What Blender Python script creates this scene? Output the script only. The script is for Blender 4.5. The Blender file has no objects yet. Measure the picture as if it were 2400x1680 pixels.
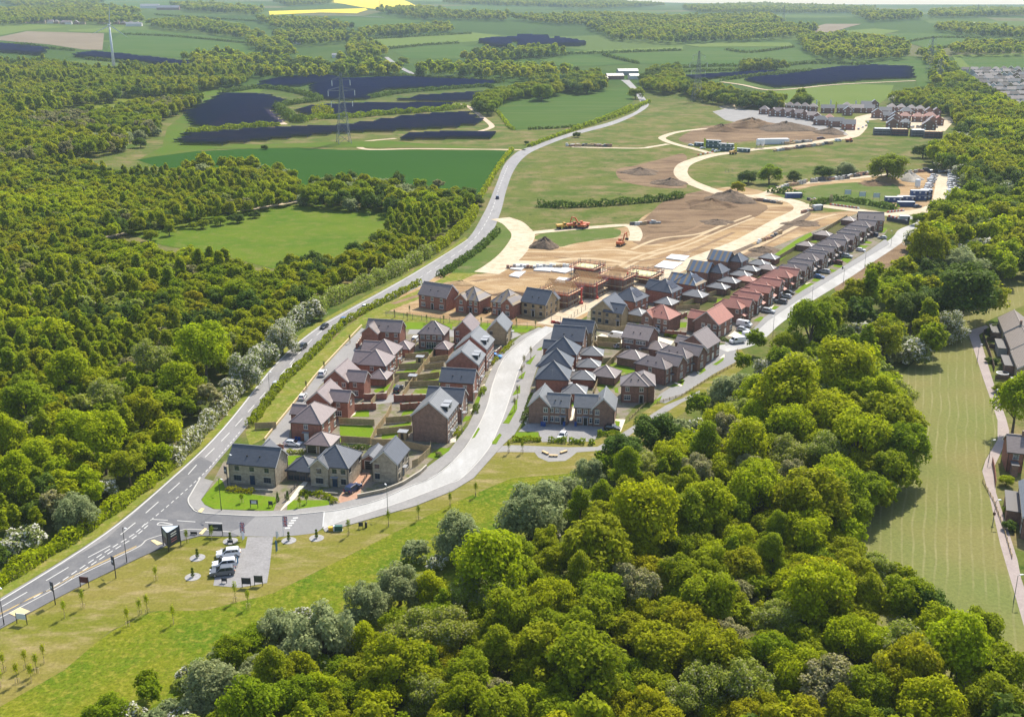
import bpy, bmesh, math, random
import numpy as np
from mathutils import Vector, Matrix
from mathutils.geometry import delaunay_2d_cdt
random.seed(7); np.random.seed(7)
SC = bpy.context.scene
COL = SC.collection
# ------------------------------------------------------------------ camera, sky, sun, exposure
CAM_H, FOC, CX, CY, VH = 103.0, 2500.0, 1200.0, 840.0, 12.0
PITCH = math.atan((CY - VH) / FOC)
cd = bpy.data.cameras.new('camera'); cam = bpy.data.objects.new('camera', cd); COL.objects.link(cam)
cam.location = (0, 0, CAM_H); cam.rotation_euler = (math.pi / 2 - PITCH, 0, 0)
cd.sensor_width = 36.0; cd.lens = 36.0 * FOC / 2400.0; cd.clip_start = 1.0; cd.clip_end = 60000.0
SC.camera = cam
SUN_EL, SUN_ROT = math.radians(49), math.radians(27)
W = bpy.data.worlds.new('World'); SC.world = W; W.use_nodes = True
nt = W.node_tree; bg = nt.nodes['Background']
sky = nt.nodes.new('ShaderNodeTexSky'); sky.sky_type = 'NISHITA'; sky.sun_disc = False
sky.sun_elevation = SUN_EL; sky.sun_rotation = SUN_ROT; sky.air_density = 1.0; sky.dust_density = 1.5
nt.links.new(sky.outputs[0], bg.inputs[0]); bg.inputs[1].default_value = 0.15
sd = bpy.data.lights.new('sun', 'SUN'); sun = bpy.data.objects.new('sun', sd); COL.objects.link(sun)
sd.energy = 4.8; sd.angle = math.radians(0.5); sd.color = (1.0, 0.94, 0.82)
sv = Vector((math.sin(SUN_ROT) * math.cos(SUN_EL), math.cos(SUN_ROT) * math.cos(SUN_EL), math.sin(SUN_EL)))
sun.rotation_euler = sv.to_track_quat('Z', 'Y').to_euler(); sun.location = (100, 200, 300)
SC.view_settings.view_transform = 'Standard'; SC.view_settings.look = 'None'
SC.view_settings.exposure = 0.5; SC.view_settings.gamma = 1.0
SC.render.engine = 'CYCLES'
SC.cycles.max_bounces = 6; SC.cycles.transparent_max_bounces = 8; SC.cycles.volume_bounces = 1
SC.cycles.diffuse_bounces = 3; SC.cycles.glossy_bounces = 2; SC.cycles.transmission_bounces = 3
SC.cycles.use_denoising = True
try: SC.cycles.denoiser = 'OPENIMAGEDENOISE'; SC.cycles.denoising_input_passes = 'RGB_ALBEDO_NORMAL'
except Exception: pass
# ------------------------------------------------------------------ terrain and pixel-to-ground
def ss(a, b, x):
    t = np.clip((np.asarray(x, float) - a) / (b - a), 0, 1); return t * t * (3 - 2 * t)
def terr(x, y):
    x = np.asarray(x, float); y = np.asarray(y, float)
    d = np.hypot(x, y); u = x / np.maximum(y, 1.0)
    left = 1 - ss(-0.12, 0.3, u)
    return 62 * ss(1100, 4200, d) + 44 * ss(4000, 9500, d) + 46 * left * ss(2200, 6500, d)
CP, SP = math.cos(PITCH), math.sin(PITCH)
def at(u, v, z=0.0):
    """the point z metres above the land that the photograph shows at (u, v)"""
    a, b = (u - CX) / FOC, (v - CY) / FOC
    r = (a, CP - b * SP, -SP - b * CP)
    t = (z - CAM_H) / r[2] if r[2] < -1e-5 else 1e9
    if 0 < t and t * math.hypot(r[0], r[1]) < 1100: return Vector((r[0] * t, r[1] * t, z))
    lo, hi = 900.0, 13000.0
    f = lambda t: CAM_H + r[2] * t - (float(terr(r[0] * t, r[1] * t)) + z)
    if f(hi) > 0: t = hi
    else:
        for _ in range(40):
            m = (lo + hi) / 2
            if f(m) > 0: lo = m
            else: hi = m
        t = hi
    x, y = r[0] * t, r[1] * t
    return Vector((x, y, float(terr(x, y)) + z))
def gz(x, y): return float(terr(x, y))
# ------------------------------------------------------------------ materials
MATS = {}
def nodes(name):
    m = bpy.data.materials.new(name); m.use_nodes = True
    t = m.node_tree; p = t.nodes['Principled BSDF']; return m, t, p
def flat(name, c, rough=0.6, metal=0.0, spec=0.5):
    if name in MATS: return MATS[name]
    m, t, p = nodes(name)
    p.inputs['Base Color'].default_value = (*c, 1); p.inputs['Roughness'].default_value = rough
    p.inputs['Metallic'].default_value = metal; p.inputs['Specular IOR Level'].default_value = spec
    MATS[name] = m; return m
def mixrgb(t, fac, a, b, mode='MIX'):
    n = t.nodes.new('ShaderNodeMix'); n.data_type = 'RGBA'; n.blend_type = mode
    for s, v in ((n.inputs[0], fac), (n.inputs[6], a), (n.inputs[7], b)):
        if isinstance(v, bpy.types.NodeSocket): t.links.new(v, s)
        elif isinstance(v, (tuple, list)): s.default_value = (*v[:3], 1)
        else: s.default_value = v
    return n.outputs[2]
def noise(t, vec, scale, detail=4.0, rough=0.55, dist=0.0):
    n = t.nodes.new('ShaderNodeTexNoise'); n.inputs['Scale'].default_value = scale; n.inputs['Detail'].default_value = detail
    n.inputs['Roughness'].default_value = rough; n.inputs['Distortion'].default_value = dist
    t.links.new(vec, n.inputs['Vector']); return n.outputs[0]
def ramp(t, fac, a=0.35, b=0.65):
    n = t.nodes.new('ShaderNodeMapRange'); n.inputs[1].default_value = a; n.inputs[2].default_value = b
    t.links.new(fac, n.inputs[0]); return n.outputs[0]
def pos(t, scale=(1, 1, 1), rz=0.0):
    g = t.nodes.new('ShaderNodeNewGeometry'); mp = t.nodes.new('ShaderNodeMapping')
    mp.inputs['Scale'].default_value = scale; mp.inputs['Rotation'].default_value = (0, 0, rz)
    t.links.new(g.outputs['Position'], mp.inputs['Vector']); return mp.outputs[0]
def objco(t, scale=(1, 1, 1)):
    g = t.nodes.new('ShaderNodeTexCoord'); mp = t.nodes.new('ShaderNodeMapping'); mp.inputs['Scale'].default_value = scale
    t.links.new(g.outputs['Object'], mp.inputs['Vector']); return mp.outputs[0]
def ground_mat(name, c1, c2, c3=None, s1=0.05, s2=0.6, stretch=None, rz=0.0, rough=0.95, fine=0.35, bump=0.0, spec=0.03):
    """earth, grass, tarmac: two colours in broad patches, a third in finer ones, and a grain"""
    if name in MATS: return MATS[name]
    m, t, p = nodes(name)
    v = pos(t); vs = pos(t, stretch or (1, 1, 1), rz)
    col = mixrgb(t, ramp(t, noise(t, vs, s1, 5, 0.6, 0.4)), c1, c2)
    if c3: col = mixrgb(t, ramp(t, noise(t, vs, s2, 5, 0.65), 0.48, 0.68), col, c3)
    g = noise(t, v, 1.7, 6, 0.75)
    k = t.nodes.new('ShaderNodeMapRange'); k.inputs[1].default_value = 0.3; k.inputs[2].default_value = 0.7
    k.inputs[3].default_value = 1 - fine; k.inputs[4].default_value = 1 + fine; t.links.new(g, k.inputs[0])
    hs = t.nodes.new('ShaderNodeHueSaturation'); t.links.new(col, hs.inputs['Color']); t.links.new(k.outputs[0], hs.inputs['Value'])
    t.links.new(hs.outputs[0], p.inputs['Base Color'])
    p.inputs['Roughness'].default_value = rough; p.inputs['Specular IOR Level'].default_value = spec
    if bump:
        b = t.nodes.new('ShaderNodeBump'); b.inputs['Strength'].default_value = bump; b.inputs['Distance'].default_value = 0.6
        t.links.new(noise(t, v, 0.5, 6, 0.7), b.inputs['Height']); t.links.new(b.outputs[0], p.inputs['Normal'])
    MATS[name] = m; return m
def brick_mat(name, c1, c2, mortar, bw=0.45, bh=0.15, var=0.3):
    if name in MATS: return MATS[name]
    m, t, p = nodes(name)
    # bricks laid on whichever vertical face: u runs along the wall, v is height
    tc = t.nodes.new('ShaderNodeTexCoord'); sp = t.nodes.new('ShaderNodeSeparateXYZ'); t.links.new(tc.outputs['Object'], sp.inputs[0])
    ad = t.nodes.new('ShaderNodeMath'); ad.operation = 'ADD'; t.links.new(sp.outputs[0], ad.inputs[0]); t.links.new(sp.outputs[1], ad.inputs[1])
    cb = t.nodes.new('ShaderNodeCombineXYZ'); t.links.new(ad.outputs[0], cb.inputs[0]); t.links.new(sp.outputs[2], cb.inputs[1])
    br = t.nodes.new('ShaderNodeTexBrick'); t.links.new(cb.outputs[0], br.inputs['Vector'])
    br.inputs['Color1'].default_value = (*c1, 1); br.inputs['Color2'].default_value = (*c2, 1); br.inputs['Mortar'].default_value = (*mortar, 1)
    br.inputs['Scale'].default_value = 1.0; br.inputs['Mortar Size'].default_value = 0.012
    br.inputs['Brick Width'].default_value = bw; br.inputs['Row Height'].default_value = bh
    n = noise(t, tc.outputs['Object'], 0.9, 5, 0.7)
    k = t.nodes.new('ShaderNodeMapRange'); k.inputs[1].default_value = 0.3; k.inputs[2].default_value = 0.7
    k.inputs[3].default_value = 1 - var; k.inputs[4].default_value = 1 + var; t.links.new(n, k.inputs[0])
    hs = t.nodes.new('ShaderNodeHueSaturation'); t.links.new(br.outputs[0], hs.inputs['Color']); t.links.new(k.outputs[0], hs.inputs['Value'])
    t.links.new(hs.outputs[0], p.inputs['Base Color']); p.inputs['Roughness'].default_value = 0.9
    MATS[name] = m; return m
def roof_mat(name, c, rough=0.55, felt=None):
    if name in MATS: return MATS[name]
    m, t, p = nodes(name)
    tc = t.nodes.new('ShaderNodeTexCoord'); sp = t.nodes.new('ShaderNodeSeparateXYZ'); t.links.new(tc.outputs['Object'], sp.inputs[0])
    fr = t.nodes.new('ShaderNodeMath'); fr.operation = 'MULTIPLY'; fr.inputs[1].default_value = 1 / 0.235; t.links.new(sp.outputs[2], fr.inputs[0])
    f2 = t.nodes.new('ShaderNodeMath'); f2.operation = 'FRACT'; t.links.new(fr.outputs[0], f2.inputs[0])
    k = t.nodes.new('ShaderNodeMapRange'); k.inputs[1].default_value = 0.0; k.inputs[2].default_value = 0.3
    k.inputs[3].default_value = 0.55; k.inputs[4].default_value = 1.05; t.links.new(f2.outputs[0], k.inputs[0])
    n = noise(t, tc.outputs['Object'], 1.3, 5, 0.7); k2 = t.nodes.new('ShaderNodeMapRange')
    k2.inputs[1].default_value = 0.3; k2.inputs[2].default_value = 0.7; k2.inputs[3].default_value = 0.85; k2.inputs[4].default_value = 1.15
    t.links.new(n, k2.inputs[0])
    mu = t.nodes.new('ShaderNodeMath'); mu.operation = 'MULTIPLY'; t.links.new(k.outputs[0], mu.inputs[0]); t.links.new(k2.outputs[0], mu.inputs[1])
    hs = t.nodes.new('ShaderNodeHueSaturation'); hs.inputs['Color'].default_value = (*c, 1); t.links.new(mu.outputs[0], hs.inputs['Value'])
    col = hs.outputs[0]
    if felt:   # strips of bare roofing membrane left between the battens of an unfinished roof
        fx = t.nodes.new('ShaderNodeMath'); fx.operation = 'MULTIPLY'; fx.inputs[1].default_value = 0.42; t.links.new(sp.outputs[0], fx.inputs[0])
        fy = t.nodes.new('ShaderNodeMath'); fy.operation = 'FRACT'; t.links.new(fx.outputs[0], fy.inputs[0])
        gt = t.nodes.new('ShaderNodeMath'); gt.operation = 'GREATER_THAN'; gt.inputs[1].default_value = 0.62; t.links.new(fy.outputs[0], gt.inputs[0])
        col = mixrgb(t, gt.outputs[0], felt, (0.30, 0.22, 0.13))
    t.links.new(col, p.inputs['Base Color']); p.inputs['Roughness'].default_value = rough; p.inputs['Specular IOR Level'].default_value = 0.5
    MATS[name] = m; return m
def leaf_mat(name, c, c2=None, frac=0.0, hv=0.014, trans=0.3):
    """foliage: leaves vary one by one and tree by tree; a share of them may be blossom"""
    if name in MATS: return MATS[name]
    m, t, p = nodes(name)
    g = t.nodes.new('ShaderNodeNewGeometry'); oi = t.nodes.new('ShaderNodeObjectInfo')
    hs = t.nodes.new('ShaderNodeHueSaturation')
    hs.inputs['Color'].default_value = (*c, 1)
    a = t.nodes.new('ShaderNodeMapRange'); a.inputs[3].default_value = 0.5 - hv; a.inputs[4].default_value = 0.5 + hv * 0.7; t.links.new(oi.outputs['Random'], a.inputs[0])
    t.links.new(a.outputs[0], hs.inputs['Hue'])
    b = t.nodes.new('ShaderNodeMapRange'); b.inputs[3].default_value = 0.65; b.inputs[4].default_value = 1.35; t.links.new(g.outputs['Random Per Island'], b.inputs[0])
    t.links.new(b.outputs[0], hs.inputs['Value']); col = hs.outputs[0]
    if c2:
        gt = t.nodes.new('ShaderNodeMath'); gt.operation = 'LESS_THAN'; gt.inputs[1].default_value = frac
        w = t.nodes.new('ShaderNodeMath'); w.operation = 'MULTIPLY'; w.inputs[1].default_value = 7.31
        w2 = t.nodes.new('ShaderNodeMath'); w2.operation = 'FRACT'; t.links.new(g.outputs['Random Per Island'], w.inputs[0]); t.links.new(w.outputs[0], w2.inputs[0])
        t.links.new(w2.outputs[0], gt.inputs[0]); col = mixrgb(t, gt.outputs[0], col, c2)
    t.links.new(col, p.inputs['Base Color']); p.inputs['Roughness'].default_value = 0.65; p.inputs['Specular IOR Level'].default_value = 0.08
    tr = t.nodes.new('ShaderNodeBsdfTranslucent'); t.links.new(col, tr.inputs[0])
    mx = t.nodes.new('ShaderNodeMixShader'); mx.inputs[0].default_value = trans
    t.links.new(p.outputs[0], mx.inputs[1]); t.links.new(tr.outputs[0], mx.inputs[2])
    t.links.new(mx.outputs[0], t.nodes['Material Output'].inputs[0])
    MATS[name] = m; return m
# ------------------------------------------------------------------ object helpers
def tag(o, label=None, cat=None, group=None, kind=None):
    if label: o['label'] = label
    if cat: o['category'] = cat
    if group: o['group'] = group
    if kind: o['kind'] = kind
    return o
def link(name, me, parent=None, loc=None):
    o = bpy.data.objects.new(name, me); COL.objects.link(o)
    if parent: o.parent = parent
    if loc is not None: o.location = loc
    return o
def empty(name, loc=(0, 0, 0), rz=0.0):
    o = bpy.data.objects.new(name, None); COL.objects.link(o); o.location = loc; o.rotation_euler = (0, 0, rz); o.empty_display_size = 0.5
    return o
KIDS = {}
def copy_tree(o, parent=None):
    c = o.copy(); COL.objects.link(c)
    if parent is not None: c.parent = parent
    for ch in list(o.children): copy_tree(ch, c)
    return c
class MB:
    def __init__(s): s.v = []; s.f = []; s.m = []
    def poly(s, pts, mi=0):
        n = len(s.v); s.v += [tuple(p) for p in pts]; s.f.append(tuple(range(n, n + len(pts)))); s.m.append(mi)
    def box(s, x0, y0, z0, x1, y1, z1, mi=0, M=None):
        p = [(x0, y0, z0), (x1, y0, z0), (x1, y1, z0), (x0, y1, z0), (x0, y0, z1), (x1, y0, z1), (x1, y1, z1), (x0, y1, z1)]
        if M is not None: p = [tuple(M @ Vector(q)) for q in p]
        n = len(s.v); s.v += p
        for q in ((0, 3, 2, 1), (4, 5, 6, 7), (0, 1, 5, 4), (1, 2, 6, 5), (2, 3, 7, 6), (3, 0, 4, 7)):
            s.f.append(tuple(n + i for i in q)); s.m.append(mi)
    def bar(s, a, b, w, h=None, mi=0):
        a, b = Vector(a), Vector(b); h = h or w; d = b - a; L = d.length
        if L < 1e-6: return
        M = Matrix.Translation(a) @ d.to_track_quat('X', 'Z').to_matrix().to_4x4()
        s.box(0, -w / 2, -h / 2, L, w / 2, h / 2, mi, M)
    def tube(s, a, b, r0, r1=None, n=8, mi=0, cap=True):
        a, b = Vector(a), Vector(b); r1 = r0 if r1 is None else r1
        q = (b - a).to_track_quat('Z', 'Y'); k = len(s.v)
        for c, r in ((a, r0), (b, r1)):
            for i in range(n):
                t = 2 * math.pi * i / n; s.v.append(tuple(c + q @ Vector((math.cos(t) * r, math.sin(t) * r, 0))))
        for i in range(n):
            j = (i + 1) % n; s.f.append((k + i, k + j, k + n + j, k + n + i)); s.m.append(mi)
        if cap: s.f.append(tuple(k + n + i for i in range(n))); s.m.append(mi); s.f.append(tuple(k + i for i in reversed(range(n)))); s.m.append(mi)
    def lathe(s, prof, n=16, c=(0, 0, 0), mi=0):
        k = len(s.v)
        for r, z in prof:
            for i in range(n):
                t = 2 * math.pi * i / n; s.v.append((c[0] + r * math.cos(t), c[1] + r * math.sin(t), c[2] + z))
        for a in range(len(prof) - 1):
            for i in range(n):
                j = (i + 1) % n; s.f.append((k + a * n + i, k + a * n + j, k + (a + 1) * n + j, k + (a + 1) * n + i)); s.m.append(mi)
    def extrude(s, prof, y0, y1, mi=0, shrink=None):
        """a closed x-z outline pushed from y0 to y1"""
        n = len(prof); k = len(s.v)
        for y in (y0, y1): s.v += [(x, y, z) for x, z in prof]
        for i in range(n):
            j = (i + 1) % n; s.f.append((k + i, k + n + i, k + n + j, k + j)); s.m.append(mi)
        s.f.append(tuple(k + i for i in range(n))); s.m.append(mi); s.f.append(tuple(k + n + i for i in reversed(range(n)))); s.m.append(mi)
    def mesh(s, name, mats, smooth=False):
        me = bpy.data.meshes.new(name); me.from_pydata(s.v, [], s.f)
        for m in (mats if isinstance(mats, (list, tuple)) else [mats]): me.materials.append(m)
        if any(s.m): me.polygons.foreach_set('material_index', s.m)
        if smooth: me.polygons.foreach_set('use_smooth', [True] * len(me.polygons))
        me.update(); return me
    def build(s, name, mats, parent=None, loc=None, smooth=False): return link(name, s.mesh(name, mats, smooth), parent, loc)
def spline(pts, n=6, closed=False):
    """Catmull-Rom through 2-D/3-D points"""
    P = [Vector(p) for p in pts]; out = []; N = len(P)
    for i in range(N if closed else N - 1):
        a, b, c, d = (P[(i + k) % N] if closed else P[min(max(i + k, 0), N - 1)] for k in (-1, 0, 1, 2))
        for j in range(n):
            t = j / n
            out.append(0.5 * ((2 * b) + (c - a) * t + (2 * a - 5 * b + 4 * c - d) * t * t + (3 * b - a - 3 * c + d) * t ** 3))
    if not closed: out.append(P[-1])
    return out
def inside(x, y, poly):
    x = np.asarray(x); y = np.asarray(y); r = np.zeros(x.shape, bool); n = len(poly)
    for i in range(n):
        x0, y0 = poly[i][0], poly[i][1]; x1, y1 = poly[(i + 1) % n][0], poly[(i + 1) % n][1]
        if y0 == y1: continue
        c = ((y0 > y) != (y1 > y)) & (x < (x1 - x0) * (y - y0) / (y1 - y0) + x0); r ^= c
    return r
def sheet_world(name, W2, mat, lift, thick=0.0, kind='structure', step=None):
    """a sheet of ground over the world polygon W2, draped on the land, lift metres above it"""
    far = max(math.hypot(p[0], p[1]) for p in W2) > 1080
    V = [Vector((p[0], p[1])) for p in W2]; n0 = len(V)
    if far:
        W3 = []
        for i in range(n0):
            a, b = V[i], V[(i + 1) % n0]; k = max(1, int((b - a).length / (step or 90)))
            W3 += [a.lerp(b, j / k) for j in range(k)]
        V = W3; n0 = len(V)
        st = step or 90; xs = [p.x for p in V]; ys = [p.y for p in V]
        nx, ny = int((max(xs) - min(xs)) / st) + 1, int((max(ys) - min(ys)) / st) + 1
        if nx * ny < 20000:
            gx, gy = np.meshgrid(min(xs) + np.arange(nx) * st + 0.37 * st, min(ys) + np.arange(ny) * st + 0.41 * st)
            ok = inside(gx.ravel(), gy.ravel(), [(p.x, p.y) for p in V])
            V = V + [Vector((a, b)) for a, b, k in zip(gx.ravel(), gy.ravel(), ok) if k]
    r = delaunay_2d_cdt(V, [], [list(range(n0))], 1, 1e-4)
    vs = [(p.x, p.y, gz(p.x, p.y) + lift) for p in r[0]]; fs = [tuple(f) for f in r[2]]
    # face upward
    def up(f):
        a, b, c = (vs[i] for i in f[:3]); return (b[0] - a[0]) * (c[1] - a[1]) - (b[1] - a[1]) * (c[0] - a[0]) > 0
    fs = [f if up(f) else tuple(reversed(f)) for f in fs]
    if thick:
        k = len(vs); ring = [(p[0], p[1]) for p in W2]
        vs += [(x, y, gz(x, y) + lift) for x, y in ring] + [(x, y, gz(x, y) + lift - thick) for x, y in ring]; n = len(ring)
        for i in range(n): fs.append((k + i, k + n + i, k + n + (i + 1) % n, k + (i + 1) % n))
    me = bpy.data.meshes.new(name); me.from_pydata(vs, [], fs); me.materials.append(mat); me.update()
    o = link(name, me)
    if kind: o['kind'] = kind
    return o
def sheet(name, px, mat, lift, thick=0.0, smooth=0, kind='structure', z=0.0, step=None):
    P = [at(u, v, z) for u, v in px]
    if smooth: P = spline([(p.x, p.y) for p in P], smooth, True)
    return sheet_world(name, [(p[0], p[1]) for p in P], mat, lift, thick, kind, step)
def ribbon_edges(name, Lpx, Rpx, mat, lift, thick=0.0, n=6):
    L = spline([at(*p).xy for p in Lpx], n); R = spline([at(*p).xy for p in Rpx], n)
    return sheet_world(name, [tuple(p) for p in L] + [tuple(p) for p in reversed(R)], mat, lift, thick)
def offset(line, d):
    out = []
    for i, p in enumerate(line):
        a = line[max(i - 1, 0)]; b = line[min(i + 1, len(line) - 1)]; t = (b - a).normalized(); out.append(Vector((p.x - t.y * d, p.y + t.x * d)))
    return out
def ribbon(name, px, w, mat, lift, thick=0.0, n=6, kind='structure'):
    c = spline([at(*p).xy for p in px], n); L = offset(c, w / 2); R = offset(c, -w / 2)
    return sheet_world(name, [tuple(p) for p in L] + [tuple(p) for p in reversed(R)], mat, lift, thick, kind)
def along(line, s0, s1, step):
    """points and headings every step metres along a 2-D polyline"""
    out = []; acc = 0.0; nxt = s0
    for a, b in zip(line[:-1], line[1:]):
        L = (b - a).length
        while nxt <= acc + L and nxt <= s1 and L > 0:
            out.append((a.lerp(b, (nxt - acc) / L), math.atan2(b.y - a.y, b.x - a.x))); nxt += step
        acc += L
    return out
# ------------------------------------------------------------------ the land
G_ROUGH = ground_mat('rough_grass', (0.075, 0.125, 0.022), (0.115, 0.145, 0.035), (0.15, 0.15, 0.06), 0.02, 0.12, fine=0.3)
G_FAR = ground_mat('pasture', (0.068, 0.125, 0.012), (0.095, 0.140, 0.016), (0.11, 0.12, 0.03), 0.004, 0.03, fine=0.15)
G_MEADOW = ground_mat('meadow_grass', (0.080, 0.135, 0.008), (0.150, 0.165, 0.012), (0.215, 0.205, 0.03), 0.09, 0.7, fine=0.55)
G_MOWN = ground_mat('mown_grass', (0.205, 0.175, 0.045), (0.145, 0.155, 0.020), (0.28, 0.225, 0.10), 0.07, 0.35, stretch=(0.35, 1.0, 1), rz=-0.5, fine=0.3)
G_VERGE = ground_mat('verge_grass', (0.19, 0.19, 0.03), (0.13, 0.175, 0.022), (0.27, 0.23, 0.08), 0.1, 0.5, fine=0.3)
G_LAWN = ground_mat('lawn', (0.115, 0.20, 0.010), (0.14, 0.22, 0.014), (0.16, 0.20, 0.02), 0.2, 1.0, fine=0.2)
G_CROP = ground_mat('young_wheat', (0.020, 0.070, 0.005), (0.028, 0.084, 0.007), None, 0.01, stretch=(0.15, 1, 1), rz=0.1, fine=0.15)
G_CROP2 = ground_mat('green_crop', (0.045, 0.098, 0.014), (0.062, 0.110, 0.018), (0.085, 0.120, 0.028), 0.008, 0.05, stretch=(0.2, 1, 1), rz=0.2, fine=0.15)
G_CROP3 = ground_mat('pale_crop', (0.105, 0.155, 0.025), (0.125, 0.165, 0.035), None, 0.006, fine=0.1)
G_RAPE = ground_mat('rapeseed', (0.66, 0.50, 0.03), (0.72, 0.57, 0.06), None, 0.01, fine=0.1)
G_PLOUGH = ground_mat('ploughed_soil', (0.19, 0.15, 0.105), (0.22, 0.18, 0.125), None, 0.01, fine=0.12)
G_DIRT = ground_mat('site_earth', (0.39, 0.265, 0.135), (0.24, 0.15, 0.08), (0.48, 0.36, 0.22), 0.045, 0.16, stretch=(0.35, 1, 1), rz=-0.5, fine=0.3, bump=0.5)
G_DARKDIRT = ground_mat('dark_earth', (0.175, 0.115, 0.07), (0.255, 0.175, 0.105), (0.11, 0.07, 0.045), 0.03, 0.12, stretch=(0.4, 1, 1), fine=0.35, bump=0.8)
G_SPOIL = ground_mat('spoil', (0.15, 0.11, 0.08), (0.21, 0.155, 0.11), (0.10, 0.08, 0.06), 0.15, 0.6, fine=0.4, bump=1.0)
G_TRACK = ground_mat('stone_track', (0.52, 0.425, 0.30), (0.58, 0.49, 0.36), (0.42, 0.33, 0.225), 0.05, 0.3, fine=0.15)
G_PALETRACK = ground_mat('gravel_track', (0.50, 0.38, 0.27), (0.56, 0.44, 0.32), None, 0.05, fine=0.15)
G_ROAD = ground_mat('worn_tarmac', (0.205, 0.195, 0.195), (0.255, 0.245, 0.24), (0.175, 0.168, 0.168), 0.03, 0.25, stretch=(1, 0.25, 1), rz=0.72, rough=0.75, fine=0.14, spec=0.4)
G_DARKTAR = ground_mat('dark_tarmac', (0.115, 0.115, 0.122), (0.14, 0.138, 0.143), (0.165, 0.162, 0.163), 0.05, 0.3, rough=0.8, fine=0.14, spec=0.4)
G_GREYTAR = ground_mat('grey_tarmac', (0.20, 0.195, 0.195), (0.235, 0.23, 0.225), None, 0.05, rough=0.8, fine=0.14, spec=0.35)
G_CONC = ground_mat('dusty_road', (0.44, 0.43, 0.41), (0.365, 0.355, 0.335), (0.48, 0.47, 0.45), 0.05, 0.22, stretch=(1, 0.3, 1), rz=-0.2, rough=0.85, fine=0.1)
G_PAVE = ground_mat('pavement', (0.26, 0.25, 0.24), (0.31, 0.295, 0.28), None, 0.12, fine=0.12)
G_PLOT = ground_mat('plot_ground', (0.255, 0.215, 0.165), (0.20, 0.175, 0.14), (0.13, 0.15, 0.045), 0.12, 0.3, fine=0.25)
G_BLOCK = ground_mat('block_paving', (0.255, 0.245, 0.24), (0.29, 0.28, 0.275), None, 0.3, fine=0.2)
G_REDPAVE = ground_mat('red_block_paving', (0.40, 0.235, 0.165), (0.46, 0.285, 0.20), None, 0.4, fine=0.15)
G_FLAG = ground_mat('pale_paving', (0.66, 0.585, 0.46), (0.70, 0.63, 0.50), None, 0.4, fine=0.1)
G_TACT = ground_mat('buff_tactile_paving', (0.70, 0.55, 0.28), (0.74, 0.60, 0.33), None, 0.4, fine=0.1)
G_FIELD = None
def mown_field_mat():
    m, t, p = nodes('mown_hay')
    v = pos(t)
    mp = t.nodes.new('ShaderNodeMapping'); mp.inputs['Scale'].default_value = (1, 0.3, 1); mp.inputs['Rotation'].default_value = (0, 0, 0.915); t.links.new(v, mp.inputs[0])
    wv = t.nodes.new('ShaderNodeTexWave'); wv.wave_type = 'BANDS'; wv.bands_direction = 'X'; wv.inputs['Scale'].default_value = 0.22
    wv.inputs['Distortion'].default_value = 5.0; wv.inputs['Detail'].default_value = 2.0; wv.inputs['Detail Scale'].default_value = 0.28
    t.links.new(mp.outputs[0], wv.inputs[0])
    base = mixrgb(t, ramp(t, noise(t, v, 0.03, 4)), (0.210, 0.182, 0.070), (0.172, 0.175, 0.055))
    base = mixrgb(t, ramp(t, noise(t, v, 0.018, 3), 0.5, 0.7), base, (0.145, 0.170, 0.05))
    br = ramp(t, noise(t, v, 0.05, 4), 0.35, 0.6); mm = t.nodes.new('ShaderNodeMath'); mm.operation = 'MULTIPLY'; t.links.new(br, mm.inputs[0]); t.links.new(ramp(t, wv.outputs[1], 0.86, 1.0), mm.inputs[1])
    m2 = t.nodes.new('ShaderNodeMath'); m2.operation = 'MULTIPLY'; m2.inputs[1].default_value = 0.5; t.links.new(mm.outputs[0], m2.inputs[0])
    col = mixrgb(t, m2.outputs[0], base, (0.29, 0.26, 0.13))
    g = noise(t, v, 1.3, 6, 0.8); k = t.nodes.new('ShaderNodeMapRange'); k.inputs[1].default_value = 0.3; k.inputs[2].default_value = 0.7
    k.inputs[3].default_value = 0.75; k.inputs[4].default_value = 1.25; t.links.new(g, k.inputs[0])
    hs = t.nodes.new('ShaderNodeHueSaturation'); t.links.new(col, hs.inputs['Color']); t.links.new(k.outputs[0], hs.inputs['Value'])
    t.links.new(hs.outputs[0], p.inputs['Base Color']); p.inputs['Roughness'].default_value = 0.95; p.inputs['Specular IOR Level'].default_value = 0.03
    return m
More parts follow.
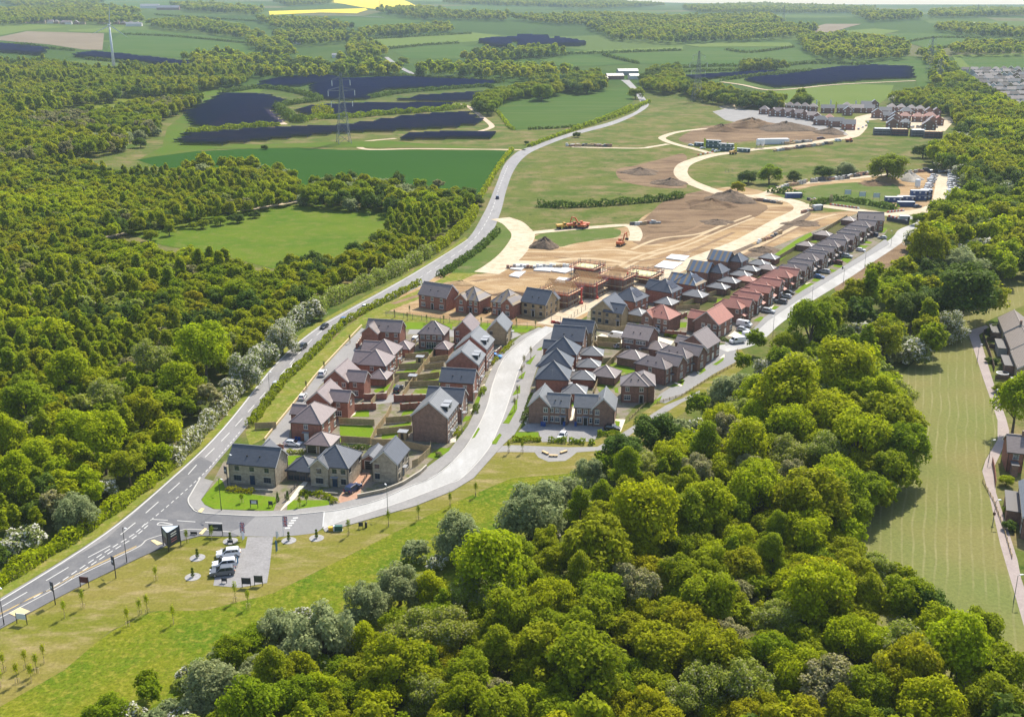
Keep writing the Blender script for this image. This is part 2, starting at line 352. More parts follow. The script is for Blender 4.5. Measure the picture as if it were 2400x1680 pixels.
def build_ground():
    R = [0, 40, 80, 120] + [160 * 1.07 ** i for i in range(68)]; R = [r for r in R if r < 15000]; n = 160
    v = [(0, 0, 0)]; f = []
    for r in R[1:]:
        for i in range(n):
            a = 2 * math.pi * i / n; x, y = r * math.cos(a), r * math.sin(a); v.append((x, y, gz(x, y)))
    for i in range(n): f.append((0, 1 + i, 1 + (i + 1) % n))
    for k in range(len(R) - 2):
        for i in range(n):
            j = (i + 1) % n; a = 1 + k * n; b = a + n; f.append((a + i, b + i, b + j, a + j))
    me = bpy.data.meshes.new('ground'); me.from_pydata(v, [], f)
    m, t, p = nodes('countryside')
    ps = pos(t)
    vo = t.nodes.new('ShaderNodeTexVoronoi'); vo.inputs['Scale'].default_value = 0.0032; vo.inputs['Randomness'].default_value = 0.9
    t.links.new(pos(t, (1, 0.7, 1), 0.4), vo.inputs['Vector'])
    sp = t.nodes.new('ShaderNodeSeparateColor'); t.links.new(vo.outputs['Color'], sp.inputs[0])
    cr = t.nodes.new('ShaderNodeValToRGB'); cr.color_ramp.interpolation = 'CONSTANT'
    el = cr.color_ramp.elements; el[0].color = (0.045, 0.085, 0.015, 1); el[1].position = 0.2; el[1].color = (0.062, 0.10, 0.02, 1)
    for q, c in ((0.42, (0.085, 0.125, 0.028)), (0.6, (0.05, 0.09, 0.018)), (0.75, (0.12, 0.12, 0.05)), (0.87, (0.042, 0.078, 0.016))):
        e = el.new(q); e.color = (*c, 1)
    t.links.new(sp.outputs[0], cr.inputs[0])
    near = mixrgb(t, ramp(t, noise(t, ps, 0.02, 6, 0.65)), (0.068, 0.110, 0.018), (0.130, 0.140, 0.034))
    near = mixrgb(t, ramp(t, noise(t, ps, 0.05, 6, 0.7), 0.46, 0.66), near, (0.215, 0.165, 0.08)); near = mixrgb(t, ramp(t, noise(t, ps, 0.14, 6, 0.75), 0.56, 0.68), near, (0.036, 0.068, 0.012))
    ln = t.nodes.new('ShaderNodeVectorMath'); ln.operation = 'LENGTH'; t.links.new(ps, ln.inputs[0])
    far = t.nodes.new('ShaderNodeMapRange'); far.inputs[1].default_value = 1150; far.inputs[2].default_value = 1500; t.links.new(ln.outputs['Value'], far.inputs[0])
    col = mixrgb(t, far.outputs[0], near, cr.outputs[0])
    g = noise(t, ps, 1.1, 6, 0.75); k = t.nodes.new('ShaderNodeMapRange'); k.inputs[1].default_value = 0.3; k.inputs[2].default_value = 0.7
    k.inputs[3].default_value = 0.7; k.inputs[4].default_value = 1.3; t.links.new(g, k.inputs[0])
    hs = t.nodes.new('ShaderNodeHueSaturation'); t.links.new(col, hs.inputs['Color']); t.links.new(k.outputs[0], hs.inputs['Value'])
    t.links.new(hs.outputs[0], p.inputs['Base Color']); p.inputs['Roughness'].default_value = 0.95; p.inputs['Specular IOR Level'].default_value = 0.02
    me.materials.append(m); me.polygons.foreach_set('use_smooth', [True] * len(f)); me.update()
    tag(link('ground', me), kind='structure')
build_ground()
# ---- fields (each lies on the land as its own sheet)
FIELDS = [
 (G_PLOUGH, [(-30, 93), (63, 74), (244, 79), (240, 118), (195, 117), (115, 105), (-30, 93)]),
 (G_CROP2, [(248, 122), (262, 95), (290, 75), (300, 68), (446, 80), (592, 91), (640, 130), (560, 146), (350, 130), (262, 124)]),
 (G_CROP3, [(157, 71), (293, 64), (279, 78), (164, 75)]), (G_CROP3, [(-30, 62), (60, 57), (160, 64), (60, 72), (-30, 90)]),
 (G_RAPE, [(766, 5), (857, -2), (900, 0), (988, 21), (930, 28), (850, 18), (800, 9)]),
 (G_RAPE, [(630, 27), (857, 20), (862, 24), (836, 32), (752, 30), (632, 36)]),
 (G_CROP3, [(852, 91), (1107, 77), (1176, 84), (1113, 98), (911, 111), (852, 94)]),
 (G_CROP2, [(918, 120), (995, 108), (1079, 108), (1194, 120), (1086, 139), (957, 139)]),
 (G_CROP3, [(1323, 122), (1600, 110), (1600, 119), (1392, 127)]),
 (G_CROP2, [(1256, 139), (1375, 130), (1483, 150), (1323, 160)]),
 (G_CROP2, [(1413, 129), (1610, 120), (1640, 112), (1855, 111), (1920, 140), (1790, 152), (1700, 155), (1497, 150)]),
 (G_CROP3, [(1600, 106), (1700, 100), (1850, 101), (1862, 110), (1640, 111)]),
 (G_CROP2, [(960, 153), (1232, 141), (1263, 150), (1218, 164)]),
 (G_CROP2, [(1162, 240), (1218, 226), (1357, 212), (1469, 205), (1486, 237), (1440, 262), (1392, 286), (1322, 300), (1235, 303), (1204, 306), (1162, 265)]),
 (G_CROP, [(320, 375), (430, 357), (560, 350), (700, 347), (800, 352), (1000, 352), (1160, 353), (1205, 356), (1170, 395), (1125, 450), (1105, 478), (1050, 470), (930, 452), (740, 445), (560, 425), (440, 415)]),
 (ground_mat('rough_meadow', (0.075, 0.135, 0.010), (0.115, 0.160, 0.014), (0.14, 0.16, 0.03), 0.03, 0.15, fine=0.25), [(290, 545), (480, 505), (715, 478), (900, 490), (955, 515), (900, 575), (800, 630), (640, 630), (500, 595), (380, 575)]),
 (G_CROP3, [(2230, 130), (2400, 126), (2400, 150), (2300, 158), (2250, 160)]),
 (G_CROP2, [(2250, 135), (2420, 131), (2420, 160), (2280, 164)]),
 (G_CROP3, [(1810, 215), (1900, 205), (2010, 198), (2095, 200), (2085, 225), (2060, 245), (1920, 248), (1840, 240)]),
 (G_CROP2, [(1950, 145), (2130, 135), (2190, 150), (2180, 205), (2150, 205), (2140, 160), (2050, 152)]),
 (G_PLOUGH, [(1905, 65), (1935, 57), (2020, 57), (1985, 66), (1950, 77), (1910, 76)]),
 (G_CROP3, [(1950, 75), (2050, 68), (2110, 73), (2070, 82), (1990, 82)]),
 (G_CROP2, [(1985, 88), (2130, 78), (2200, 80), (2400, 92), (2400, 106), (2240, 104), (2180, 116), (2120, 100)]),
 (G_CROP2, [(1600, 28), (1790, 24), (1830, 30), (1700, 40), (1600, 38)]),
 (G_CROP2, [(640, 48), (840, 42), (1000, 50), (900, 66), (700, 62)]),
 (G_CROP2, [(1000, 18), (1200, 10), (1350, 14), (1300, 22), (1060, 28)]),
 (G_CROP2, [(20, 12), (250, 6), (560, 4), (640, 14), (420, 20), (120, 20)]),
 (G_FAR, [(440, 100), (470, 240), (480, 250), (560, 260)]),
 (G_MEADOW, [(139, 251), (181, 244), (279, 223), (348, 223), (337, 240), (209, 258), (175, 285), (130, 285), (120, 268)]),
 (G_FAR, [(380, 345), (392, 300), (440, 262), (480, 222), (560, 205), (640, 190), (600, 225), (500, 290), (420, 330), (600, 340), (900, 330), (1160, 350), (800, 345), (500, 350), (330, 372)]),
]
for i, (m, p) in enumerate(FIELDS): sheet('field', p, m, 0.02 + 0.004 * i if max(q[1] for q in p) > 230 else 0.25 + 0.02 * i)
# ---- the near grass: mown slope, flower meadow, hay field, verges
sheet('meadow', [(-60, 1690), (-60, 1640), (150, 1560), (260, 1480), (350, 1435), (560, 1400), (650, 1335), (800, 1270), (950, 1215), (1120, 1130), (1240, 1080), (1400, 1060), (1500, 1080), (1500, 1700), (700, 2000), (-100, 2000)], G_MEADOW, 0.012)
sheet('mown_grass', [(-60, 1690), (-60, 1440), (130, 1372), (320, 1290), (440, 1242), (560, 1244), (645, 1258), (800, 1236), (975, 1186), (1110, 1118), (1180, 1040), (1200, 1030), (1330, 1035), (1400, 1030), (1480, 985), (1560, 930), (1650, 872), (1735, 815), (1760, 850), (1640, 940), (1500, 1040), (1330, 1110), (1200, 1120), (1060, 1180), (900, 1260), (760, 1330), (640, 1390), (480, 1430), (350, 1432), (255, 1480), (150, 1570)], G_MOWN, 0.024)
sheet('hay_field', [(2420, 1700), (2300, 1640), (1960, 1480), (1780, 1200), (2040, 940), (2120, 870), (2230, 760), (2300, 690), (2420, 590), (2560, 650), (2330, 745), (2262, 780), (2284, 825), (2304, 888), (2323, 940), (2338, 985), (2338, 1030), (2308, 1078), (2300, 1100), (2319, 1163), (2345, 1279), (2374, 1377), (2430, 1560)], mown_field_mat(), 0.03)
sheet('path', [(2269, 780), (2284, 825), (2304.6, 888), (2323, 940), (2338, 985), (2338, 1030), (2310, 1078), (2302, 1104), (2319, 1163), (2345, 1279), (2374, 1377), (2415, 1520), (2450, 1520), (2393, 1355), (2384.6, 1311), (2360.6, 1235), (2334.5, 1155), (2328, 1098), (2345, 1063), (2366, 1011), (2358, 981), (2334.5, 916), (2321, 873), (2303, 813), (2294, 785), (2322, 767), (2310, 763), (2280, 772)], ground_mat('worn_path', (0.33, 0.275, 0.255), (0.38, 0.32, 0.29), None, 0.2, fine=0.15), 0.045)
# ---- woodland floor under the trees
G_FLOOR = ground_mat('woodland_floor', (0.070, 0.095, 0.018), (0.095, 0.115, 0.025), (0.13, 0.11, 0.05), 0.06, 0.4, fine=0.4)
sheet('woodland_floor', [(-120, 1360), (130, 1260), (300, 1150), (420, 1050), (520, 925), (620, 825), (720, 735), (640, 660), (520, 620), (380, 595), (250, 560), (330, 535), (480, 515), (690, 480), (720, 440), (560, 410), (300, 410), (150, 380), (-120, 400)], G_FLOOR, 0.008)
sheet('woodland_floor', [(1600, 1700), (900, 1900), (520, 1700), (640, 1570), (900, 1470), (1080, 1370), (1300, 1200), (1480, 1090), (1700, 960), (1850, 880), (1990, 740), (2110, 640), (2250, 470), (2300, 700), (2180, 830), (2100, 930), (2160, 1060), (1960, 1240), (2020, 1400), (2200, 1560), (2300, 1700)], G_FLOOR, 0.016)
# ---- roads
ML = [(-40, 1424), (0, 1402), (243, 1250), (404, 1117), (522.6, 1002.5), (648, 849), (731.7, 776), (800, 734), (939, 657.6), (1026.5, 605.3), (1096, 560), (1131, 505), (1148, 470), (1165.9, 425), (1180, 390), (1200.7, 366), (1232, 348), (1343.6, 310), (1440, 283), (1500, 254), (1493, 226), (1472.5, 202), (1455, 188)]
MR = [(-40, 1466), (0, 1449), (129, 1379), (320, 1284), (420, 1205), (481, 1118), (571, 1009.5), (662, 894.5), (714, 849), (800, 769), (855.7, 727), (984.7, 671.5), (1044, 630), (1141.5, 560), (1173, 498), (1186.8, 446), (1204, 400.7), (1228.6, 369), (1263.4, 348.4), (1343.6, 318), (1450, 288), (1518, 251), (1511, 230), (1491.6, 206), (1475, 188)]
_l = spline([at(*p).xy for p in ML], 5); _r = spline([at(*p).xy for p in MR], 5)
sheet_world('road', [tuple(p) for p in _l] + [tuple(p) for p in reversed(_r)], G_ROAD, 0.05)
sheet('road', [(250, 1262), (404, 1122), (470, 1070), (500, 1085), (470, 1120), (449.5, 1155), (441, 1172), (449.5, 1190), (470, 1202), (540, 1207), (600, 1209), (575, 1232), (540, 1246), (449.5, 1240), (418, 1244), (348, 1263), (318, 1283), (186, 1347), (129, 1379), (0, 1447), (-40, 1470), (-40, 1428), (60, 1372)], G_DARKTAR, 0.056)
sheet('road', [(600, 1209), (679.4, 1207), (762, 1199), (758, 1236), (740, 1249), (700, 1254), (655, 1258), (545, 1256), (540, 1246), (575, 1232)], G_GREYTAR, 0.054)
ER = [(758, 1240), (800, 1222), (939.4, 1177.5), (1044, 1137), (1085.7, 1118), (1143, 1055), (1169, 1002.5), (1183, 967.7), (1200.7, 915), (1218, 863), (1239, 825), (1267, 797), (1303.5, 769)]
EL = [(762, 1199), (800, 1194), (887, 1172), (956.8, 1141), (1012, 1120), (1071.8, 1072), (1113.6, 1013), (1141.5, 953.7), (1155, 901.5), (1176, 849), (1200.7, 821), (1235.5, 791.7), (1280, 765)]
ribbon_edges('road', EL, ER, G_CONC, 0.052)
# pavements stand a kerb's height above the carriageway
PAV_L = [(470, 1120), (449.5, 1155), (441, 1172), (449.5, 1190), (470, 1202), (540, 1207), (610, 1210), (679.4, 1207), (762, 1199), (800, 1194), (887, 1172), (956.8, 1141), (1012, 1120), (1071.8, 1072), (1113.6, 1013), (1141.5, 953.7), (1155, 901.5), (1176, 849), (1200.7, 821), (1235.5, 791.7), (1270, 770),
         (1262, 768), (1222, 787), (1188, 815), (1163, 842), (1137, 900), (1122, 947), (1096, 1000), (1052, 1058), (990, 1104), (930, 1138), (880, 1158), (800, 1179), (762, 1186), (679.4, 1196), (610, 1199), (500, 1194), (480, 1184), (471, 1172), (483, 1155), (500, 1128)]
sheet('pavement', PAV_L, G_PAVE, 0.16, 0.16)
PAV_R = [(758, 1240), (800, 1222), (939.4, 1177.5), (1044, 1137), (1085.7, 1118), (1143, 1055), (1169, 1002.5), (1183, 967.7), (1200.7, 915), (1218, 863), (1239, 825), (1267, 797), (1300, 772), (1312, 772),
         (1290, 800), (1275, 825), (1260, 860), (1243, 910), (1236, 950), (1226, 985), (1205, 1020), (1180, 1042), (1110, 1121), (1061, 1151), (974, 1186), (800, 1236), (762, 1247)]
sheet('pavement', PAV_R, G_PAVE, 0.15, 0.15)
sheet('pavement', [(-40, 1470), (129, 1381), (186, 1349), (320, 1285), (348, 1264), (418, 1245), (449.5, 1241), (540, 1247), (560, 1256), (552, 1258), (470, 1256), (400, 1275), (330, 1306), (200, 1368), (130, 1404), (-40, 1496)], G_DARKTAR, 0.14, 0.14)
for p in ([(1213, 933), (1185, 985), (1178, 993), (1193, 994), (1212, 960)], [(1219, 903), (1205, 920), (1201, 928), (1219, 922)], [(1232, 871), (1218, 882), (1214, 888), (1226, 889)], [(1256, 832), (1240, 845), (1232, 853), (1243, 855)], [(1275, 812), (1262, 818), (1258, 822), (1269, 822)], [(1171, 1017), (1154, 1036), (1153, 1042), (1163, 1042), (1176, 1020)]):
    sheet('verge', p, G_LAWN, 0.20, 0.2)
# path, play bay and parking court by the semis
sheet('path', [(1150, 1047), (1200, 1043), (1330, 1048), (1400, 1047), (1450, 1020), (1505, 985), (1560, 950), (1620, 925), (1640, 915), (1640, 925), (1600, 942), (1540, 980), (1490, 1010), (1450, 1038), (1420, 1055), (1352, 1060), (1340, 1070), (1325, 1080), (1285, 1082), (1262, 1072), (1253, 1060), (1180, 1059), (1140, 1062)], G_PAVE, 0.05)
sheet('parking_court', [(1232, 995), (1300, 985), (1330, 980), (1440, 985), (1455, 1005), (1405, 1012), (1392, 1035), (1270, 1036), (1262, 1012), (1215, 1012)], G_BLOCK, 0.06)
sheet('parking_court', [(500, 1372), (517, 1285), (575, 1285), (580, 1258), (640, 1258), (632, 1330), (626, 1366), (560, 1377)], G_BLOCK, 0.06)
# service street behind the roadside verge
sheet('street', [(848, 768), (870, 782), (852, 800), (834, 842), (790, 866), (752, 902), (714, 950), (682, 992), (676, 1030), (716, 1035), (716, 1058), (640, 1065), (620, 1035), (647, 1000), (706, 927), (744, 878), (797, 820)], G_PAVE, 0.044)
sheet('street', [(905, 930), (930, 912), (940, 940), (880, 948), (862, 962), (850, 955)], G_PAVE, 0.046)
sheet('street', [(955, 783), (1010, 785), (1060, 790), (1130, 790), (1200, 795), (1222, 785), (1212, 780), (1140, 780), (1060, 774), (960, 772)], G_PAVE, 0.047)
sheet('street', [(1395, 790), (1410, 782), (1450, 795), (1540, 788), (1580, 800), (1570, 812), (1540, 800), (1440, 808)], G_FLAG, 0.046)
# the curving street of the long row
HS = [(1687, 818), (1739, 807), (1774, 786.5), (1809, 755), (1879, 706), (1948, 664.5), (2018, 619), (2102, 563.5), (2122, 541), (2150, 529), (2163, 522), (2152, 514), (2120, 508)]
ribbon('road', HS, 6.4, G_CONC, 0.052, 0.0)
sheet('pavement', [(1700, 800), (1740, 790), (1770, 768), (1790, 745), (1880, 682), (1960, 635), (2040, 585), (2075, 560), (2085, 572), (2010, 617), (1940, 660), (1870, 704), (1800, 752), (1765, 785), (1735, 801), (1700, 810)], G_GREYTAR, 0.12, 0.12)
sheet('street', [(1687, 815), (1725, 822), (1733, 835), (1722, 850), (1670, 878), (1600, 925), (1560, 945), (1535, 942), (1545, 925), (1600, 890), (1650, 855), (1680, 838)], G_GREYTAR, 0.048)
sheet('bare_soil', [(1955, 675), (2012, 632), (2100, 576), (2145, 545), (2178, 528), (2168, 562), (2098, 615), (2008, 670), (1965, 700)], G_DARKDIRT, 0.043)
# ---- building plots
sheet('plot', [(500, 1185), (484, 1155), (525, 1080), (690, 1040), (770, 1050), (905, 1060), (990, 1100), (930, 1136), (880, 1157), (800, 1178), (762, 1185), (679, 1195), (610, 1198)], G_PLOT, 0.034)
sheet('plot', [(640, 1062), (700, 960), (800, 850), (852, 770), (960, 765), (1080, 765), (1215, 775), (1180, 815), (1140, 890), (1110, 960), (1060, 1040), (985, 1100), (900, 1110), (700, 1085)], G_PLOT, 0.036)
sheet('plot', [(1232, 1005), (1243, 910), (1275, 825), (1330, 765), (1400, 770), (1560, 770), (1680, 815), (1690, 840), (1600, 895), (1540, 935), (1490, 950), (1440, 1010), (1290, 1000)], G_PLOT, 0.038)
sheet('plot', [(1370, 775), (1380, 720), (1560, 660), (1700, 590), (1760, 600), (2010, 500), (2080, 540), (2060, 570), (1960, 635), (1870, 695), (1780, 760), (1700, 805), (1560, 790)], G_PLOT, 0.040)
# ---- the works
sheet('site_earth', [(1150, 640), (1205, 596), (1240, 553), (1400, 540), (1480, 528), (1520, 500), (1600, 480), (1640, 452), (1740, 438), (1880, 478), (1890, 500), (2010, 495), (1995, 520), (1740, 640), (1690, 640), (1560, 700), (1420, 720), (1330, 762), (1220, 764), (1000, 742), (895, 722), (935, 698), (985, 662), (1060, 640)], G_DIRT, 0.026, smooth=3)
sheet('site_grass', [(1249, 557), (1282, 546), (1369, 537.5), (1421, 536), (1453, 539), (1449, 555), (1404, 562), (1348, 570.6), (1313, 579), (1296, 571), (1258, 562)], G_ROUGH, 0.045, smooth=3)
sheet('dark_earth', [(1590, 325), (1640, 300), (1700, 292), (1800, 282), (1870, 290), (1930, 305), (1985, 318), (1990, 326), (1900, 331), (1800, 328), (1700, 336), (1620, 337)], G_DARKDIRT, 0.03, smooth=3)
sheet('dark_earth', [(1445, 398), (1490, 388), (1560, 370), (1600, 360), (1610, 375), (1590, 395), (1592, 420), (1610, 440), (1540, 440), (1460, 425)], G_DARKDIRT, 0.028, smooth=3)
sheet('dark_earth', [(1560, 470), (1640, 448), (1690, 448), (1760, 470), (1800, 490), (1700, 540), (1600, 560), (1500, 575), (1480, 545), (1520, 505)], G_DARKDIRT, 0.042, smooth=3)
sheet('dark_earth', [(1790, 540), (1840, 508), (1900, 498), (1880, 520), (1830, 545)], G_SPOIL, 0.043, smooth=3)
sheet('dark_earth', [(1700, 585), (1745, 570), (1830, 585), (1790, 600), (1740, 602)], G_SPOIL, 0.044, smooth=3)
sheet('site_earth', [(1830, 450), (1900, 430), (2010, 418), (2090, 410), (2180, 402), (2230, 400), (2245, 470), (2200, 490), (2140, 500), (2100, 485), (2050, 440), (1950, 440)], G_DIRT, 0.03, smooth=3)
sheet('site_grass', [(1830, 462), (1900, 438), (2000, 428), (2090, 430), (2110, 455), (2070, 470), (2090, 490), (1980, 482), (1880, 468)], G_ROUGH, 0.036, smooth=3)
sheet('site_earth', [(1960, 330), (2010, 315), (2015, 285), (2060, 280), (2120, 300), (2215, 308), (2235, 285), (2228, 275), (2205, 275), (2200, 262), (2060, 262), (2005, 275), (1990, 300)], G_TRACK, 0.028)
sheet('site_earth', [(1670, 262), (1700, 255), (1830, 262), (1970, 300), (1990, 318), (1880, 300), (1790, 285), (1740, 290), (1700, 282)], G_PAVE, 0.032)
sheet('dry_bank', [(1685, 250), (1730, 243), (1768, 244), (1740, 256), (1700, 256)], G_TRACK, 0.03, smooth=2)
K = [([(1172, 512), (1200, 522), (1217.5, 537.5), (1226, 550), (1221, 567), (1198, 598), (1165, 625), (1140, 640)], 11),
     ([(1180, 618), (1203, 616), (1282, 619), (1360, 628), (1430, 640)], 8), ([(1228, 552), (1250, 546), (1317, 539), (1404, 532), (1474, 529), (1491, 548), (1485, 565)], 6),
     ([(1285, 762), (1345, 730), (1410, 700), (1470, 680), (1560, 640), (1640, 607), (1744.5, 566), (1831.6, 517.5), (1878, 494), (1873, 480), (1849, 470), (1797, 463), (1745, 459), (1696, 455), (1647, 439), (1609, 422), (1595, 404.5), (1603.5, 387), (1630, 375), (1668, 364.5), (1717, 357.5), (1769, 350.5), (1820, 346), (1890, 337.6), (1943, 328.5), (1995, 320.6), (2015, 305), (2021, 293), (2012, 280)], 9),
     ([(1668, 360), (1630, 350), (1586, 339), (1560, 330), (1553, 322), (1586, 310.5), (1638, 303.5), (1685, 300), (1720, 292)], 6), ([(1566, 338), (1530, 344), (1490, 348), (1340, 345)], 5),
     ([(1875, 482), (1902, 482), (1945.5, 485), (2015, 494), (2085, 503), (2128, 499), (2172, 492), (2200, 478), (2208, 455), (2211, 429), (2209, 408)], 9),
     ([(1745, 462), (1793, 455), (1834, 437), (1911, 427), (1998, 418), (2063, 411), (2140, 406)], 6),
     ([(2230, 800), (2200, 690), (2170, 668), (2150, 690), (2110, 720)], 0)]
for p, w in K:
    if w: ribbon('track', p, w, G_TRACK, 0.06 + 0.004 * len(p) / 10, 0)
ribbon('track', [(1232, 352), (1115, 350), (975, 349), (870, 351), (842, 344), (857, 332), (928, 325)], 5, G_PALETRACK, 0.05)
ribbon('track', [(1120, 309), (1145, 302), (1152, 294), (1130, 275), (1105, 255), (1085, 246), (1062, 244)], 5, G_PALETRACK, 0.05)
ribbon('track', [(627, 260), (640, 275), (667, 292)], 6, G_PALETRACK, 0.05)
ribbon('track', [(250, 556), (380, 530), (480, 510), (560, 495), (640, 482), (715, 468)], 4, G_TRACK, 0.05)
ribbon('track', [(620, 575), (680, 545), (720, 515), (765, 488)], 1.2, G_CROP3, 0.05)
ribbon('track', [(2128, 690), (2150, 678), (2185, 648)], 4, G_TRACK, 0.05)
ribbon('track', [(2340, 318), (2350, 335), (2360, 370), (2366, 390)], 4, G_PALETRACK, 0.05)
ribbon('track', [(1690, 193), (1740, 200), (1800, 212), (1870, 208), (1950, 200), (2040, 195), (2150, 190)], 6, G_PALETRACK, 0.4)
RUT = ground_mat('wheel_ruts', (0.21, 0.14, 0.085), (0.28, 0.19, 0.115), None, 0.2, fine=0.3); RUT2 = ground_mat('dusty_ruts', (0.50, 0.39, 0.25), (0.44, 0.33, 0.20), None, 0.2, fine=0.2)
for i_, (q, w_, m_) in enumerate((([(1235, 640), (1330, 640), (1430, 655), (1530, 625), (1640, 580), (1720, 545)], 2.2, RUT), ([(1420, 640), (1500, 600), (1600, 570), (1680, 535), (1760, 505)], 1.6, RUT2), ([(1430, 646), (1512, 606), (1610, 575), (1690, 541), (1768, 510)], 1.4, RUT2), ([(1230, 590), (1340, 590), (1440, 586), (1520, 595), (1580, 585)], 2.5, RUT2), ([(1300, 603), (1400, 610), (1500, 612), (1570, 600)], 1.8, RUT), ([(1250, 628), (1300, 612), (1380, 606), (1470, 616)], 3.5, RUT2), ([(920, 712), (990, 690), (1060, 668), (1140, 655)], 2.5, RUT), ([(1040, 705), (1130, 690), (1220, 700), (1280, 690)], 2.5, RUT), ([(1650, 640), (1760, 590), (1860, 540), (1960, 500)], 1.8, RUT), ([(1700, 610), (1790, 570), (1880, 525), (1960, 502)], 2.4, RUT2), ([(1490, 570), (1530, 550), (1600, 545), (1660, 520)], 2.0, RUT), ([(1480, 585), (1545, 560), (1640, 548), (1700, 525)], 2.0, RUT2))):
    ribbon('wheel_ruts', q, w_, m_, 0.0465 + 0.001 * i_)
ribbon('track', [(60, 775), (95, 758), (102, 745)], 3, G_DIRT, 0.05)
ribbon('road', [(905, 135), (925, 150), (945, 163), (970, 175)], 8, G_ROAD, 0.5)
ribbon('road', [(640, 40), (760, 36), (900, 42)], 9, G_ROAD, 1.0)
# ---- lawns, paving
LAWNS = [
 [(796, 997), (872, 997), (878, 1010), (868, 1036), (797, 1036)], [(516, 1120), (484, 1155), (472, 1172), (481, 1183), (505, 1193), (641, 1197), (648, 1179), (645, 1165), (530, 1151), (523, 1130)],
 [(676, 1172), (770, 1172), (773.5, 1184), (726, 1194), (672, 1197)], [(997.6, 1070), (1032, 1049), (1058.5, 1051), (1036, 1079)],
 [(675, 1068), (720, 1068), (720, 1085), (675, 1090)], [(967, 828), (1010, 818), (1022, 822), (1018, 830)], [(945, 852), (990, 845), (990, 858), (940, 860)], [(928, 872), (975, 868), (970, 882), (925, 880)],
 [(875, 915), (925, 896), (928, 905), (905, 918), (880, 920)], [(830, 965), (865, 958), (865, 977), (825, 977)], [(945, 965), (975, 953), (974, 967), (940, 975)], [(912, 1000), (965, 988), (963, 995), (915, 1006)],
 [(1000, 905), (1030, 893), (1030, 888), (980, 898)], [(1002, 880), (1032, 870), (1030, 876), (1000, 885)], [(1005, 857), (1035, 850), (1033, 856), (1003, 863)], [(895, 1018), (940, 1010), (938, 1022), (895, 1030)],
 [(1397, 810), (1440, 803), (1440, 810), (1400, 815)], [(1463, 768), (1497, 756), (1497, 764), (1468, 770)], [(1590, 757), (1610, 755), (1608, 768), (1594, 768)], [(1595, 735), (1612, 731), (1610, 748), (1600, 745)],
 [(1602, 708), (1642, 709), (1638, 722), (1600, 720)], [(1670, 703), (1692, 700), (1690, 710), (1668, 710)], [(1652, 691), (1667, 689), (1666, 694), (1650, 695)],
 [(1412, 850), (1432, 850), (1425, 862), (1412, 862)], [(1430, 862), (1460, 855), (1494, 868), (1492, 875), (1424, 870)], [(1405, 893), (1418, 892), (1416, 908), (1404, 906)], [(1440, 910), (1448, 908), (1450, 922), (1441, 920)],
 [(1340, 942), (1348, 945), (1346, 955), (1340, 953)], [(1540, 935), (1552, 927), (1545, 944), (1530, 946)], [(1566, 908), (1598, 888), (1606, 892), (1590, 905)], [(1600, 905), (1590, 898), (1605, 890)],
 [(1632, 874), (1650, 861), (1655, 868), (1640, 878)], [(1670, 855), (1690, 842), (1698, 835), (1695, 845), (1680, 856)], [(1717, 785), (1735, 778), (1748, 785), (1725, 792)], [(1700, 800), (1716, 793), (1722, 797), (1700, 806)],
 [(1764, 752), (1782, 742), (1800, 745), (1790, 753)], [(1808, 725), (1815, 717), (1833, 721), (1827, 726)], [(1862, 685), (1890, 662), (1917, 666), (1880, 690)], [(1902, 660), (1908, 653), (1930, 657), (1925, 661)],
 [(1935, 634), (1942, 630), (1963, 634), (1958, 639)], [(1952, 625), (1957, 620), (1975, 622), (1972, 628)], [(1968, 609), (1978, 604), (1996, 608), (1986, 617)], [(2008, 580), (2014, 575), (2036, 576), (2028, 582)], [(2022, 570), (2030, 565), (2045, 568), (2040, 572)], [(2060, 545), (2070, 535), (2080, 535), (2072, 546)],
 [(1113, 1025), (1125, 1005), (1118, 1000), (1100, 1018), (1088, 1035)], [(1117, 960), (1128, 935), (1120, 928), (1112, 945)], [(1084, 990), (1098, 985), (1104, 975), (1088, 975)], [(1128, 895), (1140, 880), (1132, 880), (1125, 892)],
 [(875, 775), (960, 755), (1060, 760), (1060, 772), (950, 772)], [(1120, 760), (1150, 758), (1145, 775), (1122, 772)], [(1198, 765), (1250, 765), (1235, 780), (1200, 778)], [(1555, 742), (1580, 735), (1575, 746)],
 [(1210, 1013), (1262, 1013), (1262, 1030), (1200, 1032)], [(1440, 985), (1452, 983), (1455, 1003), (1445, 1000)],
 [(1810, 600), (1870, 560), (1900, 545), (1905, 552), (1830, 610)], [(1900, 567), (1915, 563), (1913, 568), (1900, 568)], [(2230, 790), (2236, 780), (2250, 790)],
]
for p in LAWNS: sheet('lawn', p, G_LAWN, 0.064)
G_GARD = ground_mat('garden_grass', (0.12, 0.19, 0.014), (0.16, 0.19, 0.03), (0.27, 0.22, 0.14), 0.25, 0.35, fine=0.25)
for p in ([(938, 958), (1000, 880), (1035, 850), (1038, 905), (988, 955)], [(932, 882), (985, 838), (1004, 842), (974, 890), (925, 895)], [(880, 1030), (960, 985), (965, 1012), (890, 1042)], [(1405, 850), (1440, 850), (1495, 868), (1440, 905), (1410, 930), (1395, 900)], [(1395, 800), (1455, 806), (1460, 822), (1395, 815)]): sheet('lawn', p, G_GARD, 0.0585)
sheet('rough_ground', [(1600, 722), (1760, 645), (1840, 598), (1985, 512), (2000, 518), (1870, 612), (1780, 668), (1640, 737)], ground_mat('dark_olive_grass', (0.07, 0.085, 0.02), (0.11, 0.10, 0.04), None, 0.1, fine=0.3), 0.0575)  # strip of dark olive grass between the back fences of the long row
sheet('paddock', [(850, 745), (900, 735), (1000, 745), (1200, 762), (1270, 765), (1255, 772), (1140, 770), (1000, 762), (870, 760)], G_VERGE, 0.05)
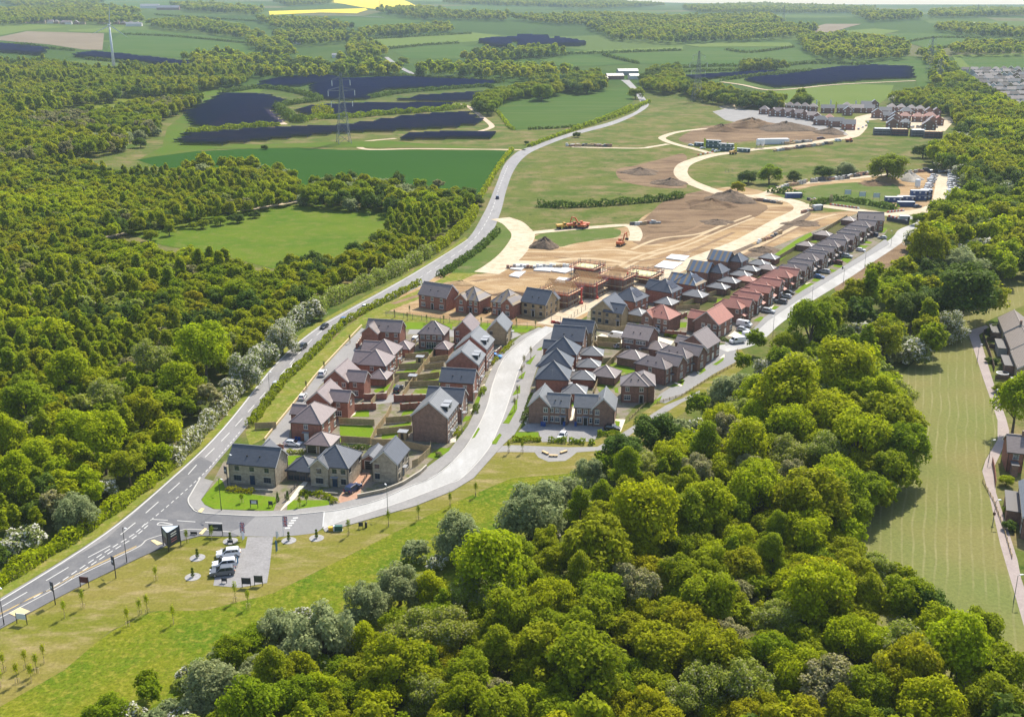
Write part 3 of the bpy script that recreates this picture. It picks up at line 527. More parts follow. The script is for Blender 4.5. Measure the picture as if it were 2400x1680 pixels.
sheet('verge', [(575, 1012), (600, 985), (670, 895), (722, 850), (808, 770), (862, 731), (990, 676), (1060, 640), (1120, 605), (1200, 560), (1215, 555), (1165, 620), (985, 700), (895, 735), (856, 760), (795, 815), (742, 873), (704, 922), (645, 995), (615, 1030), (585, 1045)], G_VERGE, 0.034)
sheet('verge', [(1148, 555), (1175, 510), (1200, 525), (1222, 552), (1150, 640), (1060, 640), (1050, 632)], G_ROUGH, 0.036)
sheet('verge', [(-60, 1435), (-60, 1380), (120, 1290), (250, 1210), (405, 1090), (520, 985), (640, 840), (720, 770), (800, 725), (940, 650), (1030, 598), (1090, 555), (1096, 560), (1026, 606), (939, 659), (800, 735), (732, 777), (648, 851), (523, 1004), (404, 1118), (243, 1251), (0, 1403), (-60, 1436)], G_VERGE, 0.04)
for p in ([(612, 1239 - 40), (655, 1198), (700, 1140), (712, 1128), (722, 1130), (690, 1170), (655, 1200), (641, 1200)],): sheet('path', p, G_FLAG, 0.07)
sheet('drive', [(792, 1180), (795, 1165), (815, 1135), (838, 1108), (866, 1108), (870, 1118), (845, 1150), (848, 1166), (870, 1160), (866, 1172), (800, 1182)], G_REDPAVE, 0.066)
sheet('drive', [(967, 1118), (985, 1103), (1000, 1098), (990, 1110)], G_REDPAVE, 0.067)
for p in ([(1440, 982), (1466, 983), (1455, 1012), (1450, 1012), (1453, 988), (1440, 986)], [(1233, 965), (1241, 968), (1233, 995), (1229, 992)], [(1333, 985), (1347, 942), (1350, 950), (1342, 985)], [(1050, 1035), (1070, 1020), (1068, 1036), (1055, 1038)], [(1120, 910), (1140, 898), (1136, 905), (1122, 908)], [(1146, 868), (1160, 858), (1152, 868)], [(1100, 962), (1108, 957), (1106, 964)], [(817, 977), (836, 962), (832, 972), (820, 978)], [(1500 + 200, 820), (1712, 816), (1706, 825)], [(1686, 840), (1698, 830), (1698, 838)], [(1582, 895), (1600, 903), (1596, 906), (1580, 898)], [(1630, 868), (1642, 874), (1638, 876)], [(1725, 778), (1748, 790), (1744, 794), (1705, 788), (1722, 776)], [(1800, 723), (1815, 715), (1806, 727)], [(1815, 727), (1828, 729), (1822, 731)], [(1885, 665), (1902, 662), (1890, 667)]):
    sheet('paving', p, G_FLAG, 0.075)
for p in ([(21.5, 1439), (43, 1449), (71.5, 1434), (47, 1424.5)], [(353, 1268), (362, 1266), (382, 1275), (369, 1279)], [(466, 1252), (480, 1239), (486, 1240), (474, 1254)], [(464, 1200), (472, 1192), (480, 1193), (472, 1203)]):
    sheet('tactile_paving', p, G_TACT, 0.21)
# ---- white lines
WHITE = flat('road_paint', (0.56, 0.55, 0.52), 0.7)
YEL = flat('yellow_paint', (0.62, 0.42, 0.12), 0.7)
def line(pts, w, dash=None, gap=0, z=0.068, mat=None, s0=0.0):
    c = spline([at(*p).xy for p in pts], 5); mb = MB(); L = sum((b - a).length for a, b in zip(c[:-1], c[1:]))
    if dash is None:
        a, b = offset(c, w / 2), offset(c, -w / 2)
        for i in range(len(c) - 1): mb.poly([(*b[i], z), (*b[i + 1], z), (*a[i + 1], z), (*a[i], z)])
    else:
        for p, h in along(c, s0, L, dash + gap):
            d = Vector((math.cos(h), math.sin(h))); n = Vector((-d.y, d.x)) * w / 2; q = p + d * dash
            mb.poly([(*(p - n), z), (*(q - n), z), (*(q + n), z), (*(p + n), z)])
    tag(mb.build('road_marking', mat or WHITE), kind='structure')
line([(-30, 1416 + 4), (5, 1405), (243, 1254), (404, 1121), (522.6, 1006), (648, 853), (731.7, 779), (800, 738), (939, 660), (1026.5, 607), (1096, 562)], 0.3)
line([(5, 1421), (57, 1391), (153, 1334), (259, 1272), (418, 1134), (456.5, 1095), (522.6, 1030), (592, 954), (662, 873.6), (745.6, 783), (820, 745), (930, 684), (1030, 622), (1110, 562), (1150, 500), (1170, 440), (1190, 390)], 0.22, 5.5, 4.5)
line([(79, 1401), (129, 1372), (190, 1331), (254, 1289), (313, 1252), (340, 1228)], 0.25, 1.5, 0.8)
line([(86, 1406), (140, 1374), (196, 1336), (259, 1294), (310, 1262), (340, 1237)], 0.25, 1.5, 0.8)
line([(340, 1230), (400, 1180), (463.4, 1123.5), (500, 1086), (560, 1015)], 0.2, 1.2, 0.9)
line([(355, 1217), (393, 1219)], 0.22); line([(415, 1220), (458, 1223)], 0.22); line([(481, 1224), (521, 1226)], 0.22)
for i in range(5): line([(668 + 5 * i * 0 + (4 - i) * 4.6, 1238 - (4 - i) * 5.9), (680 + (4 - i) * 4.6, 1237 - (4 - i) * 5.9)], 0.55)
line([(760, 1200), (757, 1234)], 0.25)
line([(-20, 1450), (30, 1424), (90, 1392), (140, 1375), (186, 1344), (320, 1281)], 0.12, mat=YEL); line([(-20, 1447), (129, 1374), (186, 1342), (320, 1279)], 0.12, mat=YEL)
line([(368, 1229), (378, 1224), (405, 1230), (368, 1230)], 0.25)
line([(681, 863), (684, 856), (685.5, 853)], 0.35); line([(674, 868), (681, 860)], 0.2)
line([(55, 1422), (88, 1411), (95, 1402)], 0.3)
# pale boards edging the verge beside the service street
def strip_thing(name, label, cat, pts, w, h, mat, group=None, z=0.0, n=5):
    c = spline([at(*p).xy for p in pts], n); mb = MB(); a, b = offset(c, w / 2), offset(c, -w / 2)
    for i in range(len(c) - 1):
        z0, z1 = z, z + h
        mb.poly([(*b[i], z1), (*b[i + 1], z1), (*a[i + 1], z1), (*a[i], z1)]); mb.poly([(*b[i], z0), (*b[i + 1], z0), (*b[i + 1], z1), (*b[i], z1)]); mb.poly([(*a[i + 1], z0), (*a[i], z0), (*a[i], z1), (*a[i + 1], z1)])
    for i in (0, len(c) - 1): mb.poly([(*a[i], z), (*b[i], z), (*b[i], z + h), (*a[i], z + h)])
    return tag(mb.build(name, mat), label, cat, group)
TIMB = flat('new_timber', (0.62, 0.47, 0.26), 0.8)
strip_thing('timber_edging', 'long pale timber board edging the verge beside the service street', 'edging', [(848, 763.5), (797, 817.6), (744.5, 875), (706, 924), (647, 997), (620, 1030.5)], 0.3, 0.5, TIMB)
for pts, w in ((EL, 0.22), (ER, 0.22)):
    c = [(p[0], p[1]) for p in pts]; strip_thing('kerb', None, None, c, w, 0.17, flat('kerb_stone', (0.50, 0.48, 0.44), 0.8))['kind'] = 'structure'
strip_thing('kerb', None, None, [(470, 1120), (449.5, 1155), (441, 1172), (449.5, 1190), (470, 1202), (540, 1207), (610, 1210), (679.4, 1207), (762, 1199)], 0.25, 0.17, flat('kerb_stone', (0.50, 0.48, 0.44), 0.8))['kind'] = 'structure'
strip_thing('kerb', None, None, [(-40, 1470), (129, 1381), (186, 1349), (320, 1285), (348, 1264), (418, 1245), (449.5, 1241), (540, 1247)], 0.22, 0.15, flat('kerb_stone', (0.50, 0.48, 0.44), 0.8))['kind'] = 'structure'
# ------------------------------------------------------------------ vegetation
LEAF = {
 'lime':   leaf_mat('lime_leaves', (0.375, 0.440, 0.004), trans=0.55),
 'green':  leaf_mat('green_leaves', (0.255, 0.325, 0.006), trans=0.55),
 'olive':  leaf_mat('olive_leaves', (0.315, 0.350, 0.006), trans=0.55),
 'gold':   leaf_mat('gold_leaves', (0.375, 0.372, 0.006), trans=0.55),
 'dark':   leaf_mat('dark_leaves', (0.115, 0.175, 0.018), trans=0.45),
 'willow': leaf_mat('willow_leaves', (0.340, 0.385, 0.170), hv=0.01, trans=0.55),
 'pale':   leaf_mat('pale_leaves', (0.320, 0.375, 0.050), (0.46, 0.45, 0.24), 0.14, trans=0.55),
 'birch':  leaf_mat('birch_leaves', (0.290, 0.350, 0.008), trans=0.55),
 'hawthorn': leaf_mat('hawthorn_leaves', (0.250, 0.290, 0.070), (0.72, 0.70, 0.60), 0.36, hv=0.015, trans=0.4),
 'brown':  leaf_mat('bare_twigs', (0.30, 0.295, 0.09), (0.36, 0.33, 0.18), 0.35, hv=0.015, trans=0.35),
}
BARK = ground_mat('bark', (0.10, 0.08, 0.06), (0.16, 0.13, 0.10), None, 2.0, fine=0.3)
WORDS = {'lime': 'bright lime-green', 'green': 'mid-green', 'olive': 'olive-green', 'gold': 'golden-bronze', 'dark': 'dark green', 'willow': 'grey-green willow-like',
         'pale': 'pale flowering', 'birch': 'feathery green', 'hawthorn': 'white-blossomed', 'brown': 'half-bare brownish'}
def quads(c, nrm, size, rng, aspect=1.0):
    """a card for each leaf spray: centres c, facing nrm"""
    n = len(c); r = rng.normal(size=(n, 3)); t = np.cross(nrm, r); t /= np.linalg.norm(t, axis=1, keepdims=True) + 1e-9
    b = np.cross(nrm, t); s = size[:, None]
    v = np.empty((n, 4, 3)); bend = nrm * s * 0.25
    v[:, 0] = c - t * s - b * s * aspect * 0.35; v[:, 1] = c + b * s * -aspect * 0.6 + t * s * 0.55 + bend; v[:, 2] = c + t * s + b * s * 0.3 * aspect; v[:, 3] = c - t * s * 0.5 + b * s * aspect * 0.7 + bend
    return v
def leaf_mesh(name, V, mat):
    n = len(V); me = bpy.data.meshes.new(name); me.vertices.add(n * 4); me.vertices.foreach_set('co', V.reshape(-1).astype(np.float32))
    me.loops.add(n * 4); me.loops.foreach_set('vertex_index', np.arange(n * 4, dtype=np.int32))
    me.polygons.add(n); me.polygons.foreach_set('loop_start', np.arange(0, n * 4, 4, dtype=np.int32))
    try: me.polygons.foreach_set('loop_total', np.full(n, 4, np.int32))
    except Exception: pass
    me.materials.append(mat); me.update(calc_edges=True); return me
# crown shape of each kind: height per unit crown radius, clumps, flatness, lowest leaf
SHAPE = {'lime': (2.5, 26, 0.36, 0.22), 'green': (2.4, 24, 0.34, 0.18), 'olive': (2.4, 30, 0.30, 0.15), 'gold': (2.5, 22, 0.32, 0.18), 'dark': (2.3, 22, 0.36, 0.10),
         'willow': (1.9, 34, 0.27, 0.02), 'pale': (2.2, 26, 0.32, 0.14), 'birch': (3.4, 26, 0.30, 0.12), 'hawthorn': (1.9, 24, 0.32, 0.04), 'brown': (2.4, 26, 0.26, 0.15)}
def crown_cards(kind, seed, n, size, R=4.0):
    rng = np.random.default_rng(seed); hk, K, cr, low = SHAPE[kind]; K = int(K * 1.6); cr *= 0.84; H = hk * R; z0 = low * H; hz = (H - z0) / 2; zc = z0 + hz
    # clump centres through the crown, more of them near its skin, with an uneven outline
    d = rng.normal(size=(K, 3)); d /= np.linalg.norm(d, axis=1, keepdims=True); d[:, 2] = np.where(d[:, 2] < -0.5, -d[:, 2], d[:, 2])
    rad = rng.uniform(0.42, 0.92, K)[:, None]
    top = 1.0 if kind != 'birch' else 1.0
    cc = d * rad * np.array([R, R, hz]) + np.array([0, 0, zc])
    if kind == 'birch':
        taper = np.clip(1.15 - (cc[:, 2] - z0) / (2 * hz) * 0.85, 0.2, 1.1); cc[:, :2] *= taper[:, None]
    if kind in ('willow', 'hawthorn'): cc[:, 2] = np.maximum(cc[:, 2] - 0.16 * H, 0.12 * H)
    rs = R * cr * rng.uniform(0.7, 1.3, K)
    w = rs ** 2; pick = rng.choice(K, n, p=w / w.sum())
    e = rng.normal(size=(n, 3)); e[:, 2] += 0.35; e /= np.linalg.norm(e, axis=1, keepdims=True)
    rr = rs[pick] * rng.uniform(0.55, 1.18, n)
    sq = np.array([1, 1, 0.85]) if kind != 'willow' else np.array([1, 1, 1.0])
    p = cc[pick] + e * rr[:, None] * sq
    p[:, 2] = np.maximum(p[:, 2], 0.3)
    nr = e * 0.75 + rng.normal(size=(n, 3)) * 0.55 + np.array([0, 0, 0.75]); nr /= np.linalg.norm(nr, axis=1, keepdims=True)
    return quads(p, nr, size * rng.uniform(0.6, 1.35, n), rng), cc, H
def trunk_mesh(name, cc, H, R, seed):
    rng = np.random.default_rng(seed); mb = MB(); lean = rng.normal(size=2) * 0.02 * H
    pts = [Vector((lean[0] * t * t, lean[1] * t * t, H * 0.72 * t)) for t in (0, 0.3, 0.6, 1.0)]; r = [0.07 * R, 0.055 * R, 0.04 * R, 0.018 * R]
    for i in range(3): mb.tube(pts[i], pts[i + 1], r[i], r[i + 1], 7, cap=(i == 2))
    order = rng.permutation(len(cc))[:9]
    for k in order:
        c = Vector(cc[k]); t = min(0.9, max(0.25, (c.z / H) * 0.7)); b = Vector((lean[0] * t * t, lean[1] * t * t, H * 0.72 * t)); m = b.lerp(c, 0.55) + Vector((0, 0, 0.06 * R))
        mb.tube(b, m, 0.028 * R, 0.018 * R, 5, cap=False); mb.tube(m, c, 0.018 * R, 0.007 * R, 5)
    return mb.mesh(name, BARK)
PROTO, LOW, FARP = {}, {}, {}
R0 = 4.0
low_col = bpy.data.collections.new('woodland_sources'); far_col = bpy.data.collections.new('far_woodland_sources')
KINDS_ = list(SHAPE)
for i, k in enumerate(KINDS_):
    PROTO[k] = []
    for s in range(3):
        fine = 0.165 if k in ('willow', 'brown', 'hawthorn', 'pale', 'birch') else 0.20
        V, cc, H = crown_cards(k, 100 * i + s, 9500 if fine < 0.18 else 8000, np.float64(fine), R0)
        PROTO[k].append((leaf_mesh(k + '_crown', V, LEAF[k]), trunk_mesh(k + '_trunk', cc, H, R0, 100 * i + s), H))
    for s in range(2):
        V, cc, H = crown_cards(k, 100 * i + 50 + s, 2000, np.float64(0.38), R0)
        o = bpy.data.objects.new('source_%02d' % (i * 2 + s), leaf_mesh(k + '_low_crown', V, LEAF[k])); low_col.objects.link(o)
    V, cc, H = crown_cards(k, 100 * i + 80, 260, np.float64(0.95), R0)
    o = bpy.data.objects.new('far_source_%02d' % i, leaf_mesh(k + '_far_crown', V, LEAF[k])); far_col.objects.link(o)
def scatter_object(name, pts, kinds, rad, col, per):
    """one woodland mass: trees placed on points by geometry nodes"""
    n = len(pts); me = bpy.data.meshes.new(name); me.vertices.add(n); me.vertices.foreach_set('co', np.asarray(pts, np.float32).reshape(-1))
    rng = np.random.default_rng(n)
    idx = np.array([KINDS_.index(k) * per + rng.integers(per) for k in kinds], np.int32)
    a = me.attributes.new('which', 'INT', 'POINT'); a.data.foreach_set('value', idx)
    a = me.attributes.new('size', 'FLOAT', 'POINT'); a.data.foreach_set('value', np.asarray(rad, np.float32) / R0)
    a = me.attributes.new('turn', 'FLOAT', 'POINT'); a.data.foreach_set('value', rng.uniform(0, 6.28, n).astype(np.float32))
    me.update(); o = link(name, me); o['kind'] = 'stuff'
    md = o.modifiers.new('trees', 'NODES'); g = bpy.data.node_groups.new(name, 'GeometryNodeTree'); md.node_group = g
    g.interface.new_socket('Geometry', in_out='INPUT', socket_type='NodeSocketGeometry'); g.interface.new_socket('Geometry', in_out='OUTPUT', socket_type='NodeSocketGeometry')
    N = g.nodes.new; gi, go = N('NodeGroupInput'), N('NodeGroupOutput')
    ci = N('GeometryNodeCollectionInfo'); ci.inputs['Collection'].default_value = col; ci.inputs['Separate Children'].default_value = True; ci.inputs['Reset Children'].default_value = True
    ip = N('GeometryNodeInstanceOnPoints'); ip.inputs['Pick Instance'].default_value = True
    def attr(nm, ty):
        q = N('GeometryNodeInputNamedAttribute'); q.data_type = ty; q.inputs['Name'].default_value = nm
        return [s for s in q.outputs if s.enabled and s.name == 'Attribute'][0]
    cx = N('ShaderNodeCombineXYZ'); g.links.new(attr('turn', 'FLOAT'), cx.inputs[2])
    e2r = N('FunctionNodeEulerToRotation'); g.links.new(cx.outputs[0], e2r.inputs[0])
    sx = N('ShaderNodeCombineXYZ'); sz = attr('size', 'FLOAT')
    for q in range(3): g.links.new(sz, sx.inputs[q])
    g.links.new(gi.outputs[0], ip.inputs['Points']); g.links.new(ci.outputs[0], ip.inputs['Instance']); g.links.new(attr('which', 'INT'), ip.inputs['Instance Index'])
    g.links.new(e2r.outputs[0], ip.inputs['Rotation']); g.links.new(sx.outputs[0], ip.inputs['Scale']); g.links.new(ip.outputs[0], go.inputs[0])
    return o
# ---- every tree: (position on the land, crown radius, kind, zone); the nearest become things
TREES = []
def tree(u, v, rp, kind, zone, zfrac=0.55):
    """hand-placed: (u, v) is the middle of the crown in the photograph, rp its radius there"""
    z = 6.0
    for _ in range(4):
        P = at(u, v, z); Z = P.y * CP + (CAM_H - P.z) * SP; R = rp * Z / FOC * 0.98; z = SHAPE[kind][0] * R * zfrac
    TREES.append([P.x, P.y, gz(P.x, P.y), R, kind, zone])
H_ = [ # near wood: willows and blossom along its upper edge, limes and oaks behind, read off the photograph
 (852,1409,58,'willow'),(936,1357,66,'willow'),(1079,1249,66,'willow'),(1242,1190,84,'willow'),(1322,1150,66,'willow'),(974,1284,35,'willow'),(1284,1242,28,'hawthorn'),(1023,1315,25,'hawthorn'),
 (760,1500,95,'willow'),(650,1470,70,'willow'),(505,1605,82,'willow'),(590,1590,60,'willow'),(710,1440,28,'hawthorn'),(400,1660,36,'willow'),(345,1600,30,'green'),(300,1670,40,'hawthorn'),(250,1655,26,'green'),
 (1155,1322,98,'lime'),(1016,1385,46,'lime'),(1507,1235,80,'lime'),(1559,1291,36,'lime'),(1357,1207,42,'birch'),(1410,1172,42,'birch'),(1462,1165,42,'birch'),(1392,1287,96,'olive'),(1437,1336,62,'olive'),(1288,1343,46,'olive'),
 (1305,1399,46,'green'),(1406,1430,62,'green'),(1176,1420,60,'pale'),(1075,1465,44,'gold'),(1026,1545,48,'gold'),(1100,1560,36,'olive'),(1483,1392,60,'brown'),(1549,1343,40,'brown'),(974,1496,66,'pale'),(852,1514,42,'lime'),
 (922,1583,86,'olive'),(1010,1610,56,'olive'),(1169,1531,62,'birch'),(1277,1538,85,'olive'),(1375,1573,96,'green'),(1549,1520,78,'gold'),(995,1650,58,'pale'),(1166,1642,54,'brown'),(1250,1660,56,'lime'),(1440,1665,50,'olive'),(1470,1480,56,'olive'),(1530,1610,60,'olive'),
 (820,1600,56,'olive'),(760,1640,50,'lime'),(690,1660,56,'green'),(620,1670,50,'pale'),(880,1665,55,'lime'),(540,1690,50,'green'),(700,1580,40,'pale'),
 (1652,1200,70,'lime'),(1774,1172,63,'lime'),(1896,1183,88,'olive'),(1729,1287,40,'lime'),(1649,1287,42,'green'),(1809,1301,50,'birch'),(1889,1270,60,'lime'),(1983,1301,52,'olive'),(1663,1416,76,'olive'),(1802,1378,36,'green'),(1823,1468,62,'pale'),
 (1914,1420,78,'lime'),(2000,1357,60,'olive'),(2053,1343,50,'pale'),(2109,1357,38,'green'),(2123,1416,70,'green'),(2171,1451,55,'dark'),(1715,1503,52,'brown'),(1983,1521,56,'lime'),(2060,1521,56,'lime'),(2123,1556,75,'pale'),(2245,1556,84,'lime'),
 (2297,1503,60,'green'),(2355,1590,70,'green'),(1948,1608,78,'brown'),(1861,1590,58,'lime'),(1739,1625,70,'pale'),(1652,1625,66,'pale'),(1837,1665,40,'lime'),(2035,1625,70,'green'),(2175,1668,80,'lime'),(1740,1400,42,'brown'),(2320,1670,70,'green'),(1600,1420,46,'green'),(1600,1180,44,'birch'),(1560,1150,40,'green'),
 (1900,776,56,'green'),(1948,735,44,'green'),(2000,705,46,'olive'),(2038,690,40,'birch'),(2020,740,40,'dark'),(2140,734,44,'dark'),(2185,706,44,'dark'),(2262,678,76,'dark'),(2320,700,40,'olive'),(2175,595,50,'olive'),(2248,605,60,'willow'),(2147,818,40,'hawthorn'),(2175,776,36,'gold'),(2224,762,42,'hawthorn'),(2185,800,40,'green'),
 (2070,811,45,'olive'),(2030,810,36,'birch'),(1851,811,42,'green'),(1799,856,40,'hawthorn'),(1830,850,36,'green'),(1715,901,62,'willow'),(1780,895,40,'willow'),(1635,954,32,'green'),(1732,968,45,'pale'),(1640,1000,36,'hawthorn'),(1983,867,74,'lime'),(1844,936,80,'lime'),(2036,908,55,'lime'),(2001,929,50,'lime'),(2088,975,80,'olive'),(1948,989,65,'lime'),
 (1844,1020,56,'lime'),(2011,1041,70,'lime'),(2123,1062,56,'green'),(1934,1076,56,'pale'),(1652,1048,52,'birch'),(1750,1065,60,'lime'),(1907,985,32,'brown'),(1844,1085,50,'pale'),(1690,1110,48,'lime'),(1590,1100,44,'lime'),(1800,1120,50,'olive'),(1960,1130,54,'lime'),(2080,1110,50,'green'),
 (1538,1016,56,'dark'),(1590,1000,36,'willow'),(1462,1062,50,'dark'),(1420,1090,34,'green'),(1380,1100,44,'willow'),(1566,1083,45,'lime'),(1510,1110,44,'pale'),(2095,905,30,'hawthorn'),(1890,860,30,'birch'),
 (2382,955,50,'lime'),(1770,800,26,'green'),(1740,850,24,'green'),(2120,640,34,'olive'),(2090,660,30,'green'),(2050,640,26,'green'),
]
for u, v, r, k in H_: tree(u, v, r, k, 'near_wood')
HL = [ # along the main road and the near part of the far-side wood
 (175,1185,54,'willow'),(120,1185,36,'brown'),(215,1160,30,'lime'),(250,1140,30,'hawthorn'),(60,1250,42,'hawthorn'),(20,1280,34,'hawthorn'),(490,930,34,'brown'),(465,900,30,'willow'),(700,700,30,'dark'),(580,720,34,'dark'),(550,690,34,'green'),(730,720,32,'hawthorn'),(660,790,40,'hawthorn'),(570,865,46,'hawthorn'),(540,900,30,'hawthorn'),(620,820,34,'hawthorn'),(480,835,60,'lime'),(370,1060,26,'willow'),(400,1010,30,'pale'),
 (30,1130,44,'lime'),(80,1080,46,'lime'),(240,1040,58,'lime'),(330,970,52,'olive'),(420,900,46,'lime'),(360,860,46,'pale'),(250,940,46,'pale'),(160,880,52,'lime'),(60,960,54,'green'),(180,1000,48,'lime'),(130,790,40,'lime'),(200,960,40,'pale'),(300,1090,44,'olive'),(20,1040,44,'lime'),
 (330,180+0,0,'green'),(505,148+0,0,'green')]
for u, v, r, k in HL:
    if r: tree(u, v, r, k, 'road_wood')
NEAR = []
def fill(px, rmin, rmax, kinds, zone, zc=6.0, dens=1.0, seed=1, avoid=None, clear=True):
    """trees at random through an outline traced round the canopy"""
    W2 = [at(u, v, zc) for u, v in px]; poly = [(p.x, p.y) for p in W2]; rng = np.random.default_rng(seed)
    xs, ys = [p[0] for p in poly], [p[1] for p in poly]; A = (max(xs) - min(xs)) * (max(ys) - min(ys)); rm = (rmin + rmax) / 2
    n = int(A / (rm * rm * 1.55) * dens * 4); n = min(n, 60000)
    X = rng.uniform(min(xs), max(xs), n); Y = rng.uniform(min(ys), max(ys), n); ok = inside(X, Y, poly); X, Y = X[ok], Y[ok]
    Rr = rng.uniform(rmin, rmax, len(X)); names = list(kinds); wts = np.array([kinds[k] for k in names], float); wts /= wts.sum()
    # drifts of one kind: a smooth field picks the kind
    ph = rng.uniform(0, 6.28, (len(names), 4)); fr = rng.uniform(0.01, 0.045, (len(names), 4)) * (8.0 / max(4, rm * 2))
    S = np.stack([np.sin(X * fr[i, 0] + Y * fr[i, 1] + ph[i, 0]) + np.sin(X * fr[i, 2] - Y * fr[i, 3] + ph[i, 1]) + np.log(wts[i] + 1e-3) * 0.9 for i in range(len(names))]) + rng.gumbel(size=(len(names), len(X))) * 0.7
    kk = S.argmax(0); cell = rmax * 1.3; grid = {}; cnt = 0
    for t in TREES if clear else []:
        grid.setdefault((int(t[0] // cell), int(t[1] // cell)), []).append((t[0], t[1], t[3] * 1.05))
    for x, y, r, k in zip(X, Y, Rr, kk):
        if avoid is not None and any(inside(np.array([x]), np.array([y]), a)[0] for a in avoid): continue
        gx, gy = int(x // cell), int(y // cell); q = 3 if clear else 1; bad = False
        for a in range(gx - q, gx + q + 1):
            for b in range(gy - q, gy + q + 1):
                for (x2, y2, r2) in grid.get((a, b), ()):
                    if (x - x2) ** 2 + (y - y2) ** 2 < (0.60 / dens ** 0.5 * (r + r2)) ** 2: bad = True; break
                if bad: break
            if bad: break
        if bad: continue
        grid.setdefault((gx, gy), []).append((x, y, r)); TREES.append([x, y, gz(x, y), r, names[k], zone]); cnt += 1
    return cnt
MIX = {'lime': 3.4, 'olive': 3, 'green': 2.2, 'birch': 1.2, 'pale': 1.2, 'gold': 0.5, 'brown': 0.4, 'dark': 0.2}
MIXL = {'lime': 2.4, 'olive': 3, 'green': 2.4, 'birch': 2.2, 'pale': 1.0, 'gold': 0.3, 'dark': 0.5, 'brown': 0.25}
fill([(560, 1700), (640, 1560), (900, 1450), (1100, 1380), (1330, 1230), (1480, 1110), (1640, 1000), (1760, 930), (1880, 860), (2010, 820), (2110, 860), (2120, 1000), (2130, 1100), (1990, 1190), (2020, 1280), (2120, 1340), (2280, 1490), (2420, 1590), (2420, 1750), (1500, 1800), (700, 1800)], 2.6, 5.0, MIX, 'near_wood', 7, 1.35, 3)
fill([(-60, 1300), (130, 1200), (260, 1110), (380, 1040), (450, 930), (540, 840), (640, 745), (720, 690), (640, 640), (520, 605), (400, 585), (270, 560), (210, 545), (330, 520), (480, 500), (560, 480), (690, 455), (700, 420), (620, 395), (470, 400), (300, 400), (150, 370), (-80, 385)], 2.1, 3.7, MIXL, 'road_wood', 6, 0.95, 5,
     avoid=[[tuple(at(u, v).xy) for u, v in ((-20, 830), (40, 790), (95, 765), (110, 735), (135, 740), (100, 790), (30, 840))]])
fill([(640, 660), (715, 690), (850, 630), (990, 570), (1075, 505), (1105, 465), (1070, 440), (990, 455), (940, 495), (890, 555), (800, 605), (660, 610)], 2.2, 3.8, {'green': 3, 'birch': 2, 'olive': 2, 'lime': 1.5, 'dark': 1, 'pale': 1}, 'road_wood', 5, 0.95, 6)
fill([(700, 450), (740, 425), (900, 420), (1000, 445), (1075, 445), (940, 495), (900, 480), (720, 470)], 3.2, 5.0, {'dark': 3, 'green': 2, 'olive': 1, 'willow': 1}, 'road_wood', 5, 1.0, 7)
fill([(420, 395), (470, 388), (560, 385), (640, 395), (690, 405), (700, 430), (560, 420)], 4.0, 6.0, {'olive': 2, 'willow': 1, 'green': 2}, 'road_wood', 6, 0.9, 8)
fill([(-60, 150), (97, 146), (209, 164), (331, 164), (490, 160), (592, 174), (560, 195), (463, 205), (453, 219), (348, 219), (279, 219), (272, 229), (181, 240), (139, 247), (122, 266), (0, 310), (-60, 330)], 4.5, 6.5, {'olive': 3, 'green': 3, 'dark': 0.8, 'willow': 0.6, 'birch': 1}, 'hill_wood', 6, 0.95, 9)
fill([(0, 300), (122, 266), (209, 262), (348, 242), (467, 223), (470, 235), (362, 275), (376, 300), (306, 318), (289, 338), (209, 355), (146, 355), (0, 385), (-60, 390), (-60, 320)], 4.0, 6.0, {'olive': 2, 'willow': 2, 'green': 2, 'brown': 1, 'dark': 1}, 'hill_wood', 6, 0.95, 10)
fill([(2081, 228), (2200, 208), (2225, 152), (2262, 181), (2366, 244), (2480, 300), (2480, 640), (2340, 640), (2260, 590), (2140, 557), (2185, 515), (2240, 470), (2268, 440), (2272, 418), (2240, 390), (2190, 378), (2175, 360), (2240, 332), (2254, 300), (2245, 275), (2215, 258), (2120, 240)], 4.0, 6.2, {'green': 3, 'olive': 2, 'dark': 2, 'lime': 1.6, 'willow': 0.8, 'hawthorn': 0.5}, 'valley_wood', 6, 0.95, 11)
fill([(2170, 565), (2260, 590), (2340, 640), (2300, 690), (2240, 720), (2120, 830), (2050, 850), (1900, 870), (1830, 890), (1810, 875), (1915, 795), (2030, 710), (2120, 645)], 3.2, 4.8, {'green': 3, 'olive': 1.5, 'dark': 1.5, 'birch': 1, 'lime': 1, 'hawthorn': 0.5, 'willow': 0.7}, 'valley_wood', 4, 0.85, 12)
fill([(190, 1700), (250, 1650), (330, 1600), (420, 1570), (560, 1490), (650, 1450), (760, 1440), (860, 1500), (760, 1620), (600, 1720)], 1.8, 3.2, {'willow': 3, 'green': 2, 'hawthorn': 1.5, 'pale': 1}, 'near_wood', 3, 0.9, 4)
print('TREES', len(TREES))
for t in TREES:
    Zc = math.hypot(t[0], t[1], CAM_H - t[2] - 4); t.append(t[3] / Zc)
def in_view(t):
    Z = t[1] * CP + (CAM_H - 4) * SP
    if Z < 5: return False
    u = CX + FOC * t[0] / Z; v = CY + FOC * (-t[1] * SP + (CAM_H - 4) * CP) / Z; r = FOC * t[3] / Z
    return -r < u < 2400 + r and -r < v < 1680 + r * 0.8
order = sorted([i for i, t in enumerate(TREES) if in_view(t)], key=lambda i: -TREES[i][6])
NTHINGS = 285
chosen = set(order[:NTHINGS])
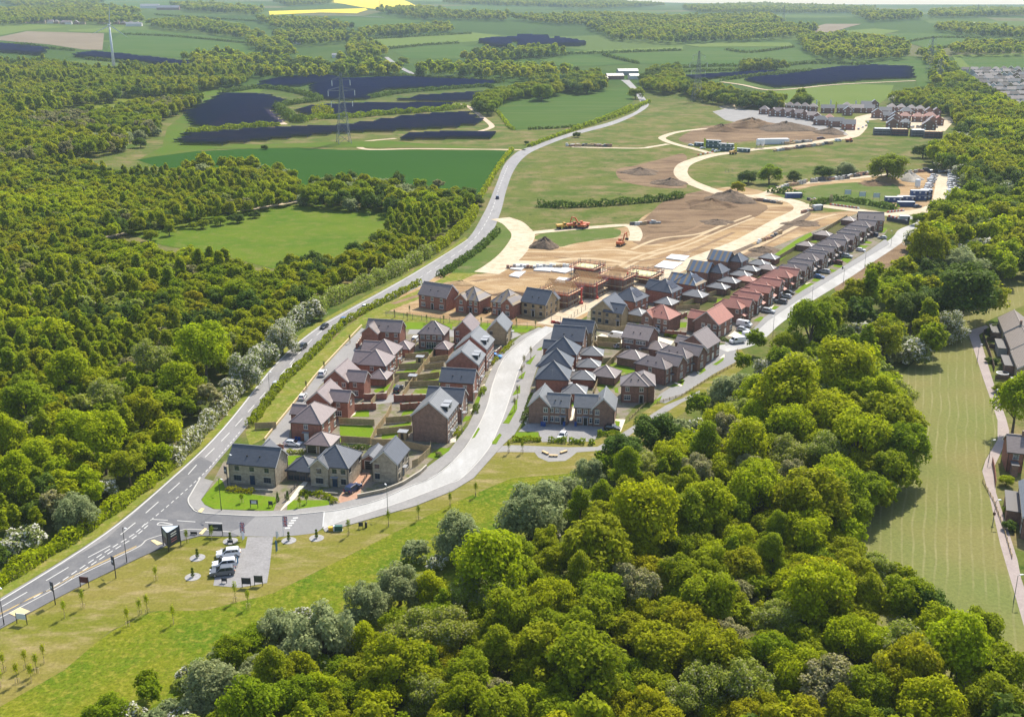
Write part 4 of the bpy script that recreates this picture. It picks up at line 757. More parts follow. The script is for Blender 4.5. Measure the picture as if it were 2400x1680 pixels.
# the largest trees in view stand as things of their own; the rest of each wood is one mass
ORD = ['first', 'second', 'third', 'fourth', 'fifth', 'sixth', 'seventh', 'eighth', 'ninth', 'tenth', 'eleventh', 'twelfth', 'thirteenth', 'fourteenth', 'fifteenth', 'sixteenth', 'seventeenth', 'eighteenth', 'nineteenth', 'twentieth']
def proj(x, y, z):
    Z = y * CP + (CAM_H - z) * SP; return CX + FOC * x / Z, CY + FOC * (-y * SP + (CAM_H - z) * CP) / Z
near = [TREES[i] for i in order[:NTHINGS]]
WHERE = {'near_wood': 'in the wood below the estate', 'road_wood': 'in the wood across the main road', 'hill_wood': 'on the far hillside', 'valley_wood': 'in the valley wood past the long row'}
def place_of(t):
    u, v = proj(t[0], t[1], t[2] + 1.3 * t[3])
    if t[5] == 'near_wood':
        if u > 2340 and v < 1050: return 'beside the terraces by the worn path'
        if v < 860: return 'in the belt between long row and hay field'
        if v < 1130 and u > 1900: return 'beside the upper hay field'
        if v < 1130: return 'below the curving private drive'
        if u > 1850 and v < 1400: return 'along the middle hay field'
        if u < 700: return 'among the bushes at the meadow edge'
        if u < 1120: return 'at the wood edge below the mown slope'
        return 'in the deep wood, ' + ('upper part' if v < 1330 else 'middle part' if v < 1500 else 'lowest part')
    return WHERE[t[5]]
bins = {}
for t in near:
    sizew = 'tall' if t[3] > 6.2 else 'broad' if t[3] > 5.0 else 'small' if t[3] < 3.6 else 'middling'
    bins.setdefault((sizew, t[4], place_of(t)), []).append(t)
for (sw, k, pl), L in bins.items():
    L.sort(key=lambda t: proj(t[0], t[1], t[2] + t[3])[0])
    for j, t in enumerate(L):
        lab = '%s %s tree %s' % (sw, WORDS[k], pl)
        if len(L) > 1: lab += ', ' + ('leftmost' if j == 0 else 'rightmost' if j == len(L) - 1 else ORD[min(j, 19)] + ' from left')
        s = int(abs(t[0] * 13 + t[1] * 7)) % 3; cm, tm, H = PROTO[k][s]; sc = t[3] / R0
        e = empty('tree', (t[0], t[1], t[2]), (t[0] * 3.1 + t[1]) % 6.28); w_ = 0.88 + 0.26 * ((t[1] * 3.3) % 1); e.scale = (sc * w_, sc / w_, sc * (0.86 + 0.34 * ((t[0] * 7.7) % 1)))
        link('crown', cm, e); link('trunk', tm, e)
        tag(e, lab, 'tree', {'near_wood': 'trees of the near wood'}.get(t[5], 'trees of the wood across the main road' if t[5] == 'road_wood' else 'trees of the valley wood'))
rest = [t for i, t in enumerate(TREES) if i not in chosen]
for zone in ('near_wood', 'road_wood', 'hill_wood', 'valley_wood'):
    L = [t for t in rest if t[5] == zone]
    if L: scatter_object({'near_wood': 'woodland', 'road_wood': 'woodland', 'hill_wood': 'far_woodland', 'valley_wood': 'woodland'}[zone], [t[:3] for t in L], [t[4] for t in L], [t[3] for t in L], low_col, 2)
# ---- far woods: each reads as one mass
FAR_MIX = {'green': 3, 'olive': 3, 'dark': 1, 'birch': 1.5}
def far_wood(px, rmin=5, rmax=8, mix=FAR_MIX, dens=0.3, seed=1, name='far_woodland', zc=6, col=None):
    global TREES
    keep = TREES; TREES = []; fill(px, rmin, rmax, mix, 'x', zc, dens, seed, clear=False); L = TREES; TREES = keep
    if L:
        c = far_col if col is None else col
        scatter_object(name, [t[:3] for t in L], [t[4] for t in L], [t[3] for t in L], c, 1 if c is far_col else 2)
FW = [
 [(-30, 26), (80, 22), (200, 30), (300, 38), (340, 50), (250, 56), (140, 50), (0, 58), (-30, 60)], [(100, 18), (240, 20), (330, 30), (300, 38), (160, 28)],
 [(340, 55), (450, 48), (560, 66), (620, 88), (600, 92), (480, 76), (370, 66)], [(400, 12), (500, 14), (620, 28), (600, 34), (440, 26)], [(600, 45), (760, 50), (830, 66), (700, 72), (640, 64)],
 [(580, 95), (660, 100), (690, 128), (640, 134), (590, 112)], [(640, 80), (800, 78), (860, 92), (720, 106), (660, 100)],
 [(430, 140), (520, 130), (620, 146), (720, 150), (800, 160), (760, 180), (640, 184), (590, 172), (480, 166)],
 [(800, 140), (860, 146), (935, 166), (930, 176), (830, 178), (790, 172)], [(812, 108), (830, 100), (880, 108), (905, 125), (890, 135), (820, 132)],
 [(840, 76), (900, 70), (1050, 62), (1060, 74), (940, 84), (850, 86)], [(880, 28), (980, 22), (1060, 34), (1200, 38), (1180, 48), (980, 44)], [(1190, 44), (1400, 36), (1600, 44), (1800, 38), (1840, 56), (1640, 66), (1500, 62), (1300, 56)],
 [(1370, 62), (1600, 66), (1800, 62), (1920, 66), (1890, 82), (1760, 94), (1560, 100), (1440, 92)], [(1085, 138), (1120, 128), (1200, 124), (1300, 116), (1320, 128), (1200, 138), (1100, 141)],
 [(960, 168), (1040, 158), (1200, 160), (1320, 166), (1360, 176), (1240, 186), (1090, 180), (970, 178)], [(1600, 20), (1760, 12), (1900, 16), (2050, 22), (2040, 30), (1800, 30), (1640, 30)],
 [(2180, 30), (2280, 24), (2400, 26), (2400, 36), (2260, 40), (2180, 40)], [(2000, 36), (2140, 30), (2160, 44), (2040, 50)], [(2190, 64), (2260, 60), (2400, 76), (2400, 88), (2290, 84), (2200, 72)],
 [(1870, 90), (1960, 84), (2080, 96), (2130, 112), (2120, 136), (2000, 142), (1930, 138), (1880, 112)], [(2220, 120), (2280, 104), (2400, 106), (2400, 126), (2320, 128), (2240, 128)], [(2150, 128), (2200, 124), (2215, 150), (2200, 206), (2180, 200), (2190, 160)],
 [(0, 6), (120, 2), (240, 6), (200, 14), (40, 16)], [(640, 6), (760, 2), (780, 8), (680, 14)], [(1040, 8), (1200, 2), (1400, 6), (1560, 14), (1400, 20), (1180, 14)],
]
for i, p in enumerate(FW): far_wood(p, 6, 10 if max(q[1] for q in p) < 60 else 8, seed=20 + i, zc=5)
for i, p in enumerate([[(1240, 210), (1250, 185), (1300, 182), (1310, 215), (1270, 225)], [(1310, 205), (1340, 180), (1400, 175), (1420, 205), (1360, 215)], [(1112, 250), (1125, 230), (1180, 215), (1240, 205), (1250, 220), (1180, 232), (1160, 260), (1125, 262)], [(1500, 190), (1530, 165), (1590, 160), (1610, 205), (1560, 215), (1510, 205)], [(1600, 195), (1640, 200), (1720, 225), (1830, 240), (1830, 248), (1720, 245), (1640, 228), (1600, 215)],
                       [(1735, 230), (1800, 230), (1838, 238), (1838, 246), (1740, 244)], [(1740, 150), (1800, 150), (1850, 158), (1740, 162)], [(1855, 245), (1880, 226), (1900, 246)]]):
    far_wood(p, 4, 6.5, {'dark': 2, 'green': 3, 'olive': 1}, 0.9, 60 + i, 'copse', 5, low_col)
# ---- hedges: each a thing, a long mass of leaf sprays
def hedge(px, w, h, kind, label, group='field hedges', size=None, dens=1.0, gap=0.0, seed=3, zc=0.0, name='hedge'):
    c = spline([at(u, v, zc).xy for u, v in px], 4); rng = np.random.default_rng(seed + int(px[0][0] * 7 + px[0][1])); L = sum((b - a).length for a, b in zip(c[:-1], c[1:]))
    d = max(300.0, c[0].length); size = size or max(0.28, 0.0011 * d)
    n = int(min(26000, L * (w + 2 * h) / (size * size) * 0.8 * dens)); cum = np.cumsum([0] + [(b - a).length for a, b in zip(c[:-1], c[1:])])
    s = rng.uniform(0, L, n); k = np.clip(np.searchsorted(cum, s) - 1, 0, len(c) - 2); A = np.array([tuple(p) for p in c]); t = (s - cum[k]) / np.maximum(cum[k + 1] - cum[k], 1e-6)
    p = A[k] + (A[k + 1] - A[k]) * t[:, None]; dr = A[k + 1] - A[k]; dr /= np.linalg.norm(dr, axis=1, keepdims=True); nrm = np.stack([-dr[:, 1], dr[:, 0]], 1)
    a = rng.uniform(0, math.pi, n); bump = 1 + 0.22 * np.sin(s * 2.1 / w + 1.3 * np.sin(s * 0.7 / w)) + rng.normal(size=n) * 0.08
    off = np.cos(a) * w / 2 * bump; z = np.abs(np.sin(a)) ** 0.6 * h * bump
    lowm = rng.random(n) < 0.35; z = np.where(lowm, z * rng.random(n), z)
    P = np.column_stack([p + nrm * off[:, None], z]); P[:, 2] += terr(P[:, 0], P[:, 1])
    e = np.column_stack([nrm * np.cos(a)[:, None], np.sin(a)]) + rng.normal(size=(n, 3)) * 0.5; e /= np.linalg.norm(e, axis=1, keepdims=True)
    V = quads(P, e, size * rng.uniform(0.6, 1.3, n), rng); o0 = V[0, 0].copy() * 0; V -= o0
    o = link(name, leaf_mesh(name, V, LEAF[kind])); return tag(o, label, 'hedge', group)
RH = 'hedges along the main road'
hedge([(-40, 1395), (60, 1330), (160, 1270), (260, 1200), (330, 1150), (400, 1095)], 3.0, 2.4, 'lime', 'clipped yellow-green hedge beside the lower main road', RH)
hedge([(400, 1095), (470, 1020), (520, 965), (570, 905)], 3.5, 3.6, 'hawthorn', 'loose blossoming hedge along the main road below the blossom bushes', RH)
hedge([(570, 905), (640, 815), (690, 770), (735, 735)], 5.0, 5.0, 'hawthorn', 'tall white-blossomed hedge on the main road bend', RH)
hedge([(735, 735), (800, 700), (870, 670), (950, 630), (1010, 595)], 5.0, 4.5, 'pale', 'thick pale-green roadside hedge opposite the brick houses', RH)
hedge([(1010, 595), (1060, 560), (1095, 525), (1112, 495)], 4.5, 3.5, 'olive', 'olive hedge beside the road before the site entrance', RH)
hedge([(585, 1000), (660, 900), (720, 843), (800, 763)], 2.2, 1.6, 'green', 'low young hedge on the verge beside the service street', RH)
hedge([(800, 763), (862, 727), (900, 708), (985, 665)], 2.2, 1.7, 'green', 'low hedge between the main road and bare building plot', RH)
hedge([(1030, 650), (1075, 620), (1130, 580), (1165, 545)], 3.0, 2.2, 'dark', 'dark scrubby hedge on the bank beside the site', RH)
hedge([(1258, 484), (1330, 487), (1450, 480), (1560, 470), (1640, 455)][:4] + [(1600, 462)], 4.0, 3.2, 'dark', 'straight dark hedge crossing the rough pasture above the works')
hedge([(1345, 306), (1400, 288), (1460, 268), (1500, 250), (1522, 240)], 4.0, 3, 'green', 'hedge running up the main road beside the pasture')
hedge([(1240, 345), (1300, 322), (1350, 304), (1430, 272), (1480, 250)], 3, 2, 'green', 'field hedge along the upper side of the main road')
hedge([(1165, 262), (1180, 280), (1195, 300), (1208, 306)], 2.5, 1.8, 'green', 'short hedge on the left of the square green field'); hedge([(1238, 304), (1300, 302), (1370, 296)], 2.5, 1.8, 'dark', 'hedge along the bottom of the square green field')
hedge([(1200, 352), (1180, 375), (1160, 405), (1130, 455), (1112, 480)], 2.5, 1.6, 'olive', 'thin hedge between the dark wheat field and main road')
hedge([(866, 232), (920, 222), (1000, 214), (1080, 208), (1140, 204), (1155, 208)], 6, 4, 'dark', 'thick dark hedge dividing the upper solar arrays', size=1.0)
hedge([(700, 285), (760, 279), (830, 277), (900, 270), (1000, 263), (1090, 254)], 7, 4.5, 'green', 'long pale hedge through the middle of the solar farm', size=0.9)
hedge([(440, 315), (500, 308), (560, 302), (655, 296)], 6, 4, 'green', 'hedge below the largest solar array', size=0.9)
hedge([(515, 218), (560, 214), (600, 208), (660, 212), (720, 225), (750, 236), (690, 245), (660, 250)], 7, 4.5, 'dark', 'curving tree-high hedge above the largest solar array', size=1.0)
hedge([(650, 255), (670, 270), (690, 285), (715, 288)], 9, 6, 'dark', 'short thick hedge beside the solar farm pylon', size=1.0); hedge([(735, 275), (780, 273)], 14, 9, 'olive', 'rounded clump of trees in the solar farm', size=1.0, group=None)
hedge([(600, 178), (700, 172), (800, 180), (900, 178), (1000, 186), (1100, 190), (1180, 196)], 6, 4.5, 'dark', 'dark line of trees along the top of the solar farm', size=1.1)
for q, lab in (([(0, 108), (60, 106), (120, 116), (175, 120)], 'hedge over the dark strip below the brown field'), ([(911, 116), (990, 108), (1075, 102)], 'hedge under the pale striped fields'), ([(852, 94), (960, 88), (1105, 80)], 'upper hedge between the pale striped fields'),
               ([(1320, 128), (1400, 126), (1600, 119)], 'hedge beside the long pale strip field'), ([(1092, 141), (1200, 140), (1330, 130)], 'hedge below the belt of far trees'), ([(1413, 130), (1450, 140), (1496, 150)], 'slanting hedge between two far green fields'),
               ([(1700, 118), (1760, 125), (1860, 112)], 'hedge along the top of the far valley fields'), ([(1600, 160), (1700, 156), (1800, 160), (1900, 150), (2040, 154)], 'hedge above the right-hand solar array'), ([(1690, 190), (1790, 178), (1900, 168)], 'hedge between the two right-hand solar arrays'),
               ([(1600, 170), (1680, 168), (1800, 166)], 'hedge above the narrow solar strip'), ([(2130, 100), (2200, 90), (2320, 92)], 'far hedge across the slope beyond the town'), ([(2190, 118), (2260, 106), (2400, 96)], 'upper far hedge beyond the town'), ([(290, 82), (420, 88), (590, 104)], 'hedge across the big green hillside field'),
               ([(200, 140), (330, 152), (345, 162)], 'hedge below the dark hillside strip'), ([(362, 36), (520, 46), (700, 56)], 'hedge below the far left farm')):
    hedge(q, 5, 4, 'dark', lab, 'far field hedges', size=1.5)
hedge([(1905, 490 - 5), (1960, 470), (2030, 480), (2100, 492)], 3.5, 2.5, 'dark', 'dark hedge along the site road to the blue cabins', 'hedges about the works')
hedge([(1800, 450), (1850, 455), (1880, 462)], 3.5, 3, 'dark', 'short dark hedge beside the blue site container', 'hedges about the works')
for q, lab in (([(1200, 1033), (1268, 1034)], 'first clipped hedge in front of the parking court'), ([(1284, 1035), (1328, 1037)], 'clipped hedge behind the white parked car'), ([(1334, 1037), (1372, 1040)], 'third clipped hedge of the parking court'), ([(1380, 1040), (1394, 1042)], 'short last hedge of the parking court'), ([(1400, 1020), (1455, 1022)], 'clipped hedge beside the dark parked hatchback')):
    hedge(q, 1.2, 1.2, 'green', lab, 'hedges round the parking court', size=0.22)
for q, k, lab in (([(595 + 0, 1155), (532, 1149)], 'gold', 'planting bed of shrubs in front of the long stone house'), ([(704, 1158), (740, 1160), (776, 1170), (786, 1182)], 'olive', 'planting bed beside the show home drive'), ([(800, 1050), (868, 1052)], 'dark', 'evergreen hedge behind the sales office'), ([(672, 1062), (715, 1062)], 'pale', 'shrub border behind the glazed sales office'),
                 ([(1010, 1030 + 55), (1058, 1047)][:0] or [(1068, 1025), (1080, 1008)], 'olive', 'front garden hedge of the big gabled townhouse'), ([(1113, 970), (1118, 952)], 'dark', 'front hedge beside the second slate-roofed townhouse'), ([(1128, 928), (1134, 912)], 'green', 'front hedge beside the first slate-roofed townhouse'), ([(1150, 856), (1164, 842)], 'olive', 'front garden hedge by the blue car'), ([(1175, 830), (1200, 806)], 'olive', 'shrubs on the bend beside the buff gabled house'),
                 ([(1225, 990), (1240, 950), (1248, 925)], 'dark', 'front hedge along the pavement by the first semi'), ([(1558, 787), (1600, 797)], 'green', 'low shrubs below the brick garden wall'), ([(610, 1125), (648, 1135)], 'pale', 'shrubs beside the ramp of the long stone house'), ([(1690, 796), (1712, 803)], 'dark', 'low hedge beside the red-roofed corner house')):
    hedge(q, 1.4, 0.9, k, lab, 'garden hedges and beds', size=0.2)
# ---- field trees and bushes standing alone
def bush(u, v, rp, kind, label, group='lone trees and bushes', zf=0.5):
    z = 3.0
    for _ in range(4):
        P = at(u, v, z); Z = P.y * CP + (CAM_H - P.z) * SP; R = rp * Z / FOC; z = SHAPE[kind][0] * R * zf
    cm, tm, H = PROTO[kind][int(u) % 3]; sc = R / R0; e = empty('tree', (P.x, P.y, gz(P.x, P.y) - 0.14 * H * sc), u % 6.28); e.scale = (sc * 1.08, sc * 1.08, sc * 0.76); link('crown', cm, e); link('trunk', tm, e); tag(e, label, 'tree', group); return e
for u, v, r, k, lab in ((985, 440, 24, 'dark', 'round dark tree on the edge of the wheat field'), (1095, 445, 24, 'dark', 'dark twin tree beside the main road at the wheat corner'), (1118, 462, 18, 'dark', 'smaller dark tree at the wheat corner'), (1028, 425, 16, 'brown', 'thin half-bare tree against the dark wheat'), (575, 400, 30, 'olive', 'large rounded olive tree below the wheat field'), (655, 405, 24, 'olive', 'rounded olive tree right of the largest one'), (485, 395, 20, 'olive', 'smaller rounded tree at the wheat edge'),
                        (328, 328, 16, 'dark', 'solitary round bush below the solar grass'), (395, 525, 17, 'birch', 'pale green bush on the stone path'), (450, 525, 10, 'olive', 'small bush below the stone path'), (475, 520, 14, 'green', 'dark bush at the middle of the stone path'), (515, 510, 16, 'green', 'tree with a round shadow by the stone path'), (555, 505, 16, 'dark', 'wide low bush by the stone path'), (596, 498, 12, 'dark', 'small dark tree by the stone path'), (352, 545, 18, 'green', 'tree at the left end of the stone path'), (890, 550, 20, 'dark', 'dark conical tree at the right end of the meadow'),
                        (620, 342, 8, 'dark', 'tiny dark bush above the wheat field'), (1234, 332, 6, 'dark', 'tiny bush near the track junction'), (1353, 312, 9, 'dark', 'dark bush where the hedge meets the road'), (945, 138, 13, 'green', 'round tree beside the far lane'),
                        (1755, 405, 22, 'dark', 'dark bush on the green between two haul roads, first from left'), (1805, 395, 30, 'green', 'broad bush on the green between two haul roads'), (1862, 405, 18, 'dark', 'low dark bush beside the broad one'), (1930, 395, 22, 'dark', 'dark bush left of the tall pair'), (1985, 380, 30, 'willow', 'tall grey bush above the material store'), (2085, 375, 42, 'green', 'largest bush on the green above the material store'), (2165, 345, 22, 'dark', 'dark bush below the far estate'), (1730, 432, 18, 'gold', 'bronze bush beside the haul road bend'),
                        (2160, 505, 20, 'green', 'round bush below the site car park'), (2185, 505, 18, 'dark', 'round bush beside the site fence'), (1120, 248, 14, 'hawthorn', 'white-flowering bushes above the square field'), (1490, 210, 18, 'green', 'tree beside the farm on the main road'), (1375, 195, 20, 'gold', 'copper-coloured tree by the farm'), (1270, 205, 26, 'green', 'large dome-shaped tree above the square field')):
    bush(u, v, r, k, lab)
# ------------------------------------------------------------------ buildings
WALL = {'red': brick_mat('red_brick', (0.33, 0.112, 0.066), (0.27, 0.090, 0.056), (0.30, 0.24, 0.19)), 'brown': brick_mat('brown_brick', (0.28, 0.15, 0.10), (0.22, 0.118, 0.085), (0.29, 0.24, 0.20)),
        'buff': brick_mat('buff_stone', (0.38, 0.285, 0.165), (0.33, 0.245, 0.14), (0.36, 0.30, 0.20), 0.5, 0.2), 'stone': brick_mat('rubble_stone', (0.40, 0.33, 0.235), (0.30, 0.245, 0.175), (0.42, 0.37, 0.29), 0.55, 0.24, 0.35),
        'dark': brick_mat('dark_brick', (0.245, 0.115, 0.08), (0.195, 0.092, 0.066), (0.26, 0.21, 0.17)), 'white': flat('white_render', (0.66, 0.64, 0.60), 0.85), 'grey': flat('grey_render', (0.34, 0.33, 0.32), 0.85)}
ROOF = {'slate': roof_mat('slate_grey_tiles', (0.095, 0.102, 0.118), 0.36), 'brown': roof_mat('brown_tiles', (0.225, 0.18, 0.165), 0.42), 'pinkbrown': roof_mat('pinkish_brown_tiles', (0.235, 0.18, 0.17), 0.42),
        'red': roof_mat('terracotta_tiles', (0.42, 0.165, 0.115), 0.55), 'grey': roof_mat('light_grey_tiles', (0.17, 0.172, 0.176), 0.38), 'felt': roof_mat('roofing_membrane', (0.11, 0.17, 0.24), 0.5, (0.12, 0.17, 0.24)), 'feltgrey': roof_mat('part_tiled_roof', (0.2, 0.17, 0.16), 0.5, (0.22, 0.19, 0.18)), 'oldbrown': roof_mat('weathered_tiles', (0.20, 0.165, 0.14), 0.75)}
FRAME = flat('white_frame', (0.72, 0.72, 0.70), 0.4); DARKFR = flat('anthracite_frame', (0.045, 0.05, 0.06), 0.4); GLASS = flat('window_glass', (0.035, 0.045, 0.06), 0.08, 0.0, 0.8)
SILL = flat('cast_stone', (0.50, 0.45, 0.36), 0.8); DOORM = {'black': flat('black_door', (0.02, 0.022, 0.026), 0.35), 'blue': flat('dark_blue_door', (0.02, 0.045, 0.085), 0.4), 'white': flat('white_door', (0.7, 0.7, 0.68), 0.4), 'grey': flat('grey_door', (0.12, 0.13, 0.14), 0.45)}
GUTT = flat('black_gutter', (0.018, 0.018, 0.02), 0.45); FASC = flat('fascia_board', (0.62, 0.61, 0.58), 0.55); SOLAR = flat('solar_glass', (0.016, 0.022, 0.042), 0.22, 0.0, 0.6); LEAD = flat('lead_sheet', (0.28, 0.29, 0.31), 0.5)
def roof_block(mb, x0, y0, w, d, e, kind, pit, ov=0.32, mi=0):
    """a pitched roof over a rectangle: gx/gy = gabled with its ridge along x/y, hx/hy = hipped; returns the ridge height"""
    X0, X1, Y0, Y1 = x0 - ov, x0 + w + ov, y0 - ov, y0 + d + ov; tp = math.tan(pit); zb = e - ov * tp; th = 0.16
    along_x = kind[1] == 'x'; half = (Y1 - Y0) / 2 if along_x else (X1 - X0) / 2; zr = zb + half * tp
    if kind[0] == 'g':
        if along_x:
            ym = (Y0 + Y1) / 2
            A = [(X0, Y0, zb), (X1, Y0, zb), (X1, ym, zr), (X0, ym, zr)]; B = [(X1, Y1, zb), (X0, Y1, zb), (X0, ym, zr), (X1, ym, zr)]
        else:
            xm = (X0 + X1) / 2
            A = [(X0, Y1, zb), (X0, Y0, zb), (xm, Y0, zr), (xm, Y1, zr)]; B = [(X1, Y0, zb), (X1, Y1, zb), (xm, Y1, zr), (xm, Y0, zr)]
        F = [A, B]
    else:
        if along_x:
            ym = (Y0 + Y1) / 2; a, b = X0 + half, X1 - half
            if b < a: a = b = (X0 + X1) / 2
            F = [[(X0, Y0, zb), (X1, Y0, zb), (b, ym, zr), (a, ym, zr)], [(X1, Y1, zb), (X0, Y1, zb), (a, ym, zr), (b, ym, zr)], [(X0, Y1, zb), (X0, Y0, zb), (a, ym, zr)], [(X1, Y0, zb), (X1, Y1, zb), (b, ym, zr)]]
        else:
            xm = (X0 + X1) / 2; a, b = Y0 + half, Y1 - half
            if b < a: a = b = (Y0 + Y1) / 2; 
            F = [[(X0, Y1, zb), (X0, Y0, zb), (xm, a, zr), (xm, b, zr)], [(X1, Y0, zb), (X1, Y1, zb), (xm, b, zr), (xm, a, zr)], [(X0, Y0, zb), (X1, Y0, zb), (xm, a, zr)], [(X1, Y1, zb), (X0, Y1, zb), (xm, b, zr)]]
    for f in F:
        up = [(x, y, z + th) for x, y, z in f]; mb.poly(up, mi); mb.poly(list(reversed(f)), mi)
        for i in range(len(f)):
            j = (i + 1) % len(f); mb.poly([f[i], f[j], up[j], up[i]], mi)
    return zr + th, F
def wall_block(mb, x0, y0, w, d, e, kind, pit, zr):
    X1, Y1 = x0 + w, y0 + d; z0 = -0.3
    mb.poly([(x0, y0, z0), (X1, y0, z0), (X1, y0, e), (x0, y0, e)]) if not (kind == 'gy') else mb.poly([(x0, y0, z0), (X1, y0, z0), (X1, y0, e), ((x0 + X1) / 2, y0, e + w / 2 * math.tan(pit)), (x0, y0, e)])
    mb.poly([(X1, Y1, z0), (x0, Y1, z0), (x0, Y1, e), (X1, Y1, e)]) if not (kind == 'gy') else mb.poly([(X1, Y1, z0), (x0, Y1, z0), (x0, Y1, e), ((x0 + X1) / 2, Y1, e + w / 2 * math.tan(pit)), (X1, Y1, e)])
    for a, b, x in ((y0, Y1, X1), (Y1, y0, x0)):
        P = [(x, a, z0), (x, b, z0), (x, b, e)]
        if kind == 'gx': P.append((x, (a + b) / 2, e + d / 2 * math.tan(pit)))
        P.append((x, a, e)); mb.poly(P)
def sideM(blk, side):
    """matrix taking (along the wall, out of it, up) to house coordinates"""
    x0, y0, w, d = blk[:4]
    if side == 'F': return Matrix.Translation((x0, y0, 0)), w
    if side == 'B': return Matrix.Translation((x0 + w, y0 + d, 0)) @ Matrix.Rotation(math.pi, 4, 'Z'), w
    if side == 'R': return Matrix.Translation((x0 + w, y0, 0)) @ Matrix.Rotation(math.pi / 2, 4, 'Z'), d
    return Matrix.Translation((x0, y0 + d, 0)) @ Matrix.Rotation(-math.pi / 2, 4, 'Z'), d
WCACHE = {}
def window(parent, M, cx, cz, w, h, fr, sill=True, split=2):
    key = (round(w, 2), round(h, 2), fr.name, split)
    if key not in WCACHE:
        f = MB(); b = 0.07; f.box(-w / 2, -0.06, 0, w / 2, 0.04, b); f.box(-w / 2, -0.06, h - b, w / 2, 0.04, h)
        for i in range(split + 1):
            x = -w / 2 + (w - b) * i / split; f.box(x, -0.058, b, x + b, 0.038, h - b)
        if h > 0.9 and split > 1: f.box(-w / 2 + b, -0.05, h * 0.62, w / 2 - b, 0.03, h * 0.62 + 0.05)
        p = MB(); p.box(-w / 2 + 0.04, -0.02, 0.04, w / 2 - 0.04, 0.02, h - 0.04)
        s = MB(); s.box(-w / 2 - 0.1, -0.12, -0.13, w / 2 + 0.1, 0.05, -0.002); l = MB(); l.box(-w / 2 - 0.12, -0.03, h + 0.002, w / 2 + 0.12, 0.05, h + 0.2)
        WCACHE[key] = (f.mesh('window', fr), p.mesh('pane', GLASS), s.mesh('sill', SILL), l.mesh('lintel', SILL))
    f, p, s, l = WCACHE[key]; o = link('window', f, parent); o.matrix_local = M @ Matrix.Translation((cx, 0, cz - h / 2))
    link('pane', p, o)
    if sill: link('sill', s, o); link('lintel', l, o)
    return o
def door(parent, M, cx, mat, fr=FRAME, w=1.0, garage=False, canopy=None):
    h = 2.1
    key = ('door', w, mat.name, garage)
    if key not in WCACHE:
        d = MB(); d.box(-w / 2, -0.05, 0, w / 2, 0.03, h); f = MB()
        for q in ((-w / 2 - 0.09, 0, -w / 2 - 0.002, h), (w / 2 + 0.002, 0, w / 2 + 0.09, h), (-w / 2 - 0.09, h + 0.002, w / 2 + 0.09, h + 0.12)): f.box(q[0], -0.08, q[1], q[2], 0.03, q[3])
        k = MB(); k.box(w * 0.32, -0.1, 1.0, w * 0.4, -0.052, 1.12)
        if garage:
            for i in range(1, 4): k.box(-w / 2 + 0.05, -0.065, h * i / 4, w / 2 - 0.05, -0.052, h * i / 4 + 0.03)
        WCACHE[key] = (d.mesh('door', mat), f.mesh('frame', fr), k.mesh('handle', LEAD))
    d, f, k = WCACHE[key]; o = link('garage_door' if garage else 'door', d, parent); o.matrix_local = M @ Matrix.Translation((cx, 0, 0.1))
    link('frame', f, o); link('handle', k, o)
    if canopy:
        c = MB(); c.box(-w / 2 - 0.35, -0.9, 2.45, w / 2 + 0.35, 0.04, 2.57); cb = link('canopy', c.mesh('canopy', canopy), parent); cb.matrix_local = M @ Matrix.Translation((cx, 0, 0))
    return o
def facade(parent, blk, side, n, dr=None, fr=FRAME, doorm=None, lower=True, three=False, skip=(), big=False, margin=1.2):
    """n columns of windows on one wall; column dr holds the door"""
    M, L = sideM(blk, side); e = blk[5]
    for i in range(n):
        x = margin + (L - 2 * margin) * (i / (n - 1) if n > 1 else 0.5)
        if i in skip: continue
        up = 3.85 if e < 6 else 3.9
        if e > 3.2: window(parent, M, x, up, 1.05, 1.15, fr)
        if three: window(parent, M, x, 6.3, 0.95, 1.0, fr)
        if dr == i: door(parent, M, x, doorm or DOORM['black'], fr, canopy=LEAD if not big else None)
        elif lower: window(parent, M, x, 1.45, 1.7 if big else 1.15, 1.35, fr, split=3 if big else 2)
